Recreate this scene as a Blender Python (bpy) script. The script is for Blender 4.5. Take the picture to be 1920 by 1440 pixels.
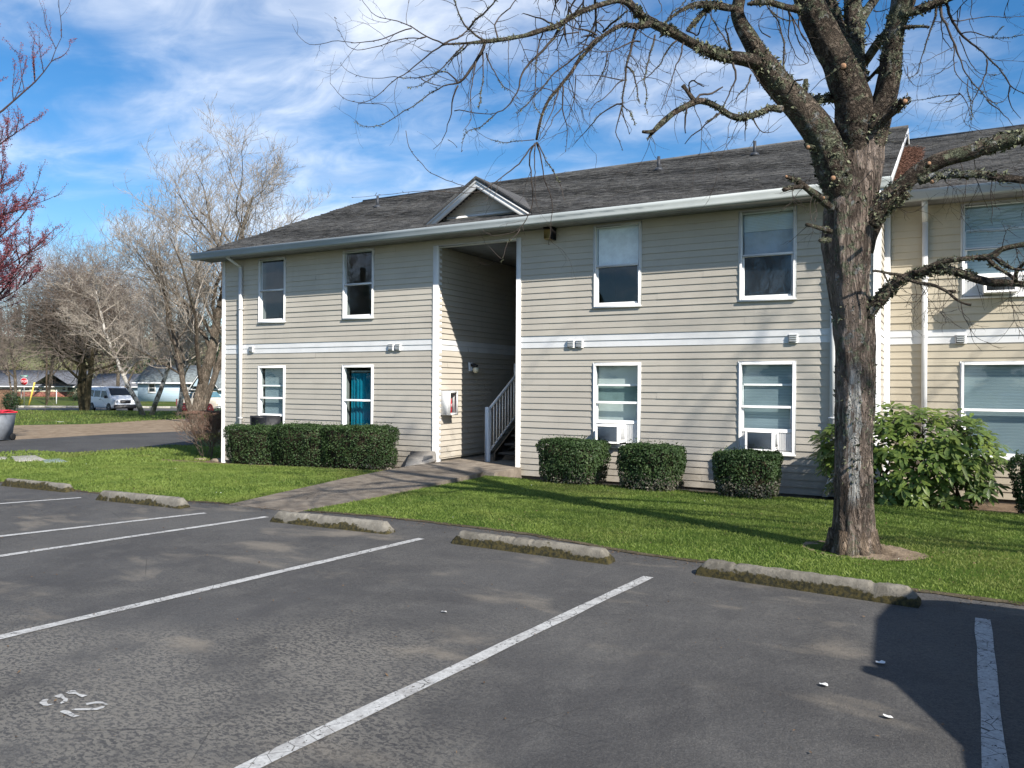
import bpy, math, random
import numpy as np
from mathutils import Matrix, Vector, noise as mnoise
for o in list(bpy.data.objects): bpy.data.objects.remove(o)
SC=bpy.context.scene; COL=SC.collection
random.seed(7); RNG=np.random.default_rng(7)
rad=math.radians
# ---------------------------------------------------------------- camera
EYE=1.65; FPX=1475.0; ROLL=.0054; YAW=rad(28.8)
cam=bpy.data.cameras.new('camera'); camo=bpy.data.objects.new('camera',cam); COL.objects.link(camo)
cam.sensor_width=36; cam.sensor_fit='HORIZONTAL'; cam.lens=36*FPX/1920; cam.clip_start=.05; cam.clip_end=3000
camo.matrix_world=Matrix.Translation((0,0,EYE))@Matrix.Rotation(YAW,4,'Z')@Matrix.Rotation(rad(90),4,'X')@Matrix.Rotation(ROLL,4,'Z')
SC.camera=camo
# ---------------------------------------------------------------- sun + sky
SUN_EL=rad(36.5); TOSUN=Vector((.894*math.cos(SUN_EL),-.447*math.cos(SUN_EL),math.sin(SUN_EL)))
sl=bpy.data.lights.new('sun','SUN'); sl.energy=5.0; sl.angle=rad(.85); sl.color=(1,.94,.85)
so=bpy.data.objects.new('sun',sl); COL.objects.link(so); so.rotation_euler=TOSUN.to_track_quat('Z','Y').to_euler()
W=bpy.data.worlds.new('World'); SC.world=W; W.use_nodes=True
def world():
    nt=W.node_tree; N=nt.nodes; L=nt.links
    for n in list(N): N.remove(n)
    out=N.new('ShaderNodeOutputWorld'); bg=N.new('ShaderNodeBackground'); bg.inputs[1].default_value=.125
    sky=N.new('ShaderNodeTexSky'); sky.sky_type='NISHITA'; sky.sun_disc=False
    sky.sun_elevation=SUN_EL; sky.sun_rotation=math.atan2(.894,-.447); sky.ozone_density=3.0; sky.dust_density=.3; sky.air_density=1.0; sky.altitude=200
    hs=N.new('ShaderNodeHueSaturation'); hs.inputs['Saturation'].default_value=1.32; hs.inputs['Value'].default_value=.84
    L.new(sky.outputs[0],hs.inputs['Color'])
    tc=N.new('ShaderNodeTexCoord'); sep=N.new('ShaderNodeSeparateXYZ'); L.new(tc.outputs['Generated'],sep.inputs[0])
    def M(op,a,b=None):
        m=N.new('ShaderNodeMath'); m.operation=op
        for i,v in enumerate((a,b)):
            if v is None: continue
            if isinstance(v,(int,float)): m.inputs[i].default_value=v
            else: L.new(v,m.inputs[i])
        return m.outputs[0]
    zz=M('ADD',M('MAXIMUM',sep.outputs[2],0.0),.16)
    cx=M('DIVIDE',sep.outputs[0],zz); cy=M('DIVIDE',sep.outputs[1],zz)
    cmb=N.new('ShaderNodeCombineXYZ'); L.new(cx,cmb.inputs[0]); L.new(cy,cmb.inputs[1])
    def noise(scale,detail,rough,dist,off,sc=(1,1,1),rot=0):
        mp=N.new('ShaderNodeMapping'); mp.inputs['Location'].default_value=off; mp.inputs['Scale'].default_value=sc; mp.inputs['Rotation'].default_value=(0,0,rot)
        L.new(cmb.outputs[0],mp.inputs[0])
        n=N.new('ShaderNodeTexNoise'); n.inputs['Scale'].default_value=scale; n.inputs['Detail'].default_value=detail
        n.inputs['Roughness'].default_value=rough; n.inputs['Distortion'].default_value=dist
        L.new(mp.outputs[0],n.inputs[0]); return n.outputs[0]
    big=noise(.50,3,.5,.2,(5.3,2.2,0))
    mid=noise(1.05,6,.52,.5,(1.7,8.2,0),(1,1.35,1),rad(35))
    fine=noise(3.6,7,.58,.7,(3.1,0.4,0),(1,1.5,1),rad(28))
    s=M('ADD',M('ADD',M('MULTIPLY',big,.65),M('MULTIPLY',mid,.8)),M('MULTIPLY',fine,.22))
    rp=N.new('ShaderNodeMapRange'); rp.interpolation_type='SMOOTHSTEP'; rp.inputs[1].default_value=.75; rp.inputs[2].default_value=1.08; L.new(s,rp.inputs[0])
    # haze veil near the horizon, thicker clouds toward the left of the view
    hz=M('POWER',M('SUBTRACT',1.0,M('MAXIMUM',sep.outputs[2],0.0)),7.0)
    fac=M('MINIMUM',M('ADD',M('MULTIPLY',rp.outputs[0],.80),M('MULTIPLY',hz,.12)),.93)
    mix=N.new('ShaderNodeMix'); mix.data_type='RGBA'
    # cloud colour varies: bright tops and slightly grey bases
    cr=N.new('ShaderNodeMapRange'); cr.inputs[1].default_value=.35; cr.inputs[2].default_value=.65; L.new(fine,cr.inputs[0])
    cm=N.new('ShaderNodeMix'); cm.data_type='RGBA'; L.new(cr.outputs[0],cm.inputs['Factor'])
    cm.inputs['A'].default_value=(3.9,4.5,5.6,1); cm.inputs['B'].default_value=(6.3,6.6,7.1,1)
    L.new(fac,mix.inputs['Factor']); L.new(hs.outputs[0],mix.inputs['A']); L.new(cm.outputs['Result'],mix.inputs['B'])
    L.new(mix.outputs['Result'],bg.inputs[0]); L.new(bg.outputs[0],out.inputs[0])
world()
SC.view_settings.view_transform='Standard'; SC.view_settings.look='None'; SC.view_settings.gamma=1; SC.view_settings.exposure=.58
SC.view_settings.use_curve_mapping=False
SC.render.engine='CYCLES'; SC.cycles.max_bounces=8; SC.cycles.transparent_max_bounces=24
# ---------------------------------------------------------------- layout helpers
sY,cY=math.sin(YAW),math.cos(YAW)
def ray(x,y):
    dx,dy=x-960,y-720; u=(dx+ROLL*dy)/FPX; v=-(dy-ROLL*dx)/FPX
    return Vector((-sY+u*cY,cY+u*sY,v))
CAMP=Vector((0,0,EYE))
def P(x,y,t): return CAMP+ray(x,y)*t                 # at forward depth t
def PY(x,y,Y): r=ray(x,y); return CAMP+r*(Y/r.y)
def PX(x,y,X): r=ray(x,y); return CAMP+r*(X/r.x)
def fr(a,t,z=0): return Vector((-sY*t+cY*a, cY*t+sY*a, z))   # a metres right of the view axis, t metres ahead
def sm(a,b,x):
    t=np.clip((np.asarray(x,float)-a)/(b-a),0,1); return t*t*(3-2*t)
FT=[0,45,57,60.5,62.5,76,76.4,80,88,110,150,250,3000]
FZ=[-.5,-.5,-.52,-.62,-.93,-.93,-.78,-.72,-.56,-.78,-.95,1.0,3.0]
def gz(X,Y):
    X=np.asarray(X,float); Y=np.asarray(Y,float)
    z=-.05*sm(8,12,Y)-.15*sm(12.3,13.2,Y)-.06*sm(8,13,Y)*sm(9,15,-X)
    z=z-np.minimum(.011*np.maximum(0,-9-X),.34)
    t=-sY*X+cY*Y
    w=sm(38,50,t); return z*(1-w)+np.interp(t,FT,FZ)*w
def G(x,y,dz=0.0):
    r=ray(x,y); z=0.0
    for _ in range(40):
        k=(z+dz-EYE)/r.z; p=CAMP+r*k; z=.5*z+.5*float(gz(p.x,p.y))
    return Vector((p.x,p.y,z+dz))
# ---------------------------------------------------------------- mesh helpers
ROOTLOC={}
class MB:
    def __init__(s): s.V=[]; s.F=[]; s.n=0
    def add(s,v,f):
        v=np.asarray(v,float).reshape(-1,3); s.V.append(v)
        if isinstance(f,np.ndarray): s.F.append(f+s.n)
        else:
            d={}
            for q in f: d.setdefault(len(q),[]).append(q)
            for k,qs in d.items(): s.F.append(np.array(qs,int)+s.n)
        s.n+=len(v); return s
    def poly(s,pts): return s.add([tuple(p) for p in pts],[list(range(len(pts)))])
    def box(s,a,b,M=None):
        x0,y0,z0=a; x1,y1,z1=b
        v=np.array([(x0,y0,z0),(x1,y0,z0),(x1,y1,z0),(x0,y1,z0),(x0,y0,z1),(x1,y0,z1),(x1,y1,z1),(x0,y1,z1)],float)
        if M is not None: v=np.array([tuple(M@Vector(p)) for p in v])
        return s.add(v,[(0,3,2,1),(4,5,6,7),(0,1,5,4),(1,2,6,5),(2,3,7,6),(3,0,4,7)])
    def bbox(s,a,b,r=.01,M=None):     # box with chamfered edges
        x0,y0,z0=a; x1,y1,z1=b; r=min(r,(x1-x0)/2.01,(y1-y0)/2.01,(z1-z0)/2.01)
        X=(x0,x1);Y=(y0,y1);Z=(z0,z1); vs=[];ix={}
        for i in (0,1):
            for j in (0,1):
                for k in (0,1):
                    sx=(r,-r)[i];sy=(r,-r)[j];sz=(r,-r)[k]
                    for ax in range(3):
                        p=[X[i]+sx,Y[j]+sy,Z[k]+sz]; p[ax]=(X[i],Y[j],Z[k])[ax]
                        ix[i,j,k,ax]=len(vs); vs.append(p)
        F=[]
        for ax in range(3):
            o=[a for a in range(3) if a!=ax]
            for e in (0,1):
                q=[]
                for (p1,p2) in ((0,0),(1,0),(1,1),(0,1)):
                    c=[0,0,0]; c[ax]=e; c[o[0]]=p1; c[o[1]]=p2; q.append(ix[c[0],c[1],c[2],ax])
                F.append(q)
            for p1 in (0,1):
                for p2 in (0,1):
                    c=[0,0,0]; c[o[0]]=p1;c[o[1]]=p2; d=list(c); d[ax]=1
                    F.append([ix[c[0],c[1],c[2],o[0]],ix[d[0],d[1],d[2],o[0]],ix[d[0],d[1],d[2],o[1]],ix[c[0],c[1],c[2],o[1]]])
        for i in (0,1):
            for j in (0,1):
                for k in (0,1): F.append([ix[i,j,k,0],ix[i,j,k,1],ix[i,j,k,2]])
        v=np.array(vs,float)
        if M is not None: v=np.array([tuple(M@Vector(p)) for p in v])
        return s.add(v,F)
    def tube(s,pts,rs,n=6,cap=True,fn=None):
        p=np.asarray([tuple(q) for q in pts],float); m=len(p)
        rs=np.broadcast_to(np.asarray(rs,float),(m,))
        t=np.gradient(p,axis=0) if m>2 else np.repeat(p[1:2]-p[0:1],2,0)
        t/= np.linalg.norm(t,axis=1)[:,None]+1e-12
        ref=np.array([0,0,1.]) if abs(t[0,2])<.9 else np.array([1.,0,0])
        u=np.cross(t[0],ref); u/=np.linalg.norm(u); U=[u]
        for i in range(1,m):
            u=U[-1]-t[i]*np.dot(U[-1],t[i]); l=np.linalg.norm(u); u=u/l if l>1e-6 else U[-1]; U.append(u)
        U=np.array(U); Vv=np.cross(t,U); a=np.linspace(0,2*math.pi,n,endpoint=False)
        R=rs[:,None]*np.ones((1,n))
        if fn is not None: R=fn(p,a,R)
        ring=p[:,None,:]+R[...,None]*(np.cos(a)[None,:,None]*U[:,None,:]+np.sin(a)[None,:,None]*Vv[:,None,:])
        i=np.arange(m-1)[:,None]*n; j=np.arange(n)[None,:]; k=(j+1)%n
        f=np.stack([i+j,i+k,i+n+k,i+n+j],-1).reshape(-1,4)
        s.add(ring.reshape(-1,3),f)
        if cap and n>3: s.F.append(np.array([[s.n-m*n+q for q in range(n)][::-1]])); s.F.append(np.array([[s.n-n+q for q in range(n)]]))
        return s
    def prism(s,prof,x0,x1,ax='x'):   # profile [(a,b)] swept along an axis
        n=len(prof); 
        def mk(x): return [{'x':(x,a,b),'y':(a,x,b),'z':(a,b,x)}[ax] for a,b in prof]
        return s.add(mk(x0)+mk(x1),[list(range(n))[::-1],[n+i for i in range(n)]]+[[i,(i+1)%n,n+(i+1)%n,n+i] for i in range(n)])
    def lathe(s,prof,n=16,c=(0,0,0),M=None):
        a=np.linspace(0,2*math.pi,n,endpoint=False); V=[]
        for r,z in prof:
            for t in a: V.append((r*math.cos(t),r*math.sin(t),z))
        if M is not None: V=[tuple(M@Vector(v)) for v in V]
        V=np.array(V)+np.array(c); m=len(prof)
        F=[[i*n+j,i*n+(j+1)%n,(i+1)*n+(j+1)%n,(i+1)*n+j] for i in range(m-1) for j in range(n)]
        return s.add(V,F+[list(range(n))[::-1],[(m-1)*n+j for j in range(n)]])
    def build(s,name,mat,parent=None,local=False,smooth=False,origin=None,autosm=None):
        me=bpy.data.meshes.new(name); V=np.concatenate(s.V) if s.V else np.zeros((0,3))
        off=np.zeros(3)
        if parent is not None and not local: off=np.array(ROOTLOC.get(parent.name,(0,0,0)))
        if parent is None and origin is not None: off=np.array(tuple(origin))
        V=V-off
        me.vertices.add(len(V)); me.vertices.foreach_set('co',V.ravel().astype(np.float32))
        sizes=np.concatenate([np.full(len(f),f.shape[1]) for f in s.F]); idx=np.concatenate([f.ravel() for f in s.F])
        me.loops.add(len(idx)); me.loops.foreach_set('vertex_index',idx.astype(np.int32))
        me.polygons.add(len(sizes)); st=np.concatenate([[0],np.cumsum(sizes)[:-1]])
        me.polygons.foreach_set('loop_start',st.astype(np.int32)); me.polygons.foreach_set('loop_total',sizes.astype(np.int32))
        if smooth: me.polygons.foreach_set('use_smooth',np.ones(len(sizes),bool))
        me.update(calc_edges=True); me.validate(verbose=False)
        if mat: me.materials.append(mat)
        o=bpy.data.objects.new(name,me); COL.objects.link(o)
        if parent is not None: o.parent=parent; ROOTLOC[o.name]=ROOTLOC.get(parent.name,(0,0,0))
        elif origin is not None: o.location=origin; ROOTLOC[o.name]=tuple(origin)
        return o
def thing(name,label,cat,loc=(0,0,0),rz=0,group=None):
    o=bpy.data.objects.new(name,None); COL.objects.link(o); o.location=loc; o.rotation_euler=(0,0,rz); o.empty_display_size=.2
    ROOTLOC[o.name]=tuple(loc); o['label']=label; o['category']=cat
    if group: o['group']=group
    return o
def tag(o,label,cat,group=None):
    o['label']=label; o['category']=cat
    if group: o['group']=group
    return o
def struct(o,kind='structure'): o['kind']=kind; return o
# ---------------------------------------------------------------- materials
def lin(c): return tuple((x/12.92 if x<=.04045 else ((x+.055)/1.055)**2.4) for x in c)
class NT:
    def __init__(s,name):
        s.m=bpy.data.materials.new(name); s.m.use_nodes=True; s.nt=s.m.node_tree; s.N=s.nt.nodes; s.L=s.nt.links
        s.b=s.N['Principled BSDF']; s.out=s.N['Material Output']; s.tc=s.N.new('ShaderNodeTexCoord'); s.co=s.tc.outputs['Object']
    def set(s,sock,v):
        if isinstance(v,bpy.types.NodeSocket): s.L.new(v,sock)
        elif isinstance(v,(tuple,list)): sock.default_value=tuple(v)+((1,) if len(v)==3 and len(sock.default_value)==4 else ())
        else: sock.default_value=v
    def mapping(s,scale=(1,1,1),loc=(0,0,0),rot=(0,0,0),src=None):
        m=s.N.new('ShaderNodeMapping'); m.inputs['Scale'].default_value=scale; m.inputs['Location'].default_value=loc; m.inputs['Rotation'].default_value=rot
        s.L.new(src or s.co,m.inputs[0]); return m.outputs[0]
    def noise(s,scale,detail=4,rough=.5,dist=0,src=None,col=False):
        n=s.N.new('ShaderNodeTexNoise'); n.inputs['Scale'].default_value=scale; n.inputs['Detail'].default_value=detail
        n.inputs['Roughness'].default_value=rough; n.inputs['Distortion'].default_value=dist
        s.L.new(src or s.co,n.inputs[0]); return n.outputs[1 if col else 0]
    def vor(s,scale,feat='F1',src=None,out=0,rnd=1):
        n=s.N.new('ShaderNodeTexVoronoi'); n.feature=feat; n.inputs['Scale'].default_value=scale; n.inputs['Randomness'].default_value=rnd
        s.L.new(src or s.co,n.inputs[0]); return n.outputs[out]
    def rng(s,v,a,b,c=0,d=1,smooth=True):
        n=s.N.new('ShaderNodeMapRange'); n.interpolation_type='SMOOTHSTEP' if smooth else 'LINEAR'
        n.inputs[1].default_value=a;n.inputs[2].default_value=b;n.inputs[3].default_value=c;n.inputs[4].default_value=d
        s.L.new(v,n.inputs[0]); return n.outputs[0]
    def math(s,op,a,b=0,c=None):
        n=s.N.new('ShaderNodeMath'); n.operation=op; s.set(n.inputs[0],a); s.set(n.inputs[1],b)
        if c is not None: s.set(n.inputs[2],c)
        return n.outputs[0]
    def mix(s,f,a,b,mode='MIX'):
        n=s.N.new('ShaderNodeMix'); n.data_type='RGBA'; n.blend_type=mode; s.set(n.inputs['Factor'],f); s.set(n.inputs['A'],a); s.set(n.inputs['B'],b); return n.outputs['Result']
    def sep(s,src=None):
        n=s.N.new('ShaderNodeSeparateXYZ'); s.L.new(src or s.co,n.inputs[0]); return n.outputs
    def comb(s,x=0,y=0,z=0):
        n=s.N.new('ShaderNodeCombineXYZ')
        for i,v in enumerate((x,y,z)): s.set(n.inputs[i],v)
        return n.outputs[0]
    def bump(s,h,strength=.3,dist=.01):
        n=s.N.new('ShaderNodeBump'); n.inputs['Strength'].default_value=strength; n.inputs['Distance'].default_value=dist
        s.L.new(h,n.inputs['Height']); s.L.new(n.outputs[0],s.b.inputs['Normal']); return n
    def done(s,col,rough=.7,spec=.3,metal=0):
        s.set(s.b.inputs['Base Color'],col); s.set(s.b.inputs['Roughness'],rough); s.b.inputs['Specular IOR Level'].default_value=spec; s.b.inputs['Metallic'].default_value=metal
        return s.m
MC={}
def flat(name,col,rough=.6,spec=.3,metal=0,var=.12,scale=6,bump=0):
    if name in MC: return MC[name]
    n=NT(name); f=n.rng(n.noise(scale,5,.6),.3,.7)
    c=n.mix(f,tuple(x*(1-var) for x in col),tuple(min(1,x*(1+var)) for x in col))
    if bump: n.bump(n.noise(scale*6,3,.6),bump,.004)
    MC[name]=n.done(c,rough,spec,metal); return MC[name]
# ---------------------------------------------------------------- ground lattice and conforming sheets
XS=np.concatenate([[-1400,-700,-400,-260],np.arange(-200,-110,10),np.arange(-110,-30,1.25),np.arange(-30,8,.5),np.arange(8,40,2),[40,60,100,200,500,1400]])
YS=np.concatenate([[-900,-400,-200,-100,-50,-30,-20],np.arange(-12,4,1),np.arange(4,18,.4),np.arange(18,90,1.25),np.arange(90,200,8),[200,260,350,500,900,1600]])
def base_ground():
    Xg,Yg=np.meshgrid(XS,YS,indexing='ij'); Z=gz(Xg,Yg); nx,ny=Xg.shape
    V=np.stack([Xg,Yg,Z],-1).reshape(-1,3)
    i=(np.arange(nx-1)[:,None]*ny+np.arange(ny-1)[None,:]).ravel()
    F=np.concatenate([np.stack([i,i+ny,i+ny+1],1),np.stack([i,i+ny+1,i+1],1)])
    m=MB(); m.add(V,F); return m
def clip_tri(tri,poly):
    out=tri; n=len(poly)
    for k in range(n):
        ax,ay=poly[k]; bx,by=poly[(k+1)%n]; ex,ey=bx-ax,by-ay
        def side(p): return ex*(p[1]-ay)-ey*(p[0]-ax)
        res=[]
        for q in range(len(out)):
            a=out[q]; b=out[(q+1)%len(out)]; sa=side(a); sb=side(b)
            if sa>=0: res.append(a)
            if (sa>0 and sb<0) or (sa<0 and sb>0):
                t=sa/(sa-sb); res.append(tuple(a[i]+(b[i]-a[i])*t for i in range(3)))
        out=res
        if len(out)<3: return []
    return out
def sheet(mb,poly,dz):
    """lay a convex polygon on the terrain, dz above it"""
    poly=[(p[0],p[1]) for p in poly]
    A=sum(poly[i][0]*poly[(i+1)%len(poly)][1]-poly[(i+1)%len(poly)][0]*poly[i][1] for i in range(len(poly)))
    if A<0: poly=poly[::-1]
    px=[p[0] for p in poly]; py=[p[1] for p in poly]
    i0=max(0,np.searchsorted(XS,min(px))-1); i1=min(len(XS)-1,np.searchsorted(XS,max(px)))
    j0=max(0,np.searchsorted(YS,min(py))-1); j1=min(len(YS)-1,np.searchsorted(YS,max(py)))
    Z=gz(*np.meshgrid(XS[i0:i1+1],YS[j0:j1+1],indexing='ij'))
    for i in range(i0,i1):
        for j in range(j0,j1):
            c=[(XS[a],YS[b],Z[a-i0,b-j0]+dz) for a,b in ((i,j),(i+1,j),(i+1,j+1),(i,j+1))]
            for tri in ((c[0],c[1],c[2]),(c[0],c[2],c[3])):
                r=clip_tri(list(tri),poly)
                if r: mb.poly(r)
    return mb
# ---------------------------------------------------------------- ground materials
def m_asphalt(name,tone=1.0,stains=True):
    n=NT(name); big=n.rng(n.noise(.55,5,.6,.4),.35,.65); med=n.noise(3.2,5,.6,.3); 
    base=n.mix(big,(.070*tone,.068*tone,.067*tone),(.106*tone,.103*tone,.099*tone))
    base=n.mix(n.math('MULTIPLY',n.rng(med,.45,.7),.45),base,(.145*tone,.140*tone,.131*tone))
    spk=n.noise(95,3,.7); base=n.mix(n.rng(spk,.42,.62,0,.8),n.mix(1.0,base,(.62,.62,.63),'MULTIPLY'),base)
    spk2=n.noise(240,2,.5); base=n.mix(n.rng(spk2,.62,.76,0,.5),base,(.34,.33,.32))
    if stains:
        st=n.mapping((1,1.25,1),(3.3,1.2,0))
        zone=n.math('MULTIPLY',n.rng(n.noise(.42,3,.5,.2,src=n.mapping((1,1,1),(5.15,9.4,2))),.36,.56),n.rng(n.noise(1.7,4,.6),.26,.56))
        flake=n.rng(n.noise(31,5,.68,.5,src=n.mapping((1,1.7,1),rot=(0,0,.45))),.47,.51)
        xx,yy,_=n.sep()[:3]
        d1=n.math('SQRT',n.math('ADD',n.math('POWER',n.math('MULTIPLY',n.math('ADD',xx,3.2),.75),2),n.math('POWER',n.math('SUBTRACT',yy,2.7),2)))
        reg=n.rng(n.math('ADD',d1,n.math('MULTIPLY',n.noise(1.3,4,.6,src=n.mapping(loc=(8,2,1))),1.6)),1.9,3.6,1,.22)
        fz=n.math('MULTIPLY',n.math('MULTIPLY',zone,reg),flake)
        base=n.mix(n.math('MULTIPLY',fz,.75),base,(.195,.182,.158))
        soft=n.math('MULTIPLY',n.rng(n.noise(1.1,4,.55,.3,src=n.mapping((.8,1.5,1),(1.5,-.7,5))),.56,.74),.45)
        base=n.mix(soft,base,(.29,.25,.195))
        # dark tyre / sealer streaks along the bays
        dk=n.rng(n.noise(1.4,3,.5,.2,src=n.mapping((1.6,.35,1),(0,0,9),(0,0,-.25))),.60,.72)
        base=n.mix(n.math('MULTIPLY',dk,.42),base,(.048,.047,.049))
        cr=n.vor(1.05,'DISTANCE_TO_EDGE',src=n.mapping((1,1,1),(.3,.2,0)))
        wob=n.rng(n.noise(.7,2,.5),.56,.66)
        base=n.mix(n.math('MULTIPLY',n.rng(cr,.0,.006,.55,0),wob),base,(.02,.02,.02))
    h=n.math('ADD',n.math('MULTIPLY',n.noise(120,3,.7),1.0),n.math('MULTIPLY',n.noise(22,4,.6),1.3))
    n.bump(h,.8,.009)
    return n.done(base,n.rng(med,.3,.7,.82,.95),.35)
def m_paint():
    n=NT('line paint'); w=n.noise(38,5,.75,.3); w2=n.noise(4,3,.6)
    col=n.mix(n.rng(n.noise(60,3,.6),.3,.7),(.36,.36,.35),(.50,.50,.485))
    col=n.mix(n.rng(n.noise(7,4,.6),.42,.72,0,.6),col,(.22,.21,.20))
    m=n.done(col,.8,.2); n.bump(n.noise(120,3,.7),.5,.005)
    hole=n.rng(n.math('ADD',w,n.math('MULTIPLY',n.math('SUBTRACT',w2,.5),.25)),.585,.635,1,0)
    cr=n.rng(n.vor(9,'DISTANCE_TO_EDGE',src=n.mapping((1,1,1),(0,0,0))),.004,.02,0,1)
    n.set(n.b.inputs['Alpha'],n.math('MULTIPLY',hole,n.math('MAXIMUM',cr,n.rng(n.noise(1.1,2,.5),.46,.52,1,0))))
    return m
def m_soil(name='bare soil',a=(.09,.062,.042),b=(.20,.145,.10)):
    n=NT(name); c=n.mix(n.rng(n.noise(3,6,.65),.3,.7),a,b); c=n.mix(n.rng(n.noise(40,4,.7),.5,.7,0,.5),c,tuple(x*1.5 for x in b)); n.bump(n.noise(30,5,.7),.8,.02); return n.done(c,.95,.1)
def m_ground():
    n=NT('rough grass'); c=n.mix(n.rng(n.noise(.5,6,.65),.35,.65),(.045,.085,.014),(.10,.115,.030))
    c=n.mix(n.rng(n.noise(2.6,5,.7),.5,.72,0,.7),c,(.13,.105,.055)); n.bump(n.noise(14,5,.7),.8,.04); return n.done(c,.95,.1)
def m_lawn():
    n=NT('lawn turf'); c=n.mix(n.rng(n.noise(.9,5,.6),.35,.65),(.040,.085,.010),(.085,.135,.020)); c=n.mix(n.rng(n.noise(30,4,.7),.5,.7),c,(.035,.05,.012)); n.bump(n.noise(60,4,.7),.9,.02); return n.done(c,.95,.1)
def m_blade(name='grass blades',dark=1.0):
    n=NT(name)
    c=n.mix(n.rng(n.noise(1.3,5,.65,.4),.36,.64),(.125*dark,.190*dark,.036),(.212*dark,.280*dark,.060))
    c=n.mix(n.rng(n.noise(55,3,.7),.45,.75,0,.8),c,(.25*dark,.32*dark,.085))
    c=n.mix(n.rng(n.noise(90,2,.6,src=n.mapping(loc=(4,4,4))),.62,.72,0,.55),c,(.30,.27,.12))
    c=n.mix(n.rng(n.noise(.45,3,.5,src=n.mapping(loc=(7,1,0))),.50,.70,0,.5),c,(.22,.215,.07)); c=n.mix(n.rng(n.noise(2.7,4,.6,.3,src=n.mapping(loc=(3,9,0))),.58,.70,0,.55),c,(.055,.10,.022))
    m=n.done(c,.55,.25); n.b.inputs['Subsurface Weight'].default_value=0
    tr=n.N.new('ShaderNodeBsdfTranslucent'); n.set(tr.inputs[0],c); mx=n.N.new('ShaderNodeMixShader'); mx.inputs[0].default_value=.35
    n.L.new(n.b.outputs[0],mx.inputs[1]); n.L.new(tr.outputs[0],mx.inputs[2]); n.L.new(mx.outputs[0],n.out.inputs[0]); return m
def m_concrete(name,a,b,moss=0,scale=4,mossz=(.02,.10)):
    n=NT(name); c=n.mix(n.rng(n.noise(scale,6,.65),.3,.7),a,b)
    c=n.mix(n.rng(n.noise(70,3,.7),.52,.7,0,.5),c,tuple(x*.55 for x in a))
    c=n.mix(n.rng(n.noise(1.3,4,.6,.5),.52,.68,0,.55),c,tuple(x*.5 for x in a))
    if moss:
        z=n.sep()[2]; k=n.math('ADD',n.math('ADD',n.math('MULTIPLY',n.noise(9,5,.7),.75),n.math('MULTIPLY',n.math('SUBTRACT',n.noise(3.1,3,.5,src=n.mapping(loc=(2,3,1))),.22),.45)),n.rng(z,mossz[0],mossz[1],(.14 if moss<.9 else .30),(-.16 if moss<.9 else -.10),False))
        c=n.mix(n.rng(k,.47,.56,0,.92),c,n.mix(n.rng(n.noise(30,3,.6),.35,.65),(.014,.015,.007),(.070,.056,.016)))
    n.bump(n.noise(35,6,.75),.8,.012); return n.done(c,.92,.15)
M_ASPH=m_asphalt('parking asphalt'); M_ASPH2=m_asphalt('driveway asphalt',.85,False); M_STREET=m_asphalt('street asphalt',1.25,False)
M_PAINT=m_paint(); M_SOIL=m_soil(); M_GRAVEL=m_soil('dirt verge',(.17,.125,.085),(.30,.235,.165)); M_GROUND=m_ground(); M_LAWN=m_lawn(); M_BLADE=m_blade()
M_PATH=m_concrete('walkway concrete',(.15,.125,.10),(.25,.215,.175)); M_CURB=m_concrete('kerb concrete',(.30,.28,.25),(.45,.43,.39))
M_STOP=m_concrete('weathered wheel stop concrete',(.145,.133,.11),(.265,.243,.20),1.0,9); M_STOPC=m_concrete('cleaner wheel stop concrete',(.165,.152,.128),(.28,.26,.22),.30,9)
g=base_ground().build('ground',M_GROUND,smooth=True); struct(g)
# layout lines (measured on the ground)
LOTY=7.30                        # back edge of the parking asphalt
GE=[G(*p) for p in ((0,905),(180,925),(335,940),(430,945),(560,958),(700,968),(850,985),(1000,1004),(1200,1040),(1400,1066),(1650,1100),(1920,1135))]
NE=[G(*p) for p in ((0,862),(100,853),(200,846),(300,840),(372,832))]       # near edge of the driveway
FE=[G(*p) for p in ((0,826),(100,821),(200,815),(300,811),(360,808))]       # far edge of the driveway
m=MB()
lotx=[(-60,7.6)]+[(p.x,p.y) for p in GE]+[(8,7.05),(20,7.0)]
for a,b in zip(lotx[:-1],lotx[1:]): sheet(m,[(a[0],-14),(b[0],-14),b,a],.004)
struct(m.build('parking_lot',M_ASPH,smooth=True))
m=MB()
d0=NE[0]-(NE[-1]-NE[0]).normalized()*16; d1=FE[0]-(FE[-1]-FE[0]).normalized()*20
nn=[d0]+NE+[NE[-1]+(NE[-1]-NE[-2]).normalized()*18]; ff=[d1]+FE+[FE[-1]+(FE[-1]-FE[-2]).normalized()*18]
for i in range(len(nn)-1): sheet(m,[nn[i],nn[i+1],ff[i+1],ff[i]],.008)
sheet(m,[(d0.x,d0.y),(d1.x,d1.y),(-58,7.6),(-26,7.6)],.0084)
struct(m.build('driveway',M_ASPH2,smooth=True))
m=MB(); DE=[G(*p) for p in ((-60,800),(60,797),(180,795),(260,789),(330,786),(420,783))]
fe2=[d1]+FE[::1]+[FE[-1]+(FE[-1]-FE[-2]).normalized()*7]
de2=[DE[0]-Vector((8,2,0))]+DE
for i in range(len(fe2)-1):
    k=min(i,len(de2)-2); sheet(m,[fe2[i],fe2[i+1],de2[k+1],de2[k]],.006)
struct(m.build('dirt_verge',M_GRAVEL,smooth=True))
m=MB(); sheet(m,[fr(-130,63),fr(60,63),fr(60,75.9),fr(-130,75.9)],.02); struct(m.build('street',M_STREET,smooth=True))
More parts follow.
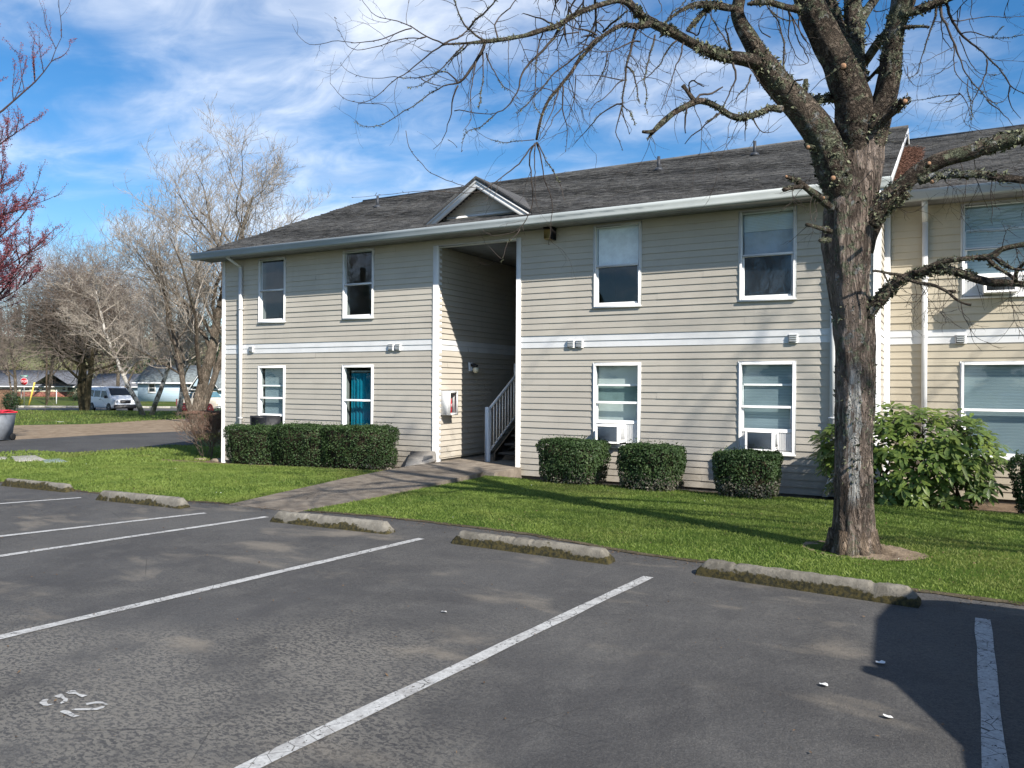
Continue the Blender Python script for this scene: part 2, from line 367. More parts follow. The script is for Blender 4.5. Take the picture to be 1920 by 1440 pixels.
def strip_on(mb,a,b,w,h,zf=None,seg=2.0,base=-.1):      # a kerb-like strip following the ground
    a=Vector(a[:2]);b=Vector(b[:2]); L=(b-a).length; d=(b-a)/L; nrm=Vector((-d.y,d.x)); k=max(1,int(L/seg))
    for i in range(k):
        p=a+d*(L*i/k); q=a+d*(L*(i+1)/k); zp=float(gz(p.x,p.y)); zq=float(gz(q.x,q.y)); v=[]
        for (c,z) in ((p,zp),(q,zq)):
            for sgn in (-1,1):
                e=c+nrm*sgn*w/2; v+= [(e.x,e.y,z+base),(e.x,e.y,z+h)]
        mb.add(v,[(0,1,5,4),(2,6,7,3),(1,3,7,5),(0,4,6,2),(0,2,3,1),(4,5,7,6)])
m=MB(); strip_on(m,fr(-110,76.2),fr(50,76.2),.2,.16); struct(m.build('street_kerb',M_CURB))
# markings
def linepoly(mb,a,b,w,dz,step=.35,jit=.006):
    a=Vector(a[:2]);b=Vector(b[:2]);L=(b-a).length;d=(b-a)/L;nr=Vector((-d.y,d.x));k=max(1,int(L/step)); R=random.Random(int(L*1000))
    pts=[]
    for i in range(k+1):
        c=a+d*(L*i/k); pts.append((c+nr*(w/2+R.uniform(-jit,jit)),c-nr*(w/2+R.uniform(-jit,jit))))
    for i in range(k): sheet(mb,[pts[i][0],pts[i+1][0],pts[i+1][1],pts[i][1]],dz)
m=MB()
def ext(a,b,f): return a+(b-a)*f
for (p,q,f) in (((1215,1083),(470,1440),1.9),((1842,1162),(1866,1440),1.9),((790,1011),(0,1197),1.9),((500,970),(0,1044),2.0),((385,963),(0,1007),2.0),((152,934),(0,945.5),3.2)):
    A=G(*p); B=G(*q); linepoly(m,A,ext(A,B,f),.095,.009)
struct(m.build('parking_lines',M_PAINT))
m=MB()
NUM=[[(91,1311),(76,1317)],[(76,1317),(84,1322),(101,1320)],[(103,1305),(117,1303),(123,1311)],[(127,1311),(113,1318)],[(124,1298),(141,1296),(152,1303)],[(152,1303),(163,1304)],
     [(161,1319),(182,1316),(202,1321)],[(197,1324),(186,1330),(134,1331)],[(114,1334),(128,1337),(141,1344)],[(141,1344),(150,1344)]]
for pl in ([(250,510),(330,440),(440,430),(400,490),(430,530),(545,530),(420,568),(330,562)],[(540,375),(690,325),(745,360),(760,400),(830,425),(810,480),(690,525),(665,512),(740,450),(700,420),(610,400)],
    [(780,305),(880,260),(970,255),(1010,300),(1060,330),(1220,355),(1110,398),(1020,355),(980,328),(850,332)],[(1180,515),(1400,480),(1520,485),(1640,540),(1580,550),(1500,522),(1360,522),(1200,555)],
    [(1570,570),(1530,615),(1400,652),(1000,658),(890,645),(950,622),(1400,608),(1480,580)],[(660,680),(750,650),(850,670),(960,740),(1060,768),(930,798),(820,747),(700,706)]):
    m.poly([G(50+x/10.667,1270+y/10.667,.0095) for x,y in pl][::-1])
struct(m.build('bay_number',M_PAINT))
# lawn sheets and blades ------------------------------------------------------
LA=[(p.x,p.y) for p in GE]
PATHL=[G(430,945,.012),G(520,925,.012),G(640,901,.02),G(757,881,.03)]; PATHR=[G(562,958,.012),G(680,937,.012),G(800,913,.02),G(900,893,.03),G(930,888,.03)]
def pathx(Y):
    l=np.interp(Y,[p.y for p in PATHL]+[13],[p.x for p in PATHL]+[-9.2]); r=np.interp(Y,[p.y for p in PATHR],[p.x for p in PATHR]); return l,r
def gey(X): return np.interp(X,[p[0] for p in LA],[p[1] for p in LA],left=LA[0][1],right=LA[-1][1])
BEDY=12.55
m=MB()
for a,b in zip([(-33,7.9)]+LA,LA+[(12,7.0)]): sheet(m,[a,b,(b[0],BEDY),(a[0],BEDY)],.006)
nv=[NE[0]+(NE[0]-NE[-1]).normalized()*14]+NE
for a,b in zip(nv[:-1],nv[1:]): sheet(m,[(a.x,a.y),(b.x,b.y),(b.x,BEDY+.0) if b.y>BEDY else (b.x,b.y-.01),(a.x,BEDY) if a.y>BEDY else (a.x,a.y-.01)],.0065) if max(a.y,b.y)>BEDY else None
struct(m.build('lawn',M_LAWN,smooth=True))
def blades(X,Y,h,w,seed,zoff=.0):
    R=np.random.default_rng(seed); N=len(X); Z=gz(X,Y)+zoff; a=R.uniform(0,2*np.pi,N); hh=h*R.uniform(.55,1.25,N); ww=w*R.uniform(.7,1.3,N)
    lean=R.normal(0,.5,(N,2))*hh[:,None]; dx=np.cos(a)*ww/2; dy=np.sin(a)*ww/2
    V=np.stack([np.stack([X-dx,Y-dy,Z],1),np.stack([X+dx,Y+dy,Z],1),np.stack([X+lean[:,0]*.45+dx*.6,Y+lean[:,1]*.45+dy*.6,Z+hh*.65],1),np.stack([X+lean[:,0],Y+lean[:,1],Z+hh],1)],1).reshape(-1,3)
    i=np.arange(N)[:,None]*4; F=np.concatenate([i+np.array([[0,1,2]]),i+np.array([[0,2,3]])]); return V,F
def lawn_pts(n,x0,x1,y0,y1,seed):
    R=np.random.default_rng(seed); X=R.uniform(x0,x1,n); Y=R.uniform(y0,y1,n); edge=.10*np.sin(X*3.1)*np.sin(X*7.7)
    l,r=pathx(Y); ok=(Y>gey(X)+.02+.03*np.sin(X*9)+.02*np.sin(X*23))&~((X>l-.02)&(X<r+.04))
    bed=BEDY+.12*np.sin(X*2.3)+.05*np.sin(X*6.1); bed=np.where(X<-9.3,12.15,bed); bed=np.where(X<-16.2,99,bed); ok&=(Y<bed)
    ny=np.interp(X,[p.x for p in nv],[p.y for p in nv]); ok&=(Y<ny-.03)|(X>-15)
    ok&=(((X+.74)/.52)**2+((Y-8.58)/.43)**2>1+.16*np.sin(np.arctan2(Y-8.6,X+.74)*5)+.1*np.sin(np.arctan2(Y-8.6,X+.74)*11))
    d=R.uniform(0,1,n)<np.clip(.55+.9*np.sin(X*1.7+Y*2.1)*np.sin(Y*3.3-X*.8)+.5,0.5,1); ok&=d
    return X[ok],Y[ok]
m=MB()
for n_,x0,x1,y0,y1,h,w,sd in ((260000,-9,3.2,7.0,13.0,.030,.0075,1),(190000,-19,-7,7.3,13.0,.034,.012,2),(60000,-34,-15.5,7.5,17,.06,.03,3)):
    X,Y=lawn_pts(n_,x0,x1,y0,y1,sd); V,F=blades(X,Y,h,w,sd+10); m.add(V,F)
tag(struct(m.build('lawn_grass',M_BLADE),'stuff'),'mown green grass blades of the lawn in front of the apartment building','grass')
# rough verge grass by the street
m=MB(); R=np.random.default_rng(5); n_=60000; a=R.uniform(-75,-8,n_); t=R.uniform(33,62.5,n_); X=-sY*t+cY*a; Y=cY*t+sY*a
dep=np.interp(X,[p.x for p in DE],[p.y for p in DE]); de_t=-sY*X+cY*dep
ok=(Y>dep+.6*np.sin(X*.7)+.4)&(np.sin(X*.9)*np.sin(Y*1.3+X*.3)>-.75); V,F=blades(X[ok],Y[ok],.10,.05,6); m.add(V,F)
tag(struct(m.build('verge_grass',m_blade('verge blades',.9)),'stuff'),'rough green verge grass between the dirt strip and the street','grass')
# planting beds of bare soil
m=MB()
sheet(m,[(-16.4,12.0),(-9.3,12.0),(-9.3,14.6),(-16.4,14.6)],.010); sheet(m,[(-7.1,BEDY-.1),(12,BEDY-.1),(12,14.7),(-7.1,14.7)],.010)
struct(m.build('soil_beds',M_SOIL,smooth=True))
m=MB(); V=[];nr,na=22,90
for i in range(nr+1):
    for j in range(na):
        t=2*math.pi*j/na; u=i/nr; ex=1+.16*mnoise.noise(Vector((math.cos(t)*1.6,math.sin(t)*1.6,4))); x=-.74+.56*u*ex*math.cos(t); y=8.58+.47*u*ex*math.sin(t)
        V.append((x,y,float(gz(x,y))+.012+.05*(1-u)*max(0,.4+math.cos(t-.2))+.040*mnoise.noise(Vector((x*6,y*6,1)))*(1-u**3)+.015*mnoise.noise(Vector((x*22,y*22,1)))+(-.03*max(0,math.sin(math.pi*u))*max(0,-math.cos(t)))))
m.add(V,[(i*na+j,i*na+(j+1)%na,(i+1)*na+(j+1)%na,(i+1)*na+j) for i in range(nr) for j in range(na)]); struct(m.build('soil_ring',m_soil('tan tree pit soil',(.12,.09,.062),(.27,.21,.15)),smooth=True))
# crumbling dirty edge between lawn and asphalt
m=MB(); RE=random.Random(12); xs_=np.arange(-14.5,2.6,.07)
def wj(x,s): return .5+.5*mnoise.noise(Vector((x*2.3,s,0)))+.35*mnoise.noise(Vector((x*9,s,3)))
for a_,b_ in zip(xs_[:-1],xs_[1:]):
    l,r=pathx(7.5)
    if l-.05<a_<r+.02: continue
    ya,yb=gey(a_),gey(b_); sheet(m,[(a_,ya-.005-.075*wj(a_,1)),(b_,yb-.005-.075*wj(b_,1)),(b_,yb+.06),(a_,ya+.06)],.0102)
struct(m.build('lawn_edge_soil',m_soil('dark edge soil',(.045,.038,.026),(.12,.10,.065)),smooth=True))
# dead leaves, bud scales and grit gathered along the wheel stops, the lawn edge and on the grass
def debris(nm,label,X,Y,size,mat,seed,zo=.012,cat='leaf litter'):
    R=np.random.default_rng(seed); N=len(X); Z=gz(X,Y)+zo+R.uniform(0,.008,N); C=np.stack([X,Y,Z],1); a=R.uniform(0,6.28,N); d=np.stack([np.cos(a),np.sin(a),R.normal(0,.25,N)],1); s=np.stack([-np.sin(a),np.cos(a),R.normal(0,.25,N)],1); l=size*R.uniform(.4,1.2,(N,1)); w=l*R.uniform(.25,.6,(N,1))
    mb=MB(); mb.add(np.stack([C-d*l,C+s*w,C+d*l,C-s*w],1).reshape(-1,3),np.arange(N)[:,None]*4+np.array([[0,1,2,3]])); o=tag(mb.build(nm,mat),label,cat); struct(o,'stuff')
R=np.random.default_rng(44); N=2600; X=R.uniform(-13,3,N); Y=gey(X)-np.abs(R.normal(0,.16,N))-.02; k=R.uniform(0,1,N)<.25; Y=np.where(k,R.uniform(1.5,7.2,N),Y)
debris('leaf_litter','small dead leaves and twigs scattered along the asphalt edge and wheel stops',X,Y,.011,flat('dead leaf brown',(.13,.085,.05),.9,.1,0,.6,9),45)
X=R.uniform(-16,3,1500); Y=R.uniform(7.4,12.6,1500); l,r=pathx(Y); debris('lawn_litter','fallen brown bits and dry leaves lying on the lawn',X,Y,.014,MC['dead leaf brown'],46,.03)
X=R.uniform(-16,3,150); Y=R.uniform(7.5,12.3,150); k=(np.sin(X*1.3)*np.sin(Y*2.1+X)>.1)&~((X>l[:150]-.1)&(X<r[:150]+.1)); debris('daisies','tiny white daisies dotted in the lawn',X[k],Y[k],.012,flat('daisy white',(.75,.75,.72),.7,.1),47,.036,'flower')
# ---------------------------------------------------------------- walkway and entry slab
def pathmesh():
    mb=MB(); ys=np.linspace(7.45,12.46,40)
    l,r=pathx(ys); top=.012+.022*sm(9.5,12.3,ys)
    for i in range(len(ys)-1):
        j=i+1; g0=.0
        a=(l[i],ys[i],top[i]); b=(r[i],ys[i],top[i]); c=(r[j],ys[j],top[j]); d=(l[j],ys[j],top[j])
        lo=lambda p:(p[0],p[1],p[2]-.22)
        mb.poly([a,b,c,d]); mb.poly([lo(a),a,d,lo(d)]); mb.poly([b,lo(b),lo(c),c])
    mb.poly([(l[0],ys[0],top[0]),(l[0],ys[0],-.2),(r[0],ys[0],-.2),(r[0],ys[0],top[0])]); return mb
o=pathmesh().build('walkway',M_PATH); struct(o)
mb=MB(); mb.bbox((-9.22,12.45,-.3),(-7.20,22.6,.032),.012); struct(mb.build('entry_slab',M_PATH))
# ---------------------------------------------------------------- wheel stops
def wheel_stop(a,b,h,w,seed,mat,label,name='wheel_stop'):
    a=Vector((a.x,a.y,0)); b=Vector((b.x,b.y,0)); L=(b-a).length; d=(b-a)/L; nr=Vector((-d.y,d.x,0)); k=120; R=random.Random(seed)
    prof=[(0,0),(.010,.30),(.022,.60),(.034,.88),(.050,1.0),(w*.5,1.03),(w*.74,1.0),(w*.86,.80),(w,.0)]
    cr=[R.uniform(.15,.85) for _ in range(3)]; V=[];F=[]
    for i in range(k+1):
        u=i/k; e=min(u,1-u)*L; hs=h*min(1,.35+e/.13) if e<.085 else h
        crk=max([math.exp(-((u-c)*L/.014)**2) for c in cr])
        for j,(y,z) in enumerate(prof):
            q=a+d*(u*L)+nr*y; n1=mnoise.fractal(Vector((u*L*7+seed*3,j*.6,seed)),1,2,4)
            n1+=.7*mnoise.noise(Vector((u*L*31,j*1.9+seed,seed))); zz=z*hs*(1-.13*crk*(z>.5)); zz+=(n1*.0055 if z>.1 else 0); q+=nr*n1*.005
            V.append((q.x,q.y,float(gz(q.x,q.y))-.0+max(zz,-.02)))
    n=len(prof)
    for i in range(k):
        for j in range(n-1): F.append((i*n+j,(i+1)*n+j,(i+1)*n+j+1,i*n+j+1))
    F.append(tuple(range(n))); F.append(tuple(range(k*n,k*n+n))[::-1])
    mb=MB(); mb.add(V,F); o=mb.build(name,mat,smooth=False,origin=(a+b)/2); return tag(o,label,'wheel stop','concrete wheel stops along the edge of the parking lot')
S=[((1303,1079),(1722,1142),'mossy concrete wheel stop nearest the big tree, orange moss on its right end',M_STOP,.135),
   ((845,1020),(1140,1060),'mossy dark-fronted concrete wheel stop, second one to the left of the big tree',M_STOP,.13),
   ((505,979),(725,1003),'pale concrete wheel stop just right of where the walkway meets the lot',M_STOPC,.125),
   ((178,938),(337,955),'grey concrete wheel stop just left of where the walkway meets the lot',M_STOPC,.13)]
for i,(p,q,lb,mt,h) in enumerate(S):
    st_=wheel_stop(G(*p),G(*q),h,.17,i+2,mt,lb)
B=G(122,924); wheel_stop(B+Vector((-1.78,.02,0)),B,.12,.17,9,M_STOPC,'concrete wheel stop cut off by the left edge of the photo')
# litter and utility lids
for (x,y,s_,lb) in ((1545,1289,.035,'white scrap of paper on the asphalt, nearest the bottom centre of the bay'),(1650,1247,.035,'white torn scrap on the asphalt, nearest the shadow edge'),
        (1665,1349,.03,'cream oval scrap on the asphalt, lowest of the litter'),(833,1151,.024,'tiny white scrap on the asphalt in the bay left of the long line'),(112,793,.28,'white paper lying on the verge grass near the red-lidded cart')):
    p=G(x,y); R=random.Random(x); mb=MB(); k=9; pts=[]
    for i in range(k):
        t=2*math.pi*i/k; r=s_*R.uniform(.5,1.1); pts.append((p.x+r*math.cos(t),p.y+r*.7*math.sin(t),p.z+.012+R.uniform(0,.012)+(.05 if s_>.2 else 0)))
    c=(p.x,p.y,p.z+.02+(.05 if s_>.2 else 0)); mb.add([c]+pts,[(0,1+i,1+(i+1)%k) for i in range(k)])
    tag(mb.build('paper_scrap',flat('white paper',(.75,.75,.73),.7,.2,0,.05),origin=p),lb,'litter','paper scraps on the ground')
# ---------------------------------------------------------------- building materials
def m_siding(name,a,b):
    n=NT(name); c=n.mix(n.rng(n.noise(.8,4,.6,.2,src=n.mapping((1,1,1.6))),.35,.65),a,b)
    x,y,z=n.sep()[:3]
    streak=n.rng(n.noise(2.6,4,.65,src=n.mapping((3.2,3.2,.22))),.52,.75,0,.16)
    c=n.mix(streak,c,tuple(v*.62 for v in a))
    low=n.math('MULTIPLY',n.rng(z,.0,.42,1,0),n.rng(n.noise(2.2,5,.7),.35,.65)); c=n.mix(n.math('MULTIPLY',low,.38),c,(.27,.23,.16))
    n.bump(n.noise(3,4,.5,src=n.mapping((1,1,24))),.10,.004); return n.done(c,.55,.3)
M_SIDE=m_siding('beige lap siding',(.465,.428,.368),(.515,.475,.408)); M_SIDE2=m_siding('tan lap siding',(.475,.42,.325),(.525,.465,.36))
M_WHITE=flat('white vinyl trim',(.70,.70,.695),.45,.35,0,.07,1.6); M_GUT=flat('painted gutter',(.37,.405,.41),.5,.3,0,.08,1.2)
M_FRAME=flat('window vinyl',(.70,.71,.71),.35,.45,0,.03,4); M_SOFFIT=flat('soffit darkened as shade',(.22,.22,.215),.7,.2)  # soffit colour darkened to carry the shadow beneath the gutter
M_DARK=flat('black plastic',(.012,.013,.017),.45,.4); M_FOUND=m_concrete('foundation concrete',(.10,.095,.085),(.17,.16,.14))
M_ROOM=flat('room wall paint',(.20,.215,.21),.8,.2,0,.05); M_INN=flat('stairwell wall darkened as shade',(.13,.12,.10),.8,.2); M_WOODD=flat('weathered stair timber',(.10,.088,.072),.8,.2,0,.25,9)  # stairwell wall colour set darker than the siding to stand in for shade
def m_shingle():
    n=NT('asphalt shingles'); x,y,z=n.sep()[:3]
    v=n.comb(x,n.math('MULTIPLY',y,1.0811),0)
    br=n.N.new('ShaderNodeTexBrick'); n.L.new(v,br.inputs[0]); br.inputs['Scale'].default_value=1; br.inputs['Brick Width'].default_value=.31; br.inputs['Row Height'].default_value=.14
    br.inputs['Mortar Size'].default_value=.004; br.inputs['Mortar Smooth'].default_value=.4; br.inputs['Color1'].default_value=(.070,.070,.071,1); br.inputs['Color2'].default_value=(.145,.143,.140,1); br.inputs['Mortar'].default_value=(.02,.02,.02,1)
    c=n.mix(n.rng(n.noise(1.1,5,.65),.35,.65),n.mix(1,br.outputs[0],(.75,.76,.78),'MULTIPLY'),br.outputs[0])
    c=n.mix(n.rng(n.noise(5,4,.7,src=n.mapping((1,3,1))),.54,.7,0,.55),c,(.20,.19,.18))
    c=n.mix(n.rng(n.noise(2.3,5,.7),.60,.74,0,.45),c,(.09,.095,.06))
    c=n.mix(n.rng(n.noise(120,2,.6),.5,.7,0,.4),c,(.17,.165,.16)); n.bump(n.noise(7,5,.75,src=n.mapping((1,4,1))),1.0,.035); return n.done(c,.92,.2)
M_SHING=m_shingle()
def m_glass():
    n=NT('window glass'); n.N.remove(n.b)
    tr=n.N.new('ShaderNodeBsdfTransparent'); tr.inputs[0].default_value=(.93,.97,.97,1); gl=n.N.new('ShaderNodeBsdfGlossy'); gl.inputs['Roughness'].default_value=.012; gl.inputs[0].default_value=(.85,.93,1,1)
    fr_=n.N.new('ShaderNodeFresnel'); ge=n.N.new('ShaderNodeNewGeometry'); n.L.new(n.math('ADD',1.5,n.math('MULTIPLY',ge.outputs['Backfacing'],1/1.5-1.5)),fr_.inputs[0])
    b=n.N.new('ShaderNodeBump'); b.inputs['Strength'].default_value=.08; b.inputs['Distance'].default_value=.02; n.L.new(n.noise(2.2,2,.4),b.inputs['Height']); n.L.new(b.outputs[0],gl.inputs['Normal'])
    k=n.math('ADD',n.math('MULTIPLY',fr_.outputs[0],1.1),.015); mx=n.N.new('ShaderNodeMixShader'); n.L.new(k,mx.inputs[0]); n.L.new(tr.outputs[0],mx.inputs[1]); n.L.new(gl.outputs[0],mx.inputs[2]); n.L.new(mx.outputs[0],n.out.inputs[0]); return n.m
M_GLASS=m_glass()
# ---------------------------------------------------------------- lap siding
EX=.1175; ZB=2.345; WY=13.5; WY2=14.6
def lap(mb,s0,s1,z0,z1,f,holes=(),top=None,d=.0135):
    """lap courses between s0..s1; holes=(sa,sb,za,zb); f(s,z,out)->xyz; top(s)->z ceiling for gables"""
    k0=int(math.floor((z0-ZB)/EX)); k1=int(math.ceil((z1-ZB)/EX))
    for k in range(k0,k1):
        a=ZB+k*EX; b=a+EX; lo=max(a,z0); hi=min(b,z1)
        if hi-lo<.004: continue
        cuts=sorted({lo,hi}|{h[2] for h in holes if lo<h[2]<hi}|{h[3] for h in holes if lo<h[3]<hi})
        for p,q in zip(cuts[:-1],cuts[1:]):
            seg=[(s0,s1)]
            for h in holes:
                if h[2]<(p+q)/2<h[3]:
                    ns=[]
                    for u,v in seg:
                        if h[1]<=u or h[0]>=v: ns.append((u,v)); continue
                        if h[0]>u: ns.append((u,h[0]))
                        if h[1]<v: ns.append((h[1],v))
                    seg=ns
            seg2=[]
            for u,v in seg:
                n_=0; x_=math.floor(u/3.66)*3.66+((k*7)%5)*.71
                c_=[u]+[x_+3.66*i for i in range(-1,12) if u+.25<x_+3.66*i<v-.25]+[v]
                seg2+=list(zip(c_[:-1],c_[1:]))
            for u,v in seg2:
                j_=.0022*((int(round(u*7.3))*31+k*17)%3); op=d*(1-(p-a)/EX)+.001+j_; oq=d*(1-(q-a)/EX)+.001+j_*.5
                # long runs are made of panels that butt with tiny offsets
                mb.poly([f(u,p,op),f(v,p,op),f(v,q,oq),f(u,q,oq)])
                if abs(p-a)<1e-6: mb.poly([f(u,p,0),f(v,p,0),f(v,p,op),f(u,p,op)])
BLD=thing('apartment_building','two-storey beige lap-sided apartment building with white trim, shingle roof and open stairwell','apartment building',(-8,WY,0))
WIN_U=(3.08,4.57); WIN_L=(.52,2.035)
WX=[(-14.29,-13.44),(-11.70,-10.85),(-5.69,-4.79),(-3.04,-2.14)]
holes=[(a,b,z0,z1) for a,b in WX for z0,z1 in (WIN_U,WIN_L)]; BZ=(-9.16,-7.31,-1,4.48)
fm=lambda s,z,o:(s,WY-o,z)
mb=MB(); mbt=MB(); zb0,zb1=ZB,ZB+2*EX
for (x0,x1,zl) in ((-15.47,-9.16,ZB-22*EX),(-7.31,-.93,ZB-21*EX)):
    hh=[h for h in holes if x0<h[0]<x1]
    lap(mb,x0,x1,zl,zb0,fm,hh); lap(mb,x0,x1,zb1,4.625,fm,hh); bt=MB(); lap(bt,x0,x1,zb0,zb1,fm,()); bt.build('belt_trim',M_WHITE,BLD)
lap(mb,-9.16,-7.31,4.48,4.625,fm)
fl=lambda s,z,o:(-9.16+o,s,z)
lap(mb,WY,22.0,.08,zb0,fl,d=.024); lap(mb,WY,22.0,zb1,4.48,fl,d=.024); bt=MB(); lap(bt,WY,22.0,zb0,zb1,fl); bt.build('belt_trim',M_WHITE,BLD)
fg=lambda s,z,o:(-.90+o,s,z)                    # short return wall between main block and wing
lap(mb,WY,WY2,ZB-21*EX,zb0,fg); lap(mb,WY,WY2,zb1,4.8,fg); lap(mbt,WY,WY2,zb0,zb1,fg)
mb.build('wall_siding',M_SIDE,BLD)
# gable end above the wing roof, courses clipped by the rake
mg=MB(); PIT=.41; EVZ=4.74
def ztop(Y): return EVZ-.02+PIT*(min(Y,2*19.3-Y)-13.0)
def zlow(Y): return 4.72+PIT*(min(Y,2*20.35-Y)-14.1)
k=0
Yv=np.arange(13.2,24.5,.12)
for i in range(len(Yv)-1):
    ya,yb=Yv[i],Yv[i+1]; zl=min(zlow(ya),zlow(yb))-.05 if ya>14.2 else 4.5; zt=max(ztop(ya),ztop(yb))
    lap(mg,ya,yb,zl,max(ztop((ya+yb)/2)-.02,zl+.01),lambda s,z,o:(-.90+o,s,z))
mg.build('gable_siding',M_SIDE2,BLD)
WH=[(.235,1.46,z0,z1) for z0,z1 in (WIN_U,WIN_L)]
fw=lambda s,z,o:(s,WY2-o,z); m2=MB()
lap(m2,-.90,9,ZB-21*EX,zb0,fw,WH); lap(m2,-.90,9,zb1,4.625,fw,WH); mbw=MB(); lap(mbw,-.90,9,zb0,zb1,fw); mbw.build('belt_trim',M_WHITE,BLD)
m2.build('wing_siding',M_SIDE2,BLD); mbt.build('belt_trim',M_WHITE,BLD)
# hidden shell so that light behaves: end wall, back wall, floors, stairwell sides
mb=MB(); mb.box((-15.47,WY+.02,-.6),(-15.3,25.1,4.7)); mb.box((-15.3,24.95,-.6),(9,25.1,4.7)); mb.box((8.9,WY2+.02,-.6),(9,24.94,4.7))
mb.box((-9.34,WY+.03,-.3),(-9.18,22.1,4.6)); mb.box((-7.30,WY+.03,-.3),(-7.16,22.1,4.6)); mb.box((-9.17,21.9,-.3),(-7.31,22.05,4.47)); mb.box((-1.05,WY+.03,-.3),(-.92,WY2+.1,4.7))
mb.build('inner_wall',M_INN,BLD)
mb=MB(); mb.box((-9.17,WY+.02,4.485),(-7.31,22.05,4.55)); mb.build('stairwell_ceiling',flat('stairwell ceiling darkened as shade',(.16,.165,.17),.8),BLD)  # ceiling colour darkened so the stairwell reads as deep shade
mb=MB(); mb.box((-15.44,WY+.012,-.62),(-9.36,WY+.2,-.1)); mb.box((-7.2,WY+.012,-.62),(-.92,WY+.2,.05)); mb.box((-1.0,WY2+.012,-.62),(9,WY2+.2,.05)); mb.box((-1.1,WY+.05,-.62),(-.915,WY2+.05,.05)); mb.build('foundation',M_FOUND,BLD)
# trims
def trim(name,a,b,mat=None,r=.006): o=MB(); o.bbox(a,b,r); return o.build(name,mat or M_WHITE,BLD)
trim('corner_trim',(-15.53,WY-.034,-.33),(-15.43,WY+.06,4.62)); trim('corner_trim',(-.985,WY-.034,-.2),(-.875,WY+.07,4.62))
trim('inner_corner_trim',(-.895,WY2-.10,-.2),(-.80,WY2-.022,4.62))
trim('opening_trim',(-9.285,WY-.034,-.02),(-9.145,WY+.10,4.50)); trim('opening_trim',(-7.325,WY-.034,-.16),(-7.225,WY+.10,4.50)); trim('opening_trim',(-9.144,WY-.030,4.45),(-7.326,WY+.06,4.50))
# ---------------------------------------------------------------- windows
def m_blind(name,col,pitch=.026):
    n=NT(name); z=n.sep()[2]; w=n.math('FRACT',n.math('DIVIDE',z,pitch)); c=n.mix(n.rng(w,.0,.22,1,0),col,tuple(v*.62 for v in col)); n.bump(n.rng(w,0,1),.5,.01); return n.done(c,.6,.3)
M_BLIND=m_blind('slatted blind',(.62,.66,.66)); M_BLIND2=m_blind('grey slatted blind',(.29,.37,.40),.048); M_SHADE=flat('pale shade',(.50,.56,.54),.8,.1,0,.04); 
def m_cloth(name,c1,c2):
    n=NT(name); c=n.mix(n.rng(n.noise(3,4,.6,.5,src=n.mapping((2.5,1,.7))),.3,.7),c1,c2); n.bump(n.noise(4,3,.5,src=n.mapping((4,1,.3))),.5,.03); return n.done(c,.85,.1)
M_TEAL=m_cloth('teal curtain',(.003,.13,.20),(.005,.19,.275)); M_SCREEN=flat('dark insect screen',(.03,.038,.05),.8,.1)
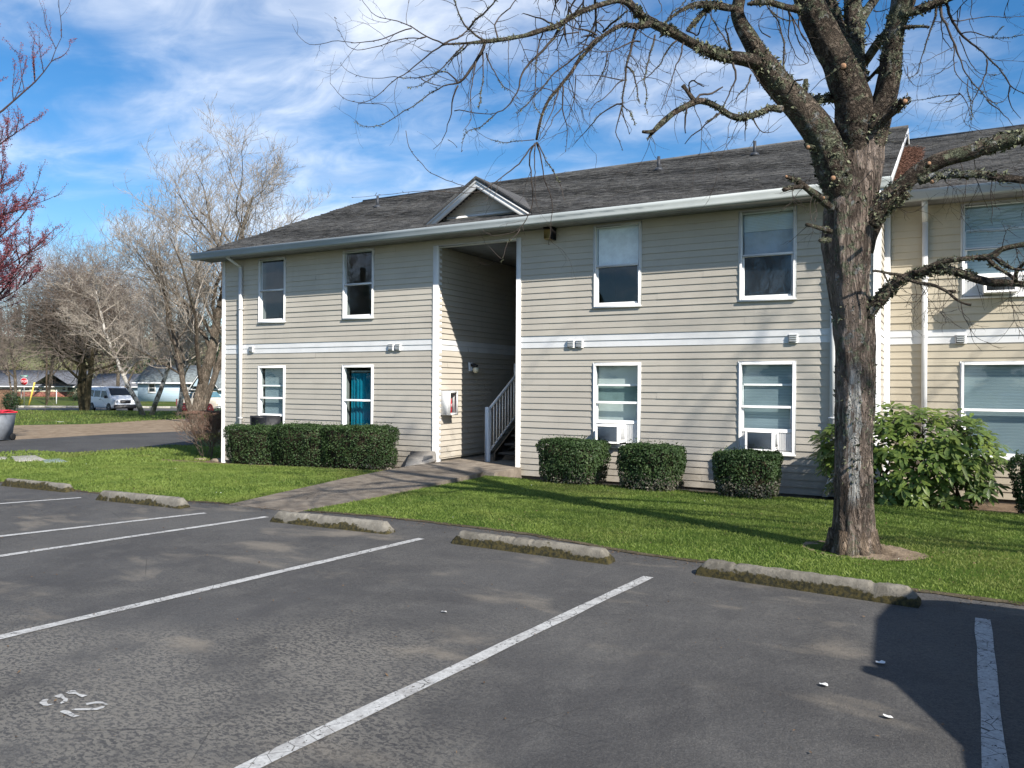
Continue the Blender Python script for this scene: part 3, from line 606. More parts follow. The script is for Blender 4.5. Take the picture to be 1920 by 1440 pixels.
def window(x0,x1,z0,z1,Y,label,rail=None,bottom=None,extra=None,fill=None,room=True):
    w=MB(); t=.04
    for a,b in (((x0,Y-.038,z0),(x0+t,Y+.07,z1)),((x1-t,Y-.038,z0),(x1,Y+.07,z1)),((x0+t,Y-.036,z1-t),(x1-t,Y+.07,z1)),((x0+t,Y-.042,z0),(x1-t,Y+.07,z0+t))): w.bbox(a,b,.005)
    for a,b in (((x0-.018,Y-.022,z0-.018),(x0,Y-.012,z1+.018)),((x1,Y-.022,z0-.018),(x1+.018,Y-.012,z1+.018)),((x0,Y-.0221,z1),(x1,Y-.012,z1+.018)),((x0-.02,Y-.05,z0-.03),(x1+.02,Y-.016,z0-.0005))): w.box(a,b)
    o=w.build('window',M_FRAME,BLD); o['label']=label
    zr=rail if rail is not None else (z0+z1)/2-.005; zb=bottom if bottom is not None else z0+t
    s=MB(); s.bbox((x0+t,Y-.026,zr-.018),(x1-t,Y+.02,zr+.024),.004)
    if bottom is not None: s.bbox((x0+t,Y+.004,zb-.03),(x1-t,Y+.045,zb+.03),.004); s.bbox((x0+t,Y+.006,zb+.03),(x0+t+.035,Y+.044,zr-.018),.003); s.bbox((x1-t-.035,Y+.006,zb+.03),(x1-t,Y+.044,zr-.018),.003)
    else:
        s.bbox((x0+t,Y+.004,z0+t),(x0+t+.032,Y+.044,zr-.018),.003); s.bbox((x1-t-.032,Y+.004,z0+t),(x1-t,Y+.044,zr-.018),.003); s.bbox((x0+t+.032,Y+.004,z0+t),(x1-t-.032,Y+.044,z0+t+.035),.003)
    if extra is not None: s.bbox((x0+t+.02,Y+.05,extra-.02),(x1-t-.02,Y+.075,extra+.02),.004); s.bbox((x0+t+.004,Y+.05,zr),(x0+t+.02,Y+.07,extra),.002)
    s.build('sash',M_FRAME,o)
    p=MB(); p.poly([(x0+t,Y+.0,zr),(x1-t,Y+.0,zr),(x1-t,Y+.0,z1-t),(x0+t,Y+.0,z1-t)]); p.build('pane',M_GLASS,o)
    p=MB(); p.poly([(x0+t,Y+.026,zb),(x1-t,Y+.026,zb),(x1-t,Y+.026,zr),(x0+t,Y+.026,zr)]); p.build('pane',M_GLASS,o)
    for (nm,mt,za,zz,yy,xa,xb) in (fill or []):
        f=MB(); kx=24; V=[]; X_=np.linspace(x0+t+xa,x1-t-xb,kx+1); amp=.018 if 'curtain' in nm else 0
        for z in (za,zz): V+= [(x,Y+yy+amp*math.sin(i*1.9)+amp*.5*math.sin(i*.7),z) for i,x in enumerate(X_)]
        f.add(V,[(i,i+1,kx+2+i,kx+1+i) for i in range(kx)]); f.build(nm,mt,o,smooth=True)
    # drywall return + a shallow view of the room
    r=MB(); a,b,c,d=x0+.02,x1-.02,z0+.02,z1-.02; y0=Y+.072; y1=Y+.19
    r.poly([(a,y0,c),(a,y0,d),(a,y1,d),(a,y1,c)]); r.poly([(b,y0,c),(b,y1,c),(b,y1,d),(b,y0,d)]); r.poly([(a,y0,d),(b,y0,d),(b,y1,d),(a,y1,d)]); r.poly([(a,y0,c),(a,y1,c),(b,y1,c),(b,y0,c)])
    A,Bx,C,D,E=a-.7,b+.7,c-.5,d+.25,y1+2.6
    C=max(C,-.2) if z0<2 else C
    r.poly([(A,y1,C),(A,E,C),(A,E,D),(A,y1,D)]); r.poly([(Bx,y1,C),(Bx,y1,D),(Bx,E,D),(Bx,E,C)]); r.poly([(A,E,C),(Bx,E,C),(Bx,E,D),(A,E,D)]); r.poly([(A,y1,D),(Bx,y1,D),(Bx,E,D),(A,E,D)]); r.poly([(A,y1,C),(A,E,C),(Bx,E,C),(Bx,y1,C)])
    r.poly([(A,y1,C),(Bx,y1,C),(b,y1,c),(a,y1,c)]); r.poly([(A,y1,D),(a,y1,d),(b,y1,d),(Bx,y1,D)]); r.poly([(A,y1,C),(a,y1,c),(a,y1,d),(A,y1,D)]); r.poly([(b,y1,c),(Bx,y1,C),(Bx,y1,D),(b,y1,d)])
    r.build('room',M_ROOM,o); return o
U,Lw=WIN_U,WIN_L
window(*WX[0],*U,WY,'dark upper window nearest the left corner of the building')
window(*WX[1],*U,WY,'dark upper window left of the stairwell opening')
window(*WX[2],*U,WY,'upper window right of the stairwell with a white blind in its top half',fill=[('blind',flat('white blind',(.85,.87,.90),.7),3.80,4.53,.07,.01,.01),('blind_stack',M_DARK,3.79,3.82,.068,.01,.01)])
window(*WX[3],*U,WY,'upper window over the right-hand air conditioner, pale top pane and dark lower pane',fill=[('blind',M_BLIND,4.24,4.53,.09,.01,.01),('shade',flat('grey shade',(.42,.47,.54),.8),3.84,4.25,.11,.01,.01),('insect_screen',M_SCREEN,3.12,3.84,.034,.03,.03)])
window(*WX[0],*Lw,WY,'lower window nearest the left corner, raised over a black air conditioner',rail=1.29,bottom=.89,extra=1.58,fill=[('blind',M_BLIND2,.7,1.99,.10,.06,.0)])
window(*WX[1],*Lw,WY,'lower window with a teal curtain left of the stairwell',fill=[('curtain',M_TEAL,.56,1.87,.13,.09,.0),('curtain_rod',flat('curtain rail',(.25,.3,.3),.5),1.89,1.93,.13,.09,.0)])
window(*WX[2],*Lw,WY,'lower window with a pale shade, raised over a white air conditioner right of the stairwell',rail=1.32,bottom=.97,extra=1.64,fill=[('shade',M_SHADE,1.66,1.99,.11,.0,.0),('shade',flat('sea green shade',(.17,.25,.245),.8),1.34,1.66,.12,.0,.0),('shade',M_SHADE,.99,1.34,.13,.0,.0)])
window(*WX[3],*Lw,WY,'lower window with grey slatted blinds, raised over a white air conditioner near the downspout',rail=1.29,bottom=.90,extra=1.66,fill=[('blind',M_BLIND2,.9,1.99,.085,.0,.0)])
window(.235,1.46,*U,WY2,'upper window of the right wing behind the mossy limb',rail=3.85,bottom=3.42,extra=4.15,fill=[('blind',M_BLIND2,3.42,4.53,.085,.0,.0)])
window(.235,1.46,*Lw,WY2,'wide lower window of the right wing behind the rhododendron',fill=[('blind',M_BLIND2,.56,2.0,.085,.0,.0)])
# ---------------------------------------------------------------- roof
def roof_slab(mb,x0,x1,ye,ze,yr,pit,seed,ov=.0):
    sl=math.sqrt(1+pit*pit); L=(yr-ye)*sl; rows=int(L/.14); R=random.Random(seed); nx=max(2,int((x1-x0)/.20)); u=Vector((0,1/sl,pit/sl)); nrm=Vector((0,-pit/sl,1/sl)); o=Vector((0,ye,ze))
    for i in range(rows+1):
        a=min(i*.14,L); b=min(a+.155,L+.01)
        if b-a<.01: continue
        lift=[.017+R.uniform(-.009,.013) for _ in range(nx+1)]
        xs=[x0+(x1-x0)*j/nx for j in range(nx+1)]
        V=[]; 
        for j,x in enumerate(xs):
            wv=.006*math.sin(x*1.3+i*.4)
            lo=o+u*a+nrm*(lift[j]+wv); up=o+u*b+nrm*(.0005+wv); un=o+u*(a+.004)+nrm*(-.004)
            V+= [(x,lo.y,lo.z),(x,up.y,up.z),(x,un.y,un.z)]
        mb.add(V,[f for j in range(nx) for f in ((3*j,3*j+3,3*j+4,3*j+1),(3*j+2,3*j+5,3*j+3,3*j))])
EX0,EX1=-15.95,-.72; RY,RZ=19.3,EVZ+PIT*6.3
mb=MB(); roof_slab(mb,EX0,EX1,12.98,EVZ,RY,PIT,1)
mb.add([(EX0,RY,RZ+.03),(EX1,RY,RZ+.03),(EX1,25.7,EVZ),(EX0,25.7,EVZ)],[(0,1,2,3)])
mb.add([(EX0,12.98,EVZ-.03),(EX1,12.98,EVZ-.03),(EX1,RY,RZ-.03),(EX0,RY,RZ-.03)],[(3,2,1,0)])
mb.tube([(EX0,RY,RZ+.012),(EX1,RY,RZ+.012)],.045,6)
rf=mb.build('roof',M_SHING,BLD)
mb=MB(); WRY=20.35; WEZ=4.74; roof_slab(mb,-.895,9.5,14.08,WEZ,WRY,PIT,2); mb.add([(-.9,WRY,WEZ+PIT*6.27),(9.5,WRY,WEZ+PIT*6.27),(9.5,26.6,WEZ),(-.9,26.6,WEZ)],[(0,1,2,3)]); mb.tube([(-.85,WRY,WEZ+PIT*6.27+.01),(9.5,WRY,WEZ+PIT*6.27+.01)],.045,6)
wr=mb.build('wing_roof',M_SHING,BLD)
def roofpt(x,y,ye=12.98,ze=EVZ,dz=.02):
    r=ray(x,y); t=(ze+dz-PIT*ye-EYE)/(r.z-PIT*r.y); return CAMP+r*t
# rakes, fascia, soffit, gutters
mb=MB()
for xx,s in ((EX1,1),(EX0,-1)):
    for (ya,za,yb,zb) in ((12.98,EVZ,RY,RZ),(25.6,EVZ,RY,RZ)):
        x0,x1=(xx-.02,xx+.005) if s>0 else (xx-.005,xx+.02)
        mb=MB(); mb.add([(x0,ya,za-.14),(x1,ya,za-.14),(x1,ya,za-.012),(x0,ya,za-.012),(x0,yb,zb-.14),(x1,yb,zb-.14),(x1,yb,zb-.012),(x0,yb,zb-.012)],[(0,1,2,3),(7,6,5,4),(0,4,5,1),(1,5,6,2),(2,6,7,3),(3,7,4,0)]); mb.build('rake_board',M_WHITE,BLD)
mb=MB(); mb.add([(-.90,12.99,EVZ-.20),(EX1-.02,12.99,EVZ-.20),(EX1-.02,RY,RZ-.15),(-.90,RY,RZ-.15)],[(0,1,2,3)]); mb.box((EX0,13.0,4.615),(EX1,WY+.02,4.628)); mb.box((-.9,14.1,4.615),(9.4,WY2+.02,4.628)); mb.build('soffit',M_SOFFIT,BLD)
mb=MB(); mb.box((EX0,12.985,4.60),(EX1,13.0,4.72)); mb.box((-.9,14.085,4.60),(9.4,14.1,4.72)); mb.build('fascia',M_GUT,BLD)
GPROF=[(0,.0),(-.075,.0),(-.085,.03),(-.082,.07),(-.10,.10),(-.105,.15),(-.098,.155),(-.090,.15),(-.085,.105),(-.072,.075),(-.07,.012),(0,.012)]
for (x0,x1,y,n_) in ((EX0-.03,EX1+.02,12.984,'gutter'),(-.55,9.4,14.084,'gutter')):
    mb=MB(); pr=[(y+a,4.605+b) for a,b in GPROF]; mb.prism(pr,x0,x1); mb.box((x0,y-.1,4.61),(x0+.004,y,4.755)); mb.box((x1-.004,y-.1,4.61),(x1,y,4.755)); mb.build(n_,M_GUT,BLD)
# boxed return at the right end of the main eave
mb=MB(); mb.bbox((EX1-.16,12.93,4.42),(EX1-.01,13.45,4.602),.01); mb.build('eave_return',M_WHITE,BLD)
def downspout(x,Y,top,zb,label,elbow=None,yfar=.45):
    mb=MB(); w,d=.085,.06; A=lambda x,y,z,dx=w,dy=d:(x,y,z)
    def seg(p,q):
        p=Vector(p);q=Vector(q); V=[]
        for c in (p,q): V+= [(c.x-w/2,c.y-d/2,c.z),(c.x+w/2,c.y-d/2,c.z),(c.x+w/2,c.y+d/2,c.z),(c.x-w/2,c.y+d/2,c.z)]
        mb.add(V,[(0,3,2,1),(4,5,6,7),(0,1,5,4),(1,2,6,5),(2,3,7,6),(3,0,4,7)])
    seg((x,Y-.055,zb),(x,Y-.055,top)); seg((x,Y-.055,top),(x,Y-yfar,top+.17)); seg((x,Y-yfar,top+.17),(x,Y-yfar,4.61))
    for z in (zb+.9,3.4): mb.box((x-w/2-.02,Y-.09,z),(x+w/2+.02,Y-.018,z+.03))
    if elbow:
        V=[]; 
        for c in ((x,Y-.055,zb),(x-.06,Y-.40,zb-.30)): V+= [(c[0]-w/2,c[1]-.03,c[2]),(c[0]+w/2,c[1]-.03,c[2]),(c[0]+w/2,c[1]+.04,c[2]+.03),(c[0]-w/2,c[1]+.04,c[2]+.03)]
        mb.add(V,[(0,3,2,1),(4,5,6,7),(0,1,5,4),(1,2,6,5),(2,3,7,6),(3,0,4,7)])
    o=mb.build('downspout',M_WHITE,BLD); return o
downspout(-14.86,WY,4.42,-.12,''); downspout(-1.56,WY,4.42,.22,'',elbow=True); downspout(-.29,WY2,4.34,-.05,'')
# small dormer over the stairwell
DX0,DX1,DXC,DY,DZP=-9.47,-6.99,-8.23,13.45,5.735
def zr(Y): return EVZ+PIT*(Y-12.98)
zf=zr(DY)+.0; pd=(DZP-zf)/(DX1-DXC)
mb=MB(); yb=12.98+(DZP-EVZ)/PIT
for sx,xf in ((-1,DX0),(1,DX1)):
    mb.add([(DXC,DY-.04,DZP+.07),(xf+sx*.03,DY-.04,zf+.06),(DXC,yb+.1,DZP+.07)],[(0,1,2)]); mb.add([(DXC,DY-.04,DZP-.004),(xf+sx*.03,DY-.04,zf-.004),(DXC,DY-.04,DZP+.07),(xf+sx*.03,DY-.04,zf+.06),(DXC,DY,DZP-.004),(xf,DY,zf-.004)],[(0,1,3,2),(0,4,5,1)])
    mb.add([(DXC,DY,DZP-.01),(xf,DY,zf-.01),(DXC,yb+.1,DZP-.01)],[(2,1,0)])
do=mb.build('dormer',M_SHING,BLD); do['label']='small decorative gable on the roof above the stairwell opening'
mb=MB(); wbd=.135
for xf in (DX0,DX1):
    for (o1,o2,ya,yb2) in ((.008,.05,-.03,.02),(.05,wbd+.03,-.012,.02)):
        mb.add([(DXC,DY+ya,DZP-o1),(xf,DY+ya,zf-o1),(xf+(DXC-xf)*.0,DY+ya,zf-o2),(DXC,DY+ya,DZP-o2),(DXC,DY+yb2,DZP-o1),(xf,DY+yb2,zf-o1),(xf,DY+yb2,zf-o2),(DXC,DY+yb2,DZP-o2)],[(0,1,2,3),(7,6,5,4),(3,2,6,7),(0,4,5,1),(1,5,6,2)])
mb.build('dormer_fascia',M_WHITE,do)
mb=MB(); yw=DY+.28; zl=zr(yw)-.02; half=(DZP-.03-zl)/pd
n_=28
for i in range(n_):
    xa=DXC-half+2*half*i/n_; xb=DXC-half+2*half*(i+1)/n_; xm=(xa+xb)/2; zt=DZP-.03-abs(xm-DXC)*pd
    if zt>zl+.01: lap(mb,xa,xb,zl,zt,lambda s,z,o:(s,yw-o,z))
mb.build('dormer_siding',M_SIDE,do)
mb=MB(); mb.bbox((DXC-half+.18,yw-.045,zl+.035),(DXC+half-.18,yw-.022,zl+.075),.002); mb.build('dormer_flashing',M_WHITE,do)
for (x,y) in ((1235,318),(1415,290),(708,388)):
    p=roofpt(x,y); mb=MB(); mb.lathe([(.036,-.05),(.036,.30),(.026,.30),(.026,.2)],12,p); mb.lathe([(.13,-.04),(.06,.045),(.038,.05)],14,p); o=mb.build('vent_pipe',flat('vent pipe metal',(.045,.05,.06),.5,.4),BLD); 
# reddish needle litter in the valley beside the gable
mb=MB(); R=np.random.default_rng(3); sl=math.sqrt(1+PIT*PIT)
c=[roofpt(x,y,14.08,WEZ,.0) for x,y in ((1694,279),(1729,279),(1727,300),(1692,330),(1660,352),(1664,345))]
def inpoly(P2,x,y):
    r=np.zeros(len(x),bool); n=len(P2)
    for i in range(n):
        x1,y1=P2[i];x2,y2=P2[(i+1)%n]; r^=((y1>y)!=(y2>y))&(x<(x2-x1)*(y-y1)/(y2-y1+1e-9)+x1)
    return r
Pp=[(-.86,p.y) if i in (0,4,5) else (p.x,p.y) for i,p in enumerate(c)]
X=R.uniform(-.88,max(p[0] for p in Pp)+.05,9000); Y=R.uniform(min(p[1] for p in Pp)-.3,max(p[1] for p in Pp)+.1,9000); ok=inpoly(Pp,X+R.normal(0,.03,9000),Y+R.normal(0,.1,9000)); X=X[ok];Y=Y[ok]
Z=WEZ+PIT*(Y-14.08)+.012+R.uniform(0,.03,len(X)); a=R.uniform(0,6.28,len(X)); l=.035; V=np.stack([np.stack([X-np.cos(a)*l,Y-np.sin(a)*l,Z-PIT*np.sin(a)*l],1),np.stack([X+np.sin(a)*.012,Y,Z+.01],1),np.stack([X+np.cos(a)*l,Y+np.sin(a)*l,Z+PIT*np.sin(a)*l],1)],1).reshape(-1,3)
mb.add(V,(np.arange(len(X))[:,None]*3+np.array([[0,1,2]]))); o=mb.build('needle_litter',flat('red brown needles',(.115,.062,.045),.95,.1,0,.4,15),BLD); struct(o,'stuff')
# louvred wall vents on the belt
for (x,y,Yp) in ((473,655,WY),(735,651,WY),(748,651,WY),(1072,645,WY),(1088,645,WY),(1488,635,WY),(1802,636,WY2)):
    p=PY(x,y,Yp); mb=MB(); s=.078; mb.bbox((p.x-s,Yp-.045,p.z-s),(p.x+s,Yp-.012,p.z+s),.008)
    for k in range(4): z=p.z-s+.03+k*.033; mb.add([(p.x-s+.018,Yp-.048,z+.024),(p.x+s-.018,Yp-.048,z+.024),(p.x+s-.018,Yp-.066,z),(p.x-s+.018,Yp-.066,z),(p.x-s+.018,Yp-.046,z),(p.x+s-.018,Yp-.046,z)],[(3,2,1,0),(3,4,5,2)])
    mb.build('wall_vent',M_WHITE,BLD)
# ---------------------------------------------------------------- stairs
ST=thing('staircase','open timber staircase with white railing inside the stairwell','staircase',(-7.8,14.3,.03))
SX0,SX1=-8.30,-7.36; rise,run=.172,.275; y0=14.42; z0=.032
for k in range(12):
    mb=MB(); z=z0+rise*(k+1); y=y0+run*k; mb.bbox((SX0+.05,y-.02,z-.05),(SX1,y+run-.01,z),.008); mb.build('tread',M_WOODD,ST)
for xs in (SX0,SX1-.0):
    mb=MB(); y=y0-.12; n=12; V=[(xs,y,z0),(xs,y,z0+.17),(xs,y0+run*n,z0+rise*n+.13),(xs,y0+run*n,z0+rise*n-.17),(xs,y0+.16,z0)]; W_=[(v[0]+.045,v[1],v[2]) for v in V]
    mb.add(V+W_,[(0,1,2,3,4),(9,8,7,6,5)]+[(i,(i+1)%5+0,5+(i+1)%5,5+i) for i in range(5)]); mb.build('stringer',M_WOODD,ST)
NY=14.06; mb=MB(); mb.bbox((SX0-.045,NY-.045,z0),(SX0+.045,NY+.045,1.17),.008); mb.build('newel_post',M_WHITE,ST)
sl_=.62
def railz(Y,z): return z+sl_*(Y-NY)
mb=MB(); Ye=17.6
for (zz,w,h) in ((1.11,.05,.045),(.215,.035,.03)):
    a=(SX0-w/2,NY+.045,railz(NY+.045,zz)); V=[]
    for Y in (NY+.045,Ye): 
        z=railz(Y,zz); V+=[(SX0-w/2,Y,z-h),(SX0+w/2,Y,z-h),(SX0+w/2,Y,z),(SX0-w/2,Y,z)]
    mb.add(V,[(0,3,2,1),(4,5,6,7),(0,1,5,4),(1,2,6,5),(2,3,7,6),(3,0,4,7)])
mb.build('handrail',M_WHITE,ST)
for k in range(26):
    Y=NY+.13+k*.125; mb=MB(); mb.box((SX0-.012,Y-.012,railz(Y,.20)),(SX0+.012,Y+.012,railz(Y,1.08))); mb.build('baluster',M_WHITE,ST)
mb=MB(); mb.box((SX0-.05,15.27,.9),(SX0+.05,15.37,2.1)); mb.build('newel_post',M_WHITE,ST)
mb=MB(); mb.box((-9.14,17.9,2.2),(-7.37,21.8,2.4)); mb.build('landing',M_WOODD,ST)
def m_clear():
    n=NT('clear cabinet glass'); n.N.remove(n.b); tr=n.N.new('ShaderNodeBsdfTransparent'); tr.inputs[0].default_value=(.95,.96,.96,1); gl=n.N.new('ShaderNodeBsdfGlossy'); gl.inputs['Roughness'].default_value=.03; mx=n.N.new('ShaderNodeMixShader'); mx.inputs[0].default_value=.05
    n.L.new(tr.outputs[0],mx.inputs[1]); n.L.new(gl.outputs[0],mx.inputs[2]); n.L.new(mx.outputs[0],n.out.inputs[0]); return n.m
# ---------------------------------------------------------------- fixtures on the building
L1=thing('wall_lamp','globe wall lamp on a white plate inside the stairwell','lamp',(-9.14,14.70,2.02))
mb=MB(); mb.bbox((-9.143,14.62,1.92),(-9.09,14.74,2.12),.01); mb.build('back_plate',M_WHITE,L1)
mb=MB(); mb.tube([(-9.09,14.68,2.06),(-8.99,14.68,2.06)],.035,10); mb.lathe([(.04,0),(.055,.03),(.055,.06),(.03,.07)],12,(-8.98,14.68,2.0)); mb.build('lamp_holder',M_DARK,L1)
mb=MB(); mb.lathe([(.002,-.075),(.04,-.064),(.065,-.035),(.075,0),(.065,.035),(.045,.055)],18,(-8.97,14.68,1.955)); mb.build('globe',flat('cream glass globe',(.62,.60,.47),.3,.5,0,.04),L1,smooth=True)
E1=thing('extinguisher_cabinet','white fire extinguisher cabinet with a glass front at the stairwell entrance','cabinet',(-9.14,13.66,1.3))
xa,xb,ya,yb,za,zb=-9.143,-8.93,13.56,13.88,1.0,1.50
mb=MB()
for a,b in (((xa,ya,za),(xb,ya+.012,zb)),((xa,yb-.012,za),(xb,yb,zb)),((xa,ya+.012,za),(xb,yb-.012,za+.012)),((xa,ya+.012,zb-.012),(xb,yb-.012,zb)),((xa,ya+.012,za+.012),(xa+.006,yb-.012,zb-.012))): mb.box(a,b)
mb.build('case',M_WHITE,E1)
mb=MB()
for a,b in (((xb-.002,ya-.003,za-.003),(xb+.012,ya+.045,zb+.003)),((xb-.002,yb-.045,za-.003),(xb+.012,yb+.003,zb+.003)),((xb-.002,ya+.045,za-.003),(xb+.012,yb-.045,za+.045)),((xb-.002,ya+.045,zb-.045),(xb+.012,yb-.045,zb+.003))): mb.box(a,b)
mb.build('door_frame',M_WHITE,E1)
mb=MB(); mb.poly([(xb+.004,ya+.045,za+.045),(xb+.004,yb-.045,za+.045),(xb+.004,yb-.045,zb-.045),(xb+.004,ya+.045,zb-.045)]); mb.build('glass_front',m_clear(),E1)
F1=thing('fire_extinguisher','red fire extinguisher standing inside the white wall cabinet','extinguisher',(-9.03,13.72,1.02))
mb=MB(); mb.lathe([(.05,0),(.055,.01),(.055,.28),(.045,.32),(.018,.35),(.018,.37)],16,(-9.03,13.72,1.02)); mb.build('cylinder',flat('extinguisher red',(.62,.02,.03),.35,.5),F1,smooth=True)
mb=MB(); mb.bbox((-9.055,13.69,1.39),(-9.005,13.76,1.42),.004); mb.tube([(-9.0,13.74,1.40),(-8.985,13.77,1.36),(-8.98,13.775,1.25)],.006,6); mb.build('valve',M_DARK,F1)
mb=MB(); mb.box((-8.976,13.70,1.16),(-8.973,13.74,1.23)); mb.build('tag_label',flat('pink paper tag',(.75,.35,.40),.7),F1)
p=PY(1032,434,13.42); FL=thing('floodlight','black floodlight with an amber lens under the eave right of the stairwell','light',(p.x,WY,p.z))
mb=MB(); mb.bbox((p.x-.10,13.30,p.z+.03),(p.x+.10,13.49,p.z+.16),.01); mb.bbox((p.x-.03,13.44,p.z-.03),(p.x+.03,13.488,p.z+.10),.006); mb.bbox((p.x+.06,13.29,p.z-.17),(p.x+.10,13.47,p.z+.03),.005); mb.build('housing',M_DARK,FL)
mb=MB(); mb.bbox((p.x-.09,13.305,p.z-.16),(p.x+.06,13.45,p.z+.03),.012); mb.build('lens',flat('amber lens',(.34,.25,.10),.3,.5),FL)
# window air conditioners
def ac(x0,x1,z0,z1,Y,dep,label,wx0,wx1,body,grille,accordion=True,zt=None):
    A=thing('air_conditioner',label,'air conditioner',((x0+x1)/2,Y,z0),group='window air conditioners')
    yf=Y-dep; mb=MB(); mb.bbox((x0,yf+.012,z0),(x1,Y+.06,z1),.012)
    for a,b in (((x0-.004,yf,z0-.004),(x0+.035,yf+.02,z1+.004)),((x1-.045,yf,z0-.004),(x1+.004,yf+.02,z1+.004)),((x0+.035,yf,z0-.004),(x1-.045,yf+.02,z0+.03)),((x0+.035,yf,z1-.035),(x1-.045,yf+.02,z1+.004))): mb.bbox(a,b,.004)
    mb.build('case',body,A)
    g_=MB(); k=16
    for i in range(k):
        z=z0+.034+(z1-z0-.075)*i/(k-1); g_.box((x0+.036,yf+.003,z-.0022),(x1-.046,yf+.011,z+.0022))
    g_.build('front_grille',grille,A)
    mb=MB(); 
    for i in range(7): y=yf+.09+i*.028; mb.box((x1+.0005,y,z0+.06),(x1+.004,y+.012,z1-.06))
    mb.build('side_louvre',grille if body is M_DARK else flat('mid grey louvre',(.35,.36,.37),.6),A)  # louvre strips in one even mid grey on the white cases
    if accordion:
        for (a,b) in ((wx0+.04,x0),(x1,wx1-.04)):
            if b-a<.03: continue
            mb=MB(); n=max(4,int((b-a)/.018)); zt_=zt or z1+.02
            V=[];
            for i in range(n+1):
                x=a+(b-a)*i/n; y=Y+.02+(.012 if i%2 else -.006); V+=[(x,y,z0-.01),(x,y,zt_)]
            mb.add(V,[(2*i,2*i+2,2*i+3,2*i+1) for i in range(n)]); mb.build('accordion_panel',M_WHITE,A)
    return A
M_COIL=flat('grey condenser fins',(.055,.058,.065),.6,.3,.2); M_ACW=flat('white appliance enamel',(.72,.72,.71),.4,.4,0,.05)
ac(-5.51,-5.06,.60,.93,WY,.34,'small white air conditioner in the lower window just right of the stairwell',-5.69,-4.79,M_ACW,M_COIL,zt=.96)
ac(-2.86,-2.40,.585,.915,WY,.36,'white air conditioner in the lower window above the lone low hedge near the tree',-3.04,-2.14,M_ACW,M_COIL,zt=.87)
ac(-14.13,-13.60,.60,.88,WY,.42,'black air conditioner in the lower window at the left, above the long hedge',-14.29,-13.44,M_DARK,flat('dull dark grille',(.05,.053,.06),.5),False)
ac(.53,.98,3.11,3.37,WY2,.36,'white air conditioner in the upper window of the right wing, behind the mossy limb',.235,1.46,M_ACW,M_COIL,zt=3.39)
# sloped slab of concrete against the wall, left of the stairwell
SP=[G(757,880,.03),G(816,860,.06)]
mb=MB(); a=PY(770,846,13.44); b=PY(816,846,13.44); c=PY(817,861,13.3); d=PY(757,880,12.5)
T=Vector((0,.03,-.05)); mb.add([a,b,c,d,a+T,b+T,c+T,d+T],[(0,1,2,3),(7,6,5,4),(0,4,5,1),(1,5,6,2),(2,6,7,3),(3,7,4,0)])
tag(mb.build('sloped_slab',flat('smooth grey cement',(.30,.28,.255),.85,.2,0,.06,2),origin=c),'smooth grey slab leaning on the siding left of the stairwell, beside the walkway','slab')
# ---------------------------------------------------------------- bark materials
def m_bark(name,a,b,lich=.5,licol=(.20,.215,.145),vert=True,paint=False):
    n=NT(name); v=n.mapping((1,1,.20) if vert else (1,1,1))
    r=n.noise(20,7,.70,.9,src=v); rg=n.math('ABSOLUTE',n.math('SUBTRACT',n.noise(15,5,.62,1.1,src=v),.5)); c=n.mix(n.rng(r,.36,.64),a,b)
    c=n.mix(n.rng(rg,.0,.045,.85,0),c,tuple(x*.25 for x in a))
    c=n.mix(n.rng(n.noise(2.2,3,.5),.45,.65,0,.55),c,tuple(x*1.35 for x in b))
    l=n.math('ADD',n.noise(13,6,.7,.3),n.math('MULTIPLY',n.math('SUBTRACT',n.noise(1.7,3,.5),.5),.55))
    lc=n.mix(n.rng(n.noise(60,3,.6),.35,.65),tuple(x*.45 for x in licol),tuple(x*1.15 for x in licol)); lc=n.mix(n.rng(n.noise(9,3,.6),.55,.65),lc,(.30,.31,.30))
    c=n.mix(n.rng(l,.66-.2*lich,.74-.2*lich,0,.92),c,lc)
    if paint:
        x,y,z=n.sep()[:3]
        cen=n.math('ADD',.035,n.math('MULTIPLY',n.math('SUBTRACT',z,1.0),.005))
        dx=n.math('ABSOLUTE',n.math('SUBTRACT',x,cen)); wd=n.math('ADD',n.math('MULTIPLY',n.noise(3.2,4,.6,src=n.mapping((1,1,1.2))),.15),-.018)
        zr_=n.math('MULTIPLY',n.rng(z,.42,.62),n.rng(z,1.62,2.0,1,0)); k=n.rng(n.math('SUBTRACT',wd,dx),.0,.012)
        cr=n.rng(n.noise(30,5,.75,.6,src=n.mapping((1,1,.22))),.52,.60,1,0); front=n.rng(y,-.10,-.06,1,0)
        pf=n.math('MULTIPLY',n.math('MULTIPLY',k,zr_),n.math('MULTIPLY',cr,front))
        c=n.mix(n.math('MULTIPLY',pf,.80),c,(.50,.50,.475))
        c=n.mix(n.rng(n.math('ADD',z,n.math('MULTIPLY',n.noise(5,4,.6),.35)),.12,.45,.75,0),c,(.20,.155,.115))
    h=n.math('ADD',n.math('MULTIPLY',r,1.0),n.math('MULTIPLY',n.rng(rg,0,.10),1.3)); n.bump(h,1.0,.034); return n.done(c,.92,.15)
M_BARK=m_bark('fissured brown bark',(.125,.095,.076),(.30,.24,.20),.50,paint=True)
M_LIMB=m_bark('lichen covered bark',(.072,.055,.044),(.16,.128,.10),.78,vert=False)
M_TWIG=flat('grey brown twigs',(.062,.050,.043),.85,.15,0,.35,5); M_LICH=flat('grey green lichen',(.17,.18,.115),.95,.1,0,.45,24)
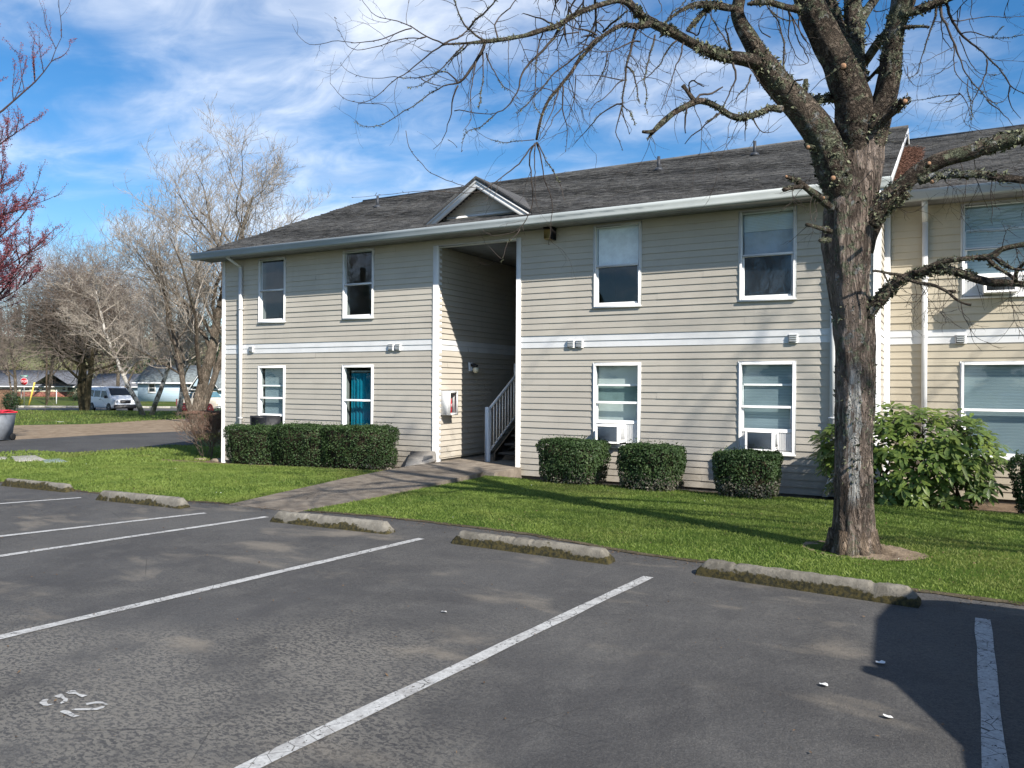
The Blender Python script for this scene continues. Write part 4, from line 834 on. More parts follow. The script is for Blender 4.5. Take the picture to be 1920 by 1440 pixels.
# ---------------------------------------------------------------- the big bare tree by the lot
T0=7.8
TREE=thing('bare_tree','large bare tree with a white streak on its brown trunk and lichen on its limbs','tree',(-.80,8.47,0))
trunk=MB(); limbs=MB(); twigs=MB(); LPATH=[]; TR=random.Random(11)
def resample(pts,rs,step):
    p=np.array([tuple(q) for q in pts],float); r=np.array(rs,float); d=np.concatenate([[0],np.cumsum(np.linalg.norm(np.diff(p,axis=0),axis=1))]); n=max(3,int(d[-1]/step)+1); s=np.linspace(0,d[-1],n)
    # Catmull-like smoothing through denser linear samples
    q=np.stack([np.interp(s,d,p[:,k]) for k in range(3)],1); rr=np.interp(s,d,r)
    for _ in range(2): q[1:-1]=.25*q[:-2]+.5*q[1:-1]+.25*q[2:]
    return q,rr
def bark_fn(seed,amp):
    def fn(p,a,R):
        R=R.copy()
        for i in range(len(p)):
            for j in range(len(a)):
                v=Vector((math.cos(a[j])*2.6+seed,math.sin(a[j])*2.6,p[i,2]*2.2)); w=Vector((math.cos(a[j])*7+seed,math.sin(a[j])*7,p[i,2]*3.0+p[i,0]*2))
                R[i,j]*=1+.10*mnoise.noise(v); R[i,j]+=amp*(abs(mnoise.noise(w))*1.8-.75+.6*mnoise.noise(w*2.7))
        return R
    return fn
def L(pts,t0=None,t1=None,mb=None,n=10,disp=0,step=.04,seed=0,leaf=True,store=None):
    """pts: (x,y,halfwidth) traced; depth runs from t0 to t1"""
    m=len(pts); t0=t0 or T0; t1=t1 if t1 is not None else t0
    cum=[0]
    for a,b in zip(pts[:-1],pts[1:]): cum.append(cum[-1]+math.hypot(a[0]-b[0],a[1]-b[1]))
    W_=[];R_=[]
    last=pts[0][2]
    for i,q in enumerate(pts):
        hw=q[2] if len(q)>2 else None
        t=t0+(t1-t0)*cum[i]/max(cum[-1],1e-6); W_.append(P(q[0],q[1],t)); 
        if hw is None: hw=last*.93
        last=hw; R_.append(hw*t/FPX)
    q,r=resample(W_,R_,step)
    if mb is twigs:
        r=r*np.linspace(.92,.5,len(r))
        for i in range(1,len(q)-1): k_=min(.011,r[i]*3); q[i]+=[k_*mnoise.noise(Vector(q[i])*9+Vector((o_,0,0)))+k_*.6*mnoise.noise(Vector(q[i])*31+Vector((o_,5,0))) for o_ in (3,17,40)]
    (mb or limbs).tube(q,r,n,True,bark_fn(seed,disp) if disp else None); LPATH.append((q,r,store or (mb is None)))
    return q,r
# trunk
q,r=L([(1601,1052,50),(1600,1038,45),(1600,1020,40),(1600,990,37),(1600,940,34.5),(1601,850,33.5),(1603,750,34.5),(1604,650,35.5),(1600,600,36),(1594,560,36),(1590,520,38),(1588,460,43),(1593,400,46),(1603,350,43),(1611,300,42),(1614,250,38)],T0,T0,trunk,56,.010,.022,1)
TC=limbs
L([(1612,300,36),(1604,240,38),(1601,190,33),(1585,150,32),(1570,110,28),(1553,80,27),(1533,40,26),(1516,5,25),(1500,-60,24),(1480,-160,20),(1450,-300,14)],T0,T0-.3,n=28,disp=.008,step=.03,seed=2)
L([(1598,230,26),(1603,170,22),(1604,130,20),(1602,87,18),(1603,50,17),(1599,10,16),(1597,-60,14),(1590,-200,9)],T0+.12,T0+.5,n=22,disp=.006,step=.03,seed=3)
L([(1596,110,12),(1577,73,13),(1566,30,12),(1550,-5,11),(1530,-80,8)],T0+.2,T0+.6,n=14,disp=.004,seed=4)
L([(1603,80,10),(1613,38,10),(1628,16,9),(1644,-6,8),(1670,-70,5)],T0+.3,T0+.7,n=12,disp=.003,seed=5)
L([(1612,300,30),(1632,252,30),(1648,215,24),(1661,178,20),(1668,139,20),(1673,90,18),(1679,50,18),(1687,22,19),(1694,0,22),(1712,-60,16),(1740,-180,10)],T0-.02,T0-.5,n=24,disp=.007,step=.03,seed=6)
L([(1620,120,8),(1642,86,9),(1662,62,8)],T0+.25,T0-.15,n=10,disp=.003,seed=7); L([(1620,158,3),(1652,124,3.5)],T0+.1,T0-.1,n=8)
# left great limb
L([(1588,400,26),(1573,350,30),(1560,310,32),(1545,262,30),(1528,235,29),(1502,202,27),(1462,160,25),(1434,125,24),(1420,100,17),(1404,70,15),(1388,45,13),(1381,22,13),(1386,-2,12),(1396,-60,10),(1400,-150,6)],T0,T0-.5,n=24,disp=.008,step=.03,seed=8)
qA,rA=L([(1436,128,18),(1420,117,14),(1397,111,12),(1369,107,11),(1345,102,10.5),(1322,94,10),(1294,79,9.5),(1256,58,9.5),(1232,48,9),(1212,38,8.5),(1197,24,8),(1180,6,8),(1165,-12,7)],T0-.25,T0-1.3,n=16,disp=.006,step=.03,seed=9)
L([(1192,22,6),(1176,4,6),(1158,0,5),(1147,3,5),(1125,9,5),(1102,17,5),(1085,24,5.5),(1068,34,5),(1050,46,5.5),(1037,52,5),(1020,55,4.5),(999,62,5),(985,67,4),(971,69,4),(950,73,4),(934,75,4),(909,78,4),(878,81,2.2),(840,83,2)],T0-1.2,T0-1.9,n=10,disp=.002,step=.03)
L([(1219,45,7),(1194,50,6),(1168,45,4.6),(1149,55,4.2),(1132,66,3.8),(1112,84,3.4),(1101,96,3.2),(1091,106,3.4),(1080,120,3),(1074,132,3.2),(1066,143,3),(1058,151,3),(1047,167,3),(1036,177,3),(1027,190,2.8),(1018,210,2.6),(1011,236,2.6),(1006,262,2.6)],T0-1.15,T0-1.5,n=9,disp=.002,step=.03)
L([(1466,205,7),(1444,202,6),(1416,216,6.2),(1387,221,6.5),(1369,217,6),(1350,203,5.6),(1331,193,5.5),(1312,188,6.2),(1294,195,6),(1275,204,6),(1260,214,6),(1247,225,6),(1233,238,5.5),(1222,249,4),(1214,262,1.5)],T0-.3,T0-.8,n=12,disp=.004,step=.025)
L([(1226,246,4),(1214,249,3.4),(1205,247,3)],T0-.8,T0-.85,n=8); L([(1303,190,5),(1291,175,4.5),(1287,167,4),(1280,160,5)],T0-.6,T0-.6,n=8,disp=.003)
L([(1500,192,7),(1512,189,7.5),(1537,187,9),(1560,183,8),(1585,178,6)],T0-.1,T0+.1,n=12,disp=.005); L([(1509,187,5.5),(1510,168,5),(1511,149,4.6)],T0-.15,T0-.15,n=10,disp=.003)
L([(1378,16,6),(1359,14,7),(1345,9,7.5),(1331,10,7.5),(1318,8,7),(1305,8,6),(1290,12,4.5),(1278,18,3.5),(1266,26,3),(1252,38,2.4),(1243,46,2)],T0-.45,T0-.8,n=10,disp=.004)
L([(1335,12,6),(1322,20,5.5),(1312,30,5),(1304,42,5),(1295,50,4),(1288,58,2.5)],T0-.5,T0-.6,n=9,disp=.003)
L([(1402,8,3),(1420,4,6),(1440,3,5.5),(1456,8,6),(1472,13,6),(1485,17,6.5),(1500,17,6)],T0-.5,T0-.35,n=10,disp=.003)
# right limbs
L([(1628,420,20),(1640,392,18),(1657,376,17),(1678,360,16),(1695,346,15),(1707,334,15),(1730,318,16),(1757,303,16),(1785,294,15),(1815,287,15),(1845,276,15),(1877,267,15),(1920,254,15),(1960,243,15),(2050,215,13),(2250,150,11),(2500,90,8),(2800,40,5)],T0-.1,T0-2.2,n=22,disp=.008,step=.03,seed=12)
L([(1618,470,18),(1630,440,15),(1645,405,14),(1662,385,14),(1682,372,13),(1700,358,12)],T0,T0-.25,n=16,disp=.006,seed=13)
L([(1722,340,8),(1740,333,7.5),(1773,327,7),(1805,328,7.5),(1836,325,7),(1858,331,7),(1877,334,7.5),(1900,335,7),(1920,338,7),(1990,342,6),(2150,330,5),(2350,290,4)],T0-.6,T0-1.6,n=12,disp=.005,step=.03,seed=14)
L([(1622,592,14),(1640,572,12.5),(1655,555,12),(1669,540,11),(1687,526,10),(1700,520,9),(1718,513,8.5),(1742,508,8.5),(1779,506,8),(1795,510,7.5),(1808,514,8),(1830,523,8),(1859,530,7.5),(1895,531,7.5),(1920,533,7),(1990,538,7),(2150,540,6),(2400,500,5),(2700,440,3)],T0-.1,T0-2.0,n=18,disp=.007,step=.025,seed=15)
L([(1712,512,4.5),(1730,505,4.5),(1749,498,5),(1765,491,5),(1786,487,5.2),(1810,485,5),(1830,483,5),(1859,482,7),(1870,474,6),(1873,468,5),(1895,463,5),(1920,458,5.5),(1990,445,5),(2200,400,4),(2500,330,3)],T0-.35,T0-1.7,n=11,disp=.005,step=.025,seed=16)
L([(1862,482,3),(1872,488,4),(1882,494,6),(1888,499,4),(1898,505,3),(1910,508,3),(1925,504,2)],T0-.7,T0-.9,n=8,disp=.003); L([(1853,487,3),(1858,492,6),(1866,500,4),(1880,508,3.5),(1893,514,3.5),(1903,524,4)],T0-.6,T0-.75,n=8,disp=.003); L([(1905,528,4),(1903,512,3),(1912,500,3),(1925,490,3)],T0-.7,T0-.85,n=8)
L([(1692,520,3.2),(1707,526,3),(1722,531,3),(1735,532,3.5),(1742,533,3.5),(1755,536,3.2),(1764,541,3.2),(1775,546,3),(1782,552,2.8),(1790,560,2.8),(1800,566,2.2),(1808,570,2),(1821,572,3)],T0-.35,T0-.7,n=7,disp=.002,step=.02); L([(1775,546,2.5),(1784,545,3),(1792,546,3)],T0-.55,T0-.6,n=6)
L([(1690,516,3.2),(1675,514,2.8),(1662,512,2.6),(1650,508,2.4),(1636,508,2)],T0-.35,T0-.4,n=7,disp=.002)
L([(1655,509,2),(1660,520,1.8),(1666,530,1.6),(1673,548,1.4)],T0-.4,T0-.45,n=6)
L([(1562,392,7),(1550,384,7.5),(1540,374,8),(1530,366,8.5),(1515,355,6.5),(1504,346,6.5),(1494,340,6),(1484,334,5),(1475,331,3.6)],T0-.1,T0-.35,n=12,disp=.004,step=.025,seed=18); L([(1502,350,5),(1492,351,4.5),(1482,352,4.2),(1469,356,4)],T0-.3,T0-.4,n=9,disp=.003)
L([(1558,434,5),(1548,430,5),(1536,428,4.5),(1524,423,4),(1512,421,4)],T0-.12,T0-.3,n=8,disp=.003); L([(1556,450,5),(1545,450,4),(1537,451,3.5)],T0-.15,T0-.25,n=8,disp=.002)
L([(1628,240,14),(1650,225,11),(1668,212,9.5),(1685,200,9),(1697,190,6),(1706,182,3)],T0-.15,T0-.4,n=14,disp=.004,seed=20)
L([(1688,27,9),(1716,22,9),(1742,11,9),(1764,3,8),(1790,-8,7),(1850,-26,5)],T0-.35,T0-.7,n=12,disp=.005,seed=21)
L([(1690,52,4),(1702,52,4),(1715,49,3),(1730,49,2.6),(1743,51,2.4)],T0-.35,T0-.45,n=8,disp=.002)
# sawn ends
CUTS=[]
for (x,y,r_,t) in ((1581,124,6.4,T0-.36),(1697,190,5.2,T0-.5),(1562,334,5.2,T0-.35),(1544,371,3.4,T0-.33),(1742,306,4,T0-.95),(1747,341,4,T0-.85),(1474,331,3,T0-.42),(1515,276,4.2,T0-.22)):
    c=P(x,y,t); r=r_*.85*t/FPX; n_=(CAMP-c).normalized()*.8+Vector((TR.uniform(-.4,.4),0,TR.uniform(-.3,.3))); n_.normalize(); q_=n_.to_track_quat('Z','Y').to_matrix().to_4x4(); limbs.lathe([(r*1.3,-.10),(r*1.22,-.004),(r*.9,.0)],12,c,q_); CUTS.append(MB().lathe([(r*1.02,-.006),(r*.98,.003),(r*.2,.004)],14,c,q_))
L([(1540,280,5),(1528,276,5),(1518,276,4.5)],T0-.1,T0-.2,n=8)
# traced twigs and hanging sprays: (pts),(t0,t1)
TW=[
 [(840,82,2),(831,82,1.9),(815,93,1.7),(799,105,1.6),(786,118),(774,129,1.4),(758,138),(744,146,1.3),(730,159),(718,171,1.2),(699,187,1.1),(677,193,1),(656,192),(645,186),(634,176,.9),(619,156,.8)],
 [(831,82,1.8),(812,72,1.6),(790,61),(772,52,1.5),(755,43),(739,37,1.3),(725,36),(709,34,1.1),(694,22),(681,6,1),(672,-10,.9)],
 [(909,80,3.6),(906,96,3.6),(899,106,3.4),(892,115,3.4),(885,127,3.3),(876,140,3.2),(866,154,3),(858,158,2.4),(847,156,1.8),(834,158,1.6),(821,164,1.5),(806,176),(791,188,1.4),(765,202,1.3),(741,220,1.2),(720,231),(708,237,1.1),(690,239,1),(666,234,.9),(668,226,.8)],
 [(859,157,2),(850,143,1.6),(840,131,1.4),(826,134),(812,139,1.2),(793,147,1.2),(775,147),(756,145,1.1),(740,144),(727,145,1),(707,150,.9),(682,145),(654,137,.8),(645,128),(639,120,.7)],
 [(772,53,1.4),(758,56),(746,59,1.3),(735,65),(727,71,1.2),(708,75),(690,77,1.1),(676,81),(662,82,1),(645,76),(622,75,.9),(600,85),(577,85,.8),(563,74),(555,64),(548,45,.6)],
 [(799,69,1.3),(782,71),(765,70,1.2),(748,74),(727,81,1.1),(703,87),(688,92),(669,95,.9),(655,90),(647,80),(641,68,.8),(634,55),(627,32,.6)],
 [(672,195,.8),(690,192),(708,196,.8),(724,196,.8),(732,206,.8),(741,220,.9)],[(1004,270,1.6),(1000,267,1.6),(991,284,1.6),(976,303,1.5),(962,316),(947,328,1.3),(935,336),(922,348,1.1),(903,360,1),(854,362,.9),(805,357),(756,362,.8),(707,367),(660,370,.6)],
 [(1004,268,2),(996,280,1.9),(990,292,1.8),(994,312),(996,333,1.6),(999,350),(998,372,1.5),(999,388),(992,402,1.4),(986,414,1.4),(975,430,1.3),(960,437),(944,441,1.2),(928,447,1.1),(918,441,1),(907,434,.8)],
 [(975,430,1.2),(972,440,1.1),(968,448),(957,444,1),(950,455,1.2),(946,466),(947,482,1.2),(945,490),(942,493,1.4),(935,483,1.1),(925,471,1),(918,463,.8)],
 [(1006,266,2),(1012,285,1.7),(1016,313,1.5),(1021,335),(1026,352,1.3),(1037,377,1.2),(1036,400,1.1),(1033,415,1.1),(1034,432,1),(1032,448,.9),(1028,458,.8)],
 [(1008,268,1.6),(1018,290),(1030,310,1.2),(1044,332),(1052,350,1),(1058,375,.8)],[(1004,272,1.4),(1002,300,1.3),(1004,330),(1002,360,1),(1006,384,.9)],
 [(1048,54,3.4),(1040,71,3),(1026,86,2.8),(1009,105,2.8),(994,118,2.6),(985,124,2.6),(982,132,2.4),(975,150,2.3),(972,163,2),(971,175,2),(960,191,1.9),(950,200),(941,209,1.7),(915,225,1.5),(902,240,1.3),(888,242),(874,242,1.1),(868,262),(865,285,.8)],
 [(1121,70,2.8),(1110,84,2.4),(1100,92),(1088,97,2.2),(1076,109,2.2),(1060,120),(1046,131,2.2),(1034,142),(1027,151,2),(1014,167,2),(1003,178),(990,192,1.8),(984,203),(971,212,1.2)],
 [(1194,52,3),(1190,66,3),(1187,78,3),(1184,90,2.6),(1182,102,3),(1176,114),(1173,124,2.6),(1172,135,2.8),(1173,150,2.4),(1170,170,2.4),(1166,186,2.2),(1166,200,2.6),(1164,212),(1161,226,1.8),(1155,240),(1149,252,1.6),(1162,262),(1168,282,1)],
 [(1174,124,2.2),(1184,132,2),(1190,145,2),(1194,160,1.8),(1197,180,1.6),(1200,192,1.2)],
 [(1170,150,1.6),(1162,151),(1154,161,1.4),(1147,169),(1138,179),(1131,187,1.3),(1118,193),(1112,196,1.2),(1106,206),(1104,218,1)],[(1172,150,1.4),(1150,148),(1130,142,1.3),(1110,140),(1094,140,1.1),(1078,142,.8)],
 [(1166,195,2),(1152,198),(1140,203,1.6),(1128,212),(1117,223,1.5),(1104,237),(1094,250,1.2),(1084,260,1),(1072,276,.8)],[(1166,204,1.4),(1170,220),(1176,238,1.2),(1180,252,.9)],
 [(1200,78,2),(1188,77),(1177,80,1.8),(1166,87),(1159,91,1.6),(1148,96),(1138,99,1.5),(1121,97,1.3),(1105,95),(1093,92,1)],
 [(1140,99,1.5),(1138,110),(1138,120,1.4),(1130,133),(1126,145,1.3),(1123,157),(1114,167),(1110,174,1),(1099,190,.8)],
 [(1018,60,1.8),(1012,73,1.7),(1009,86),(1009,98,1.6),(1006,112),(1003,127,1.5),(1004,145),(1004,160,1.3),(1002,180),(1001,203,1.1),(1010,207),(1016,216,.8)],
 [(1056,161,2),(1057,178,1.8),(1054,190),(1052,204,1.7),(1057,214),(1061,224,1.5),(1062,240),(1063,262,1.1),(1060,285,.8)],
 [(1052,204,1.3),(1044,212),(1036,222),(1030,240),(1022,252,1.1),(1012,264,1.2)],[(1047,170,1.6),(1043,188),(1036,206,1.4),(1027,223),(1020,240,1.3),(1012,258,1.2)],
 [(1080,142,1.3),(1079,160),(1078,178,1.2),(1074,196),(1071,214,1),(1062,228),(1050,240,.9),(1047,246,.7)],
 [(877,56,2.6),(884,45,2.4),(896,36,2.5),(905,26),(915,18,2.3),(925,8),(935,-4,2),(950,-30,1.5)],[(909,76,2.4),(893,68,2.2),(880,60,2.2),(868,44,2.1),(861,28,2),(855,14),(853,0,1.8),(850,-30,1.4)],
 [(830,83,2),(846,76,2.2),(862,68,2.4),(877,56,2.4)],[(934,74,2.2),(930,60,1.8),(926,42,1.8),(936,33),(946,24,1.8),(954,14),(962,6,1.6),(971,-4,1.4),(985,-30,1.1)],
 [(1062,42,2),(1072,28,2.2),(1083,20,2.2),(1092,9,2.2),(1097,-2,2),(1100,-30,1.5)],[(1040,50,2.2),(1026,38,2.2),(1012,34,2),(999,31,2),(988,28,2),(981,25,1.6)],[(1119,66,2.4),(1110,58),(1098,52,2.2),(1085,58,2),(1075,50),(1062,44,1.8)],
 [(1086,60,1.6),(1072,64),(1058,60,1.4),(1046,66),(1030,74,1.3),(1012,78),(1000,72,1)],[(1130,60,2.4),(1146,44,2.6),(1156,36,2.8),(1166,28,2.6),(1178,18,2)],
 [(878,82,2),(868,92,1.8),(860,100),(850,108,1.5),(843,118),(840,123,1.2)],[(870,84,1.8),(858,96,1.7),(846,108),(838,120,1.5),(828,128),(815,140,1.3),(804,154),(790,162,1.1),(778,164),(765,163,.8)],
 [(790,148,1.2),(802,154),(815,160,1.4),(826,160)],[(859,160,2),(850,176,1.8),(846,190,1.7),(848,200),(852,208,1.5),(846,218),(840,224,1.3),(838,240,1.2),(834,255),(830,264,1),(822,275),(812,280,.8)],
 [(852,208,1.2),(866,206),(880,208,1.2),(900,214,1.3),(915,216),(940,208,1.5)],[(840,262,.8),(850,268),(857,276,.8)],[(892,116,1.8),(888,140,1.5),(884,160),(882,180,1.3),(886,205),(884,220,1.2),(876,238,1),(868,246,.8)],
 [(905,98,1.8),(906,118,1.6),(906,140),(905,158,1.4),(902,170),(900,188,1.2),(898,205,1)],[(912,100,1.8),(918,118,1.6),(922,132),(932,142,1.5),(940,160),(950,168,1.2),(962,172),(968,180,1.1),(976,190,1)],
 [(761,245,.7),(762,262),(767,277,.8),(785,304,.9),(800,318),(815,328,1),(854,343,1.1),(878,352,1.1),(900,352,1)],[(1002,262,1),(984,262),(966,266,.9),(948,268),(930,266,.8),(905,256,.7),(885,238,.6)],
 [(1228,66,2.2),(1224,84,2),(1219,100,1.9),(1214,122),(1210,140,1.7),(1208,160),(1212,178,1.5),(1208,196,1.2),(1215,215,1)],[(1269,76,2),(1256,88),(1247,98,1.8),(1240,112),(1237,124,1.6),(1226,136),(1219,142,1.4),(1208,148),(1196,152,1.2),(1188,170),(1178,186,1)],
 [(1282,80,1.9),(1276,100),(1270,120,1.6),(1262,140),(1256,158,1.4),(1252,175),(1246,190,1.2),(1240,205,1)],[(1374,118,2.6),(1378,132,2.4),(1382,148,2.4),(1376,160),(1369,172,2.2),(1363,186),(1356,200,2)],
 [(1345,212,2),(1338,222,2),(1326,232,1.8),(1318,238),(1308,246,1.8),(1297,253,1.7),(1290,260),(1284,270,1.5)],[(1350,212,2.2),(1336,224),(1322,230,1.2)],[(1408,140,2),(1404,152,1.9),(1399,164),(1388,174,1.6),(1380,182),(1376,194,1.2)],
 [(1470,150,2.4),(1469,135,2.3),(1470,112,2.3),(1471,90),(1470,74,2.2),(1464,58),(1462,43,2),(1453,30),(1444,18,1.9),(1436,6),(1428,-6,1.6)],[(1444,19,1.6),(1456,30),(1466,38,1.6),(1480,38,1.4),(1500,37,1.1)],
 [(1370,98,2.8),(1372,90,2.6),(1366,76,2.5),(1362,62),(1360,50,2.2),(1364,38),(1366,30,2)],[(1372,92,2),(1360,76,1.8),(1350,60),(1342,46,1.8),(1334,34),(1330,24,1.7)],
 [(1288,58,2),(1300,62,1.8),(1310,72,2),(1313,56,2),(1316,40,1.8),(1326,26,1.6)],[(1287,200,2.4),(1286,214,2.2),(1285,228,2.6),(1283,240,2.2),(1285,250,1.8)],[(1304,192,3),(1310,178,2.5),(1322,176,2.6),(1335,176,3),(1346,168,3),(1355,163,2.6)],
 [(1294,172,1.8),(1290,155),(1299,148,2.2),(1310,158,2),(1320,162,2)],[(1396,222,2),(1402,230),(1398,246,1.4),(1397,265,1)],[(1412,222,1.8),(1420,238,1.4),(1424,250),(1440,252,1),(1456,246),(1466,234,.8)],
 [(1180,48,1.3),(1196,50),(1206,66,1.3),(1215,70,1.3),(1240,78,1),(1270,90)],[(1166,196,1.2),(1180,208),(1186,220,1),(1192,236,.9)],[(1243,46,1.4),(1230,36),(1218,30,1.2),(1206,10,1.1),(1198,-5)],[(1235,0,1),(1243,16),(1238,26),(1226,30,1)],[(1245,45,1.2),(1262,24),(1278,8,1),(1288,-4)],
 [(1480,160,1.6),(1490,152,2),(1498,150,3),(1505,149,3)],[(1445,70,1.4),(1430,66),(1420,50,1),(1424,38),(1432,20,.9)],[(1500,30,1.6),(1494,45,1.6),(1500,60),(1506,72,1.5),(1514,78),(1520,90,1.2)],[(1478,20,1.8),(1482,40,1.6),(1478,60),(1480,75,1.4),(1488,98),(1496,110,1.1),(1510,118,.9)],
 [(1476,16,1.6),(1490,40),(1500,58,1.4),(1516,84),(1520,100,1.2)],[(1484,30,1.6),(1492,60),(1500,85,1.5),(1512,100),(1520,116,1.2),(1508,120,1),(1490,124),(1476,122,.8)],
 [(1400,112,1.4),(1406,130),(1418,142,1.3),(1426,152),(1424,165,1)],[(1756,8,3.8),(1755,24,3.8),(1755,34,3.4),(1750,44,3.2),(1745,52,2.8),(1741,67,2.5),(1736,78),(1733,88,2.2),(1729,108,2),(1725,120),(1723,132,1.8),(1719,142),(1714,146,1.5),(1698,147,1)],
 [(1762,6,4),(1763,20,4.2),(1765,32,4),(1773,42,3.4),(1780,58,3.2),(1784,70,3.6),(1790,82,3),(1795,95,3.2),(1800,110,2.6),(1804,122,2.4),(1809,136,2.4),(1818,149,2.4),(1834,169,2.4),(1850,187,2.4),(1862,195,2),(1878,194,1.8),(1890,184,1.4),(1892,172,1.4),(1896,165,1.2)],
 [(1850,187,2),(1862,200,1.9),(1875,206),(1888,220,1.6),(1900,236,1.2)],[(1774,6,4),(1778,18,4.4),(1780,28,4),(1787,42,4),(1792,54,4),(1799,66,3.8),(1815,75,3.4),(1832,87,3.2),(1841,95,3.4),(1850,104,3),(1859,114,2.8),(1873,128,2.6),(1882,140,3),(1888,150,3.4),(1894,160,2.6),(1902,169,2.2),(1917,176,1.8),(1940,180,1.5)],
 [(1786,38,2),(1800,41,1.8),(1812,38),(1822,35,1.6),(1844,31,1.5),(1866,31,1.5),(1888,33,1.4),(1920,31,1.2)],[(1800,64,2),(1812,58,2),(1822,58,1.8),(1834,64,1.7),(1850,70),(1862,71,1.5),(1888,71,1.4),(1920,66,1.2)],
 [(1766,34,2),(1765,50,1.8),(1767,64),(1772,78,1.6),(1778,88),(1790,92,1.4),(1786,95,1.2)],[(1788,82,2),(1789,100,1.8),(1789,118),(1789,132,1.7),(1796,144),(1804,152,1.6),(1814,160),(1826,172,1.3),(1834,170)],
 [(1850,112,2.4),(1849,126,2.3),(1848,140,2.2),(1842,155),(1836,168,2),(1828,182),(1820,196,1.7),(1812,212,1.4),(1808,228,1.2)],[(1799,68,1.8),(1806,90,1.6),(1812,104),(1818,118,1.4),(1828,130),(1832,138,1.2),(1850,142,1.1),(1872,140)],
 [(1894,160,2),(1891,172,1.9),(1889,184,1.9),(1898,200,1.6),(1904,212,1.4),(1914,222,1.2)],[(1815,148,1.4),(1812,165),(1818,180,1.4),(1820,195),(1822,210,1.2),(1822,230,1)],[(1800,176,1.6),(1778,178,1.5),(1756,182,1.3),(1735,186),(1714,189,1.2),(1704,189,1)],
 [(1798,174,1.7),(1806,178,1.6),(1812,190),(1816,204,1.4),(1820,222,1.2)],[(1800,177,1.2),(1785,187),(1765,196,1),(1752,194),(1740,192,.8)],[(1778,178,1.1),(1770,188),(1760,195,.9)],
 [(1790,86,1.2),(1776,95),(1762,100,1),(1748,108,.9),(1735,117),(1718,121,.8),(1704,121)],[(1795,116,1.1),(1775,128),(1757,138,1),(1742,142,.8),(1724,142,.7)],[(1701,125,1.3),(1702,136),(1705,152,1),(1712,162),(1722,166,.8),(1735,160),(1744,152,.7)],
 [(1638,20,1.4),(1650,25,1.2),(1662,17,1.1),(1672,12)],[(1625,40,1.3),(1632,54,1.3),(1634,62),(1626,70,1),(1616,76)],[(1618,84,1.2),(1640,82),(1660,76,1)],[(1700,252,1.4),(1694,262),(1698,274)],
 [(1826,172,1),(1840,176),(1852,170,1),(1862,166,.9)],[(1840,250,.9),(1826,236),(1812,240),(1806,228,.8),(1800,214,.8),(1806,200)],[(1900,176,1),(1906,166),(1912,150,.8),(1918,128,.7)],[(1860,72,.8),(1872,60),(1880,48,.7)],
 [(1575,0,1.2),(1562,14),(1548,20,1),(1536,30)],[(1556,140,1),(1540,150),(1528,160,.9),(1520,175),(1508,182,.8)],[(1452,0,1.2),(1440,-10),(1425,-24,1)],
]
sprays=[]
TWR=random.Random(5)
for k,tw in enumerate(TW):
    x0=tw[0][0]
    base=T0-.25 if x0>1420 else (T0-.35-(1420-x0)/250*.9 if x0>1170 else T0-1.25-(1170-max(x0,800))/370*.6)
    if x0>1690: base=T0-.5
    if x0>1690: tw=[(w_[0],w_[1])+((w_[2]*.72,) if len(w_)>2 else ()) for w_ in tw]
    q,r=L(tw,base,base+TWR.uniform(-.35,.25),twigs,5,step=.045); sprays.append((q,r))
# procedural twiglets: thin, kinked, drooping then turning up
def twiglet(p,d,L_,r,lev,mb,R,droop=-.9,segs=None):
    n=segs or max(4,int(L_/.045)); pts=[p.copy()]; q=p.copy(); d=d.normalized()
    for i in range(n):
        u=i/n; g=droop*(1-1.9*u)
        d=(d+Vector((R.gauss(0,.17),R.gauss(0,.17),R.gauss(0,.17)+g*.16))).normalized(); q=q+d*(L_/n); pts.append(q.copy())
        if lev>0 and i>0 and R.random()<.42:
            s=Vector((R.gauss(0,1),R.gauss(0,1),R.gauss(0,.7))); s=(s-d*s.dot(d)).normalized()*.75+d*.7
            twiglet(q,s,L_*R.uniform(.3,.62)*(1-u*.4),r*.66,lev-1,mb,R,droop)
    mb.tube(pts,[r*(1-.62*i/n) for i in range(n+1)],4 if lev>0 else 3,False)
R=random.Random(21)
for (q,r) in sprays:
    n=len(q)
    for i in range(3,n):
        if R.random()<.20:
            d=Vector(q[min(i+1,n-1)]-q[i-1]).normalized() if i<n-1 else Vector(q[-1]-q[-2]).normalized()
            s=Vector((R.gauss(0,1),R.gauss(0,1),R.gauss(-.2,.8))); s=(s-d*s.dot(d)).normalized()
            twiglet(Vector(q[i]),s*.8+d*.55,R.uniform(.10,.46),max(.0014,min(.0032,r[i]*.6)),1,twigs,R,R.uniform(-1.2,.4))
        elif R.random()<.35:      # short spurs
            s=Vector((R.gauss(0,1),R.gauss(0,1),R.gauss(0,1))).normalized(); twigs.tube([q[i],Vector(q[i])+s*R.uniform(.008,.03)],[.0028,.0018],4,False)
for (q,r,big) in LPATH:
    if not big: continue
    n=len(q)
    for i in range(4,n-1):
        if .004<r[i]<.085 and R.random()<.16*(1.6 if r[i]<.05 else .7):
            d=Vector(q[i+1]-q[i-1]).normalized(); s=Vector((R.gauss(0,1),R.gauss(0,1),R.gauss(-.5,.8))); s=(s-d*s.dot(d)).normalized()
            twiglet(Vector(q[i])+s*r[i]*.8,s*.9+d*.3,R.uniform(.12,.7),R.uniform(.002,.0042),2,twigs,R,-1.1)
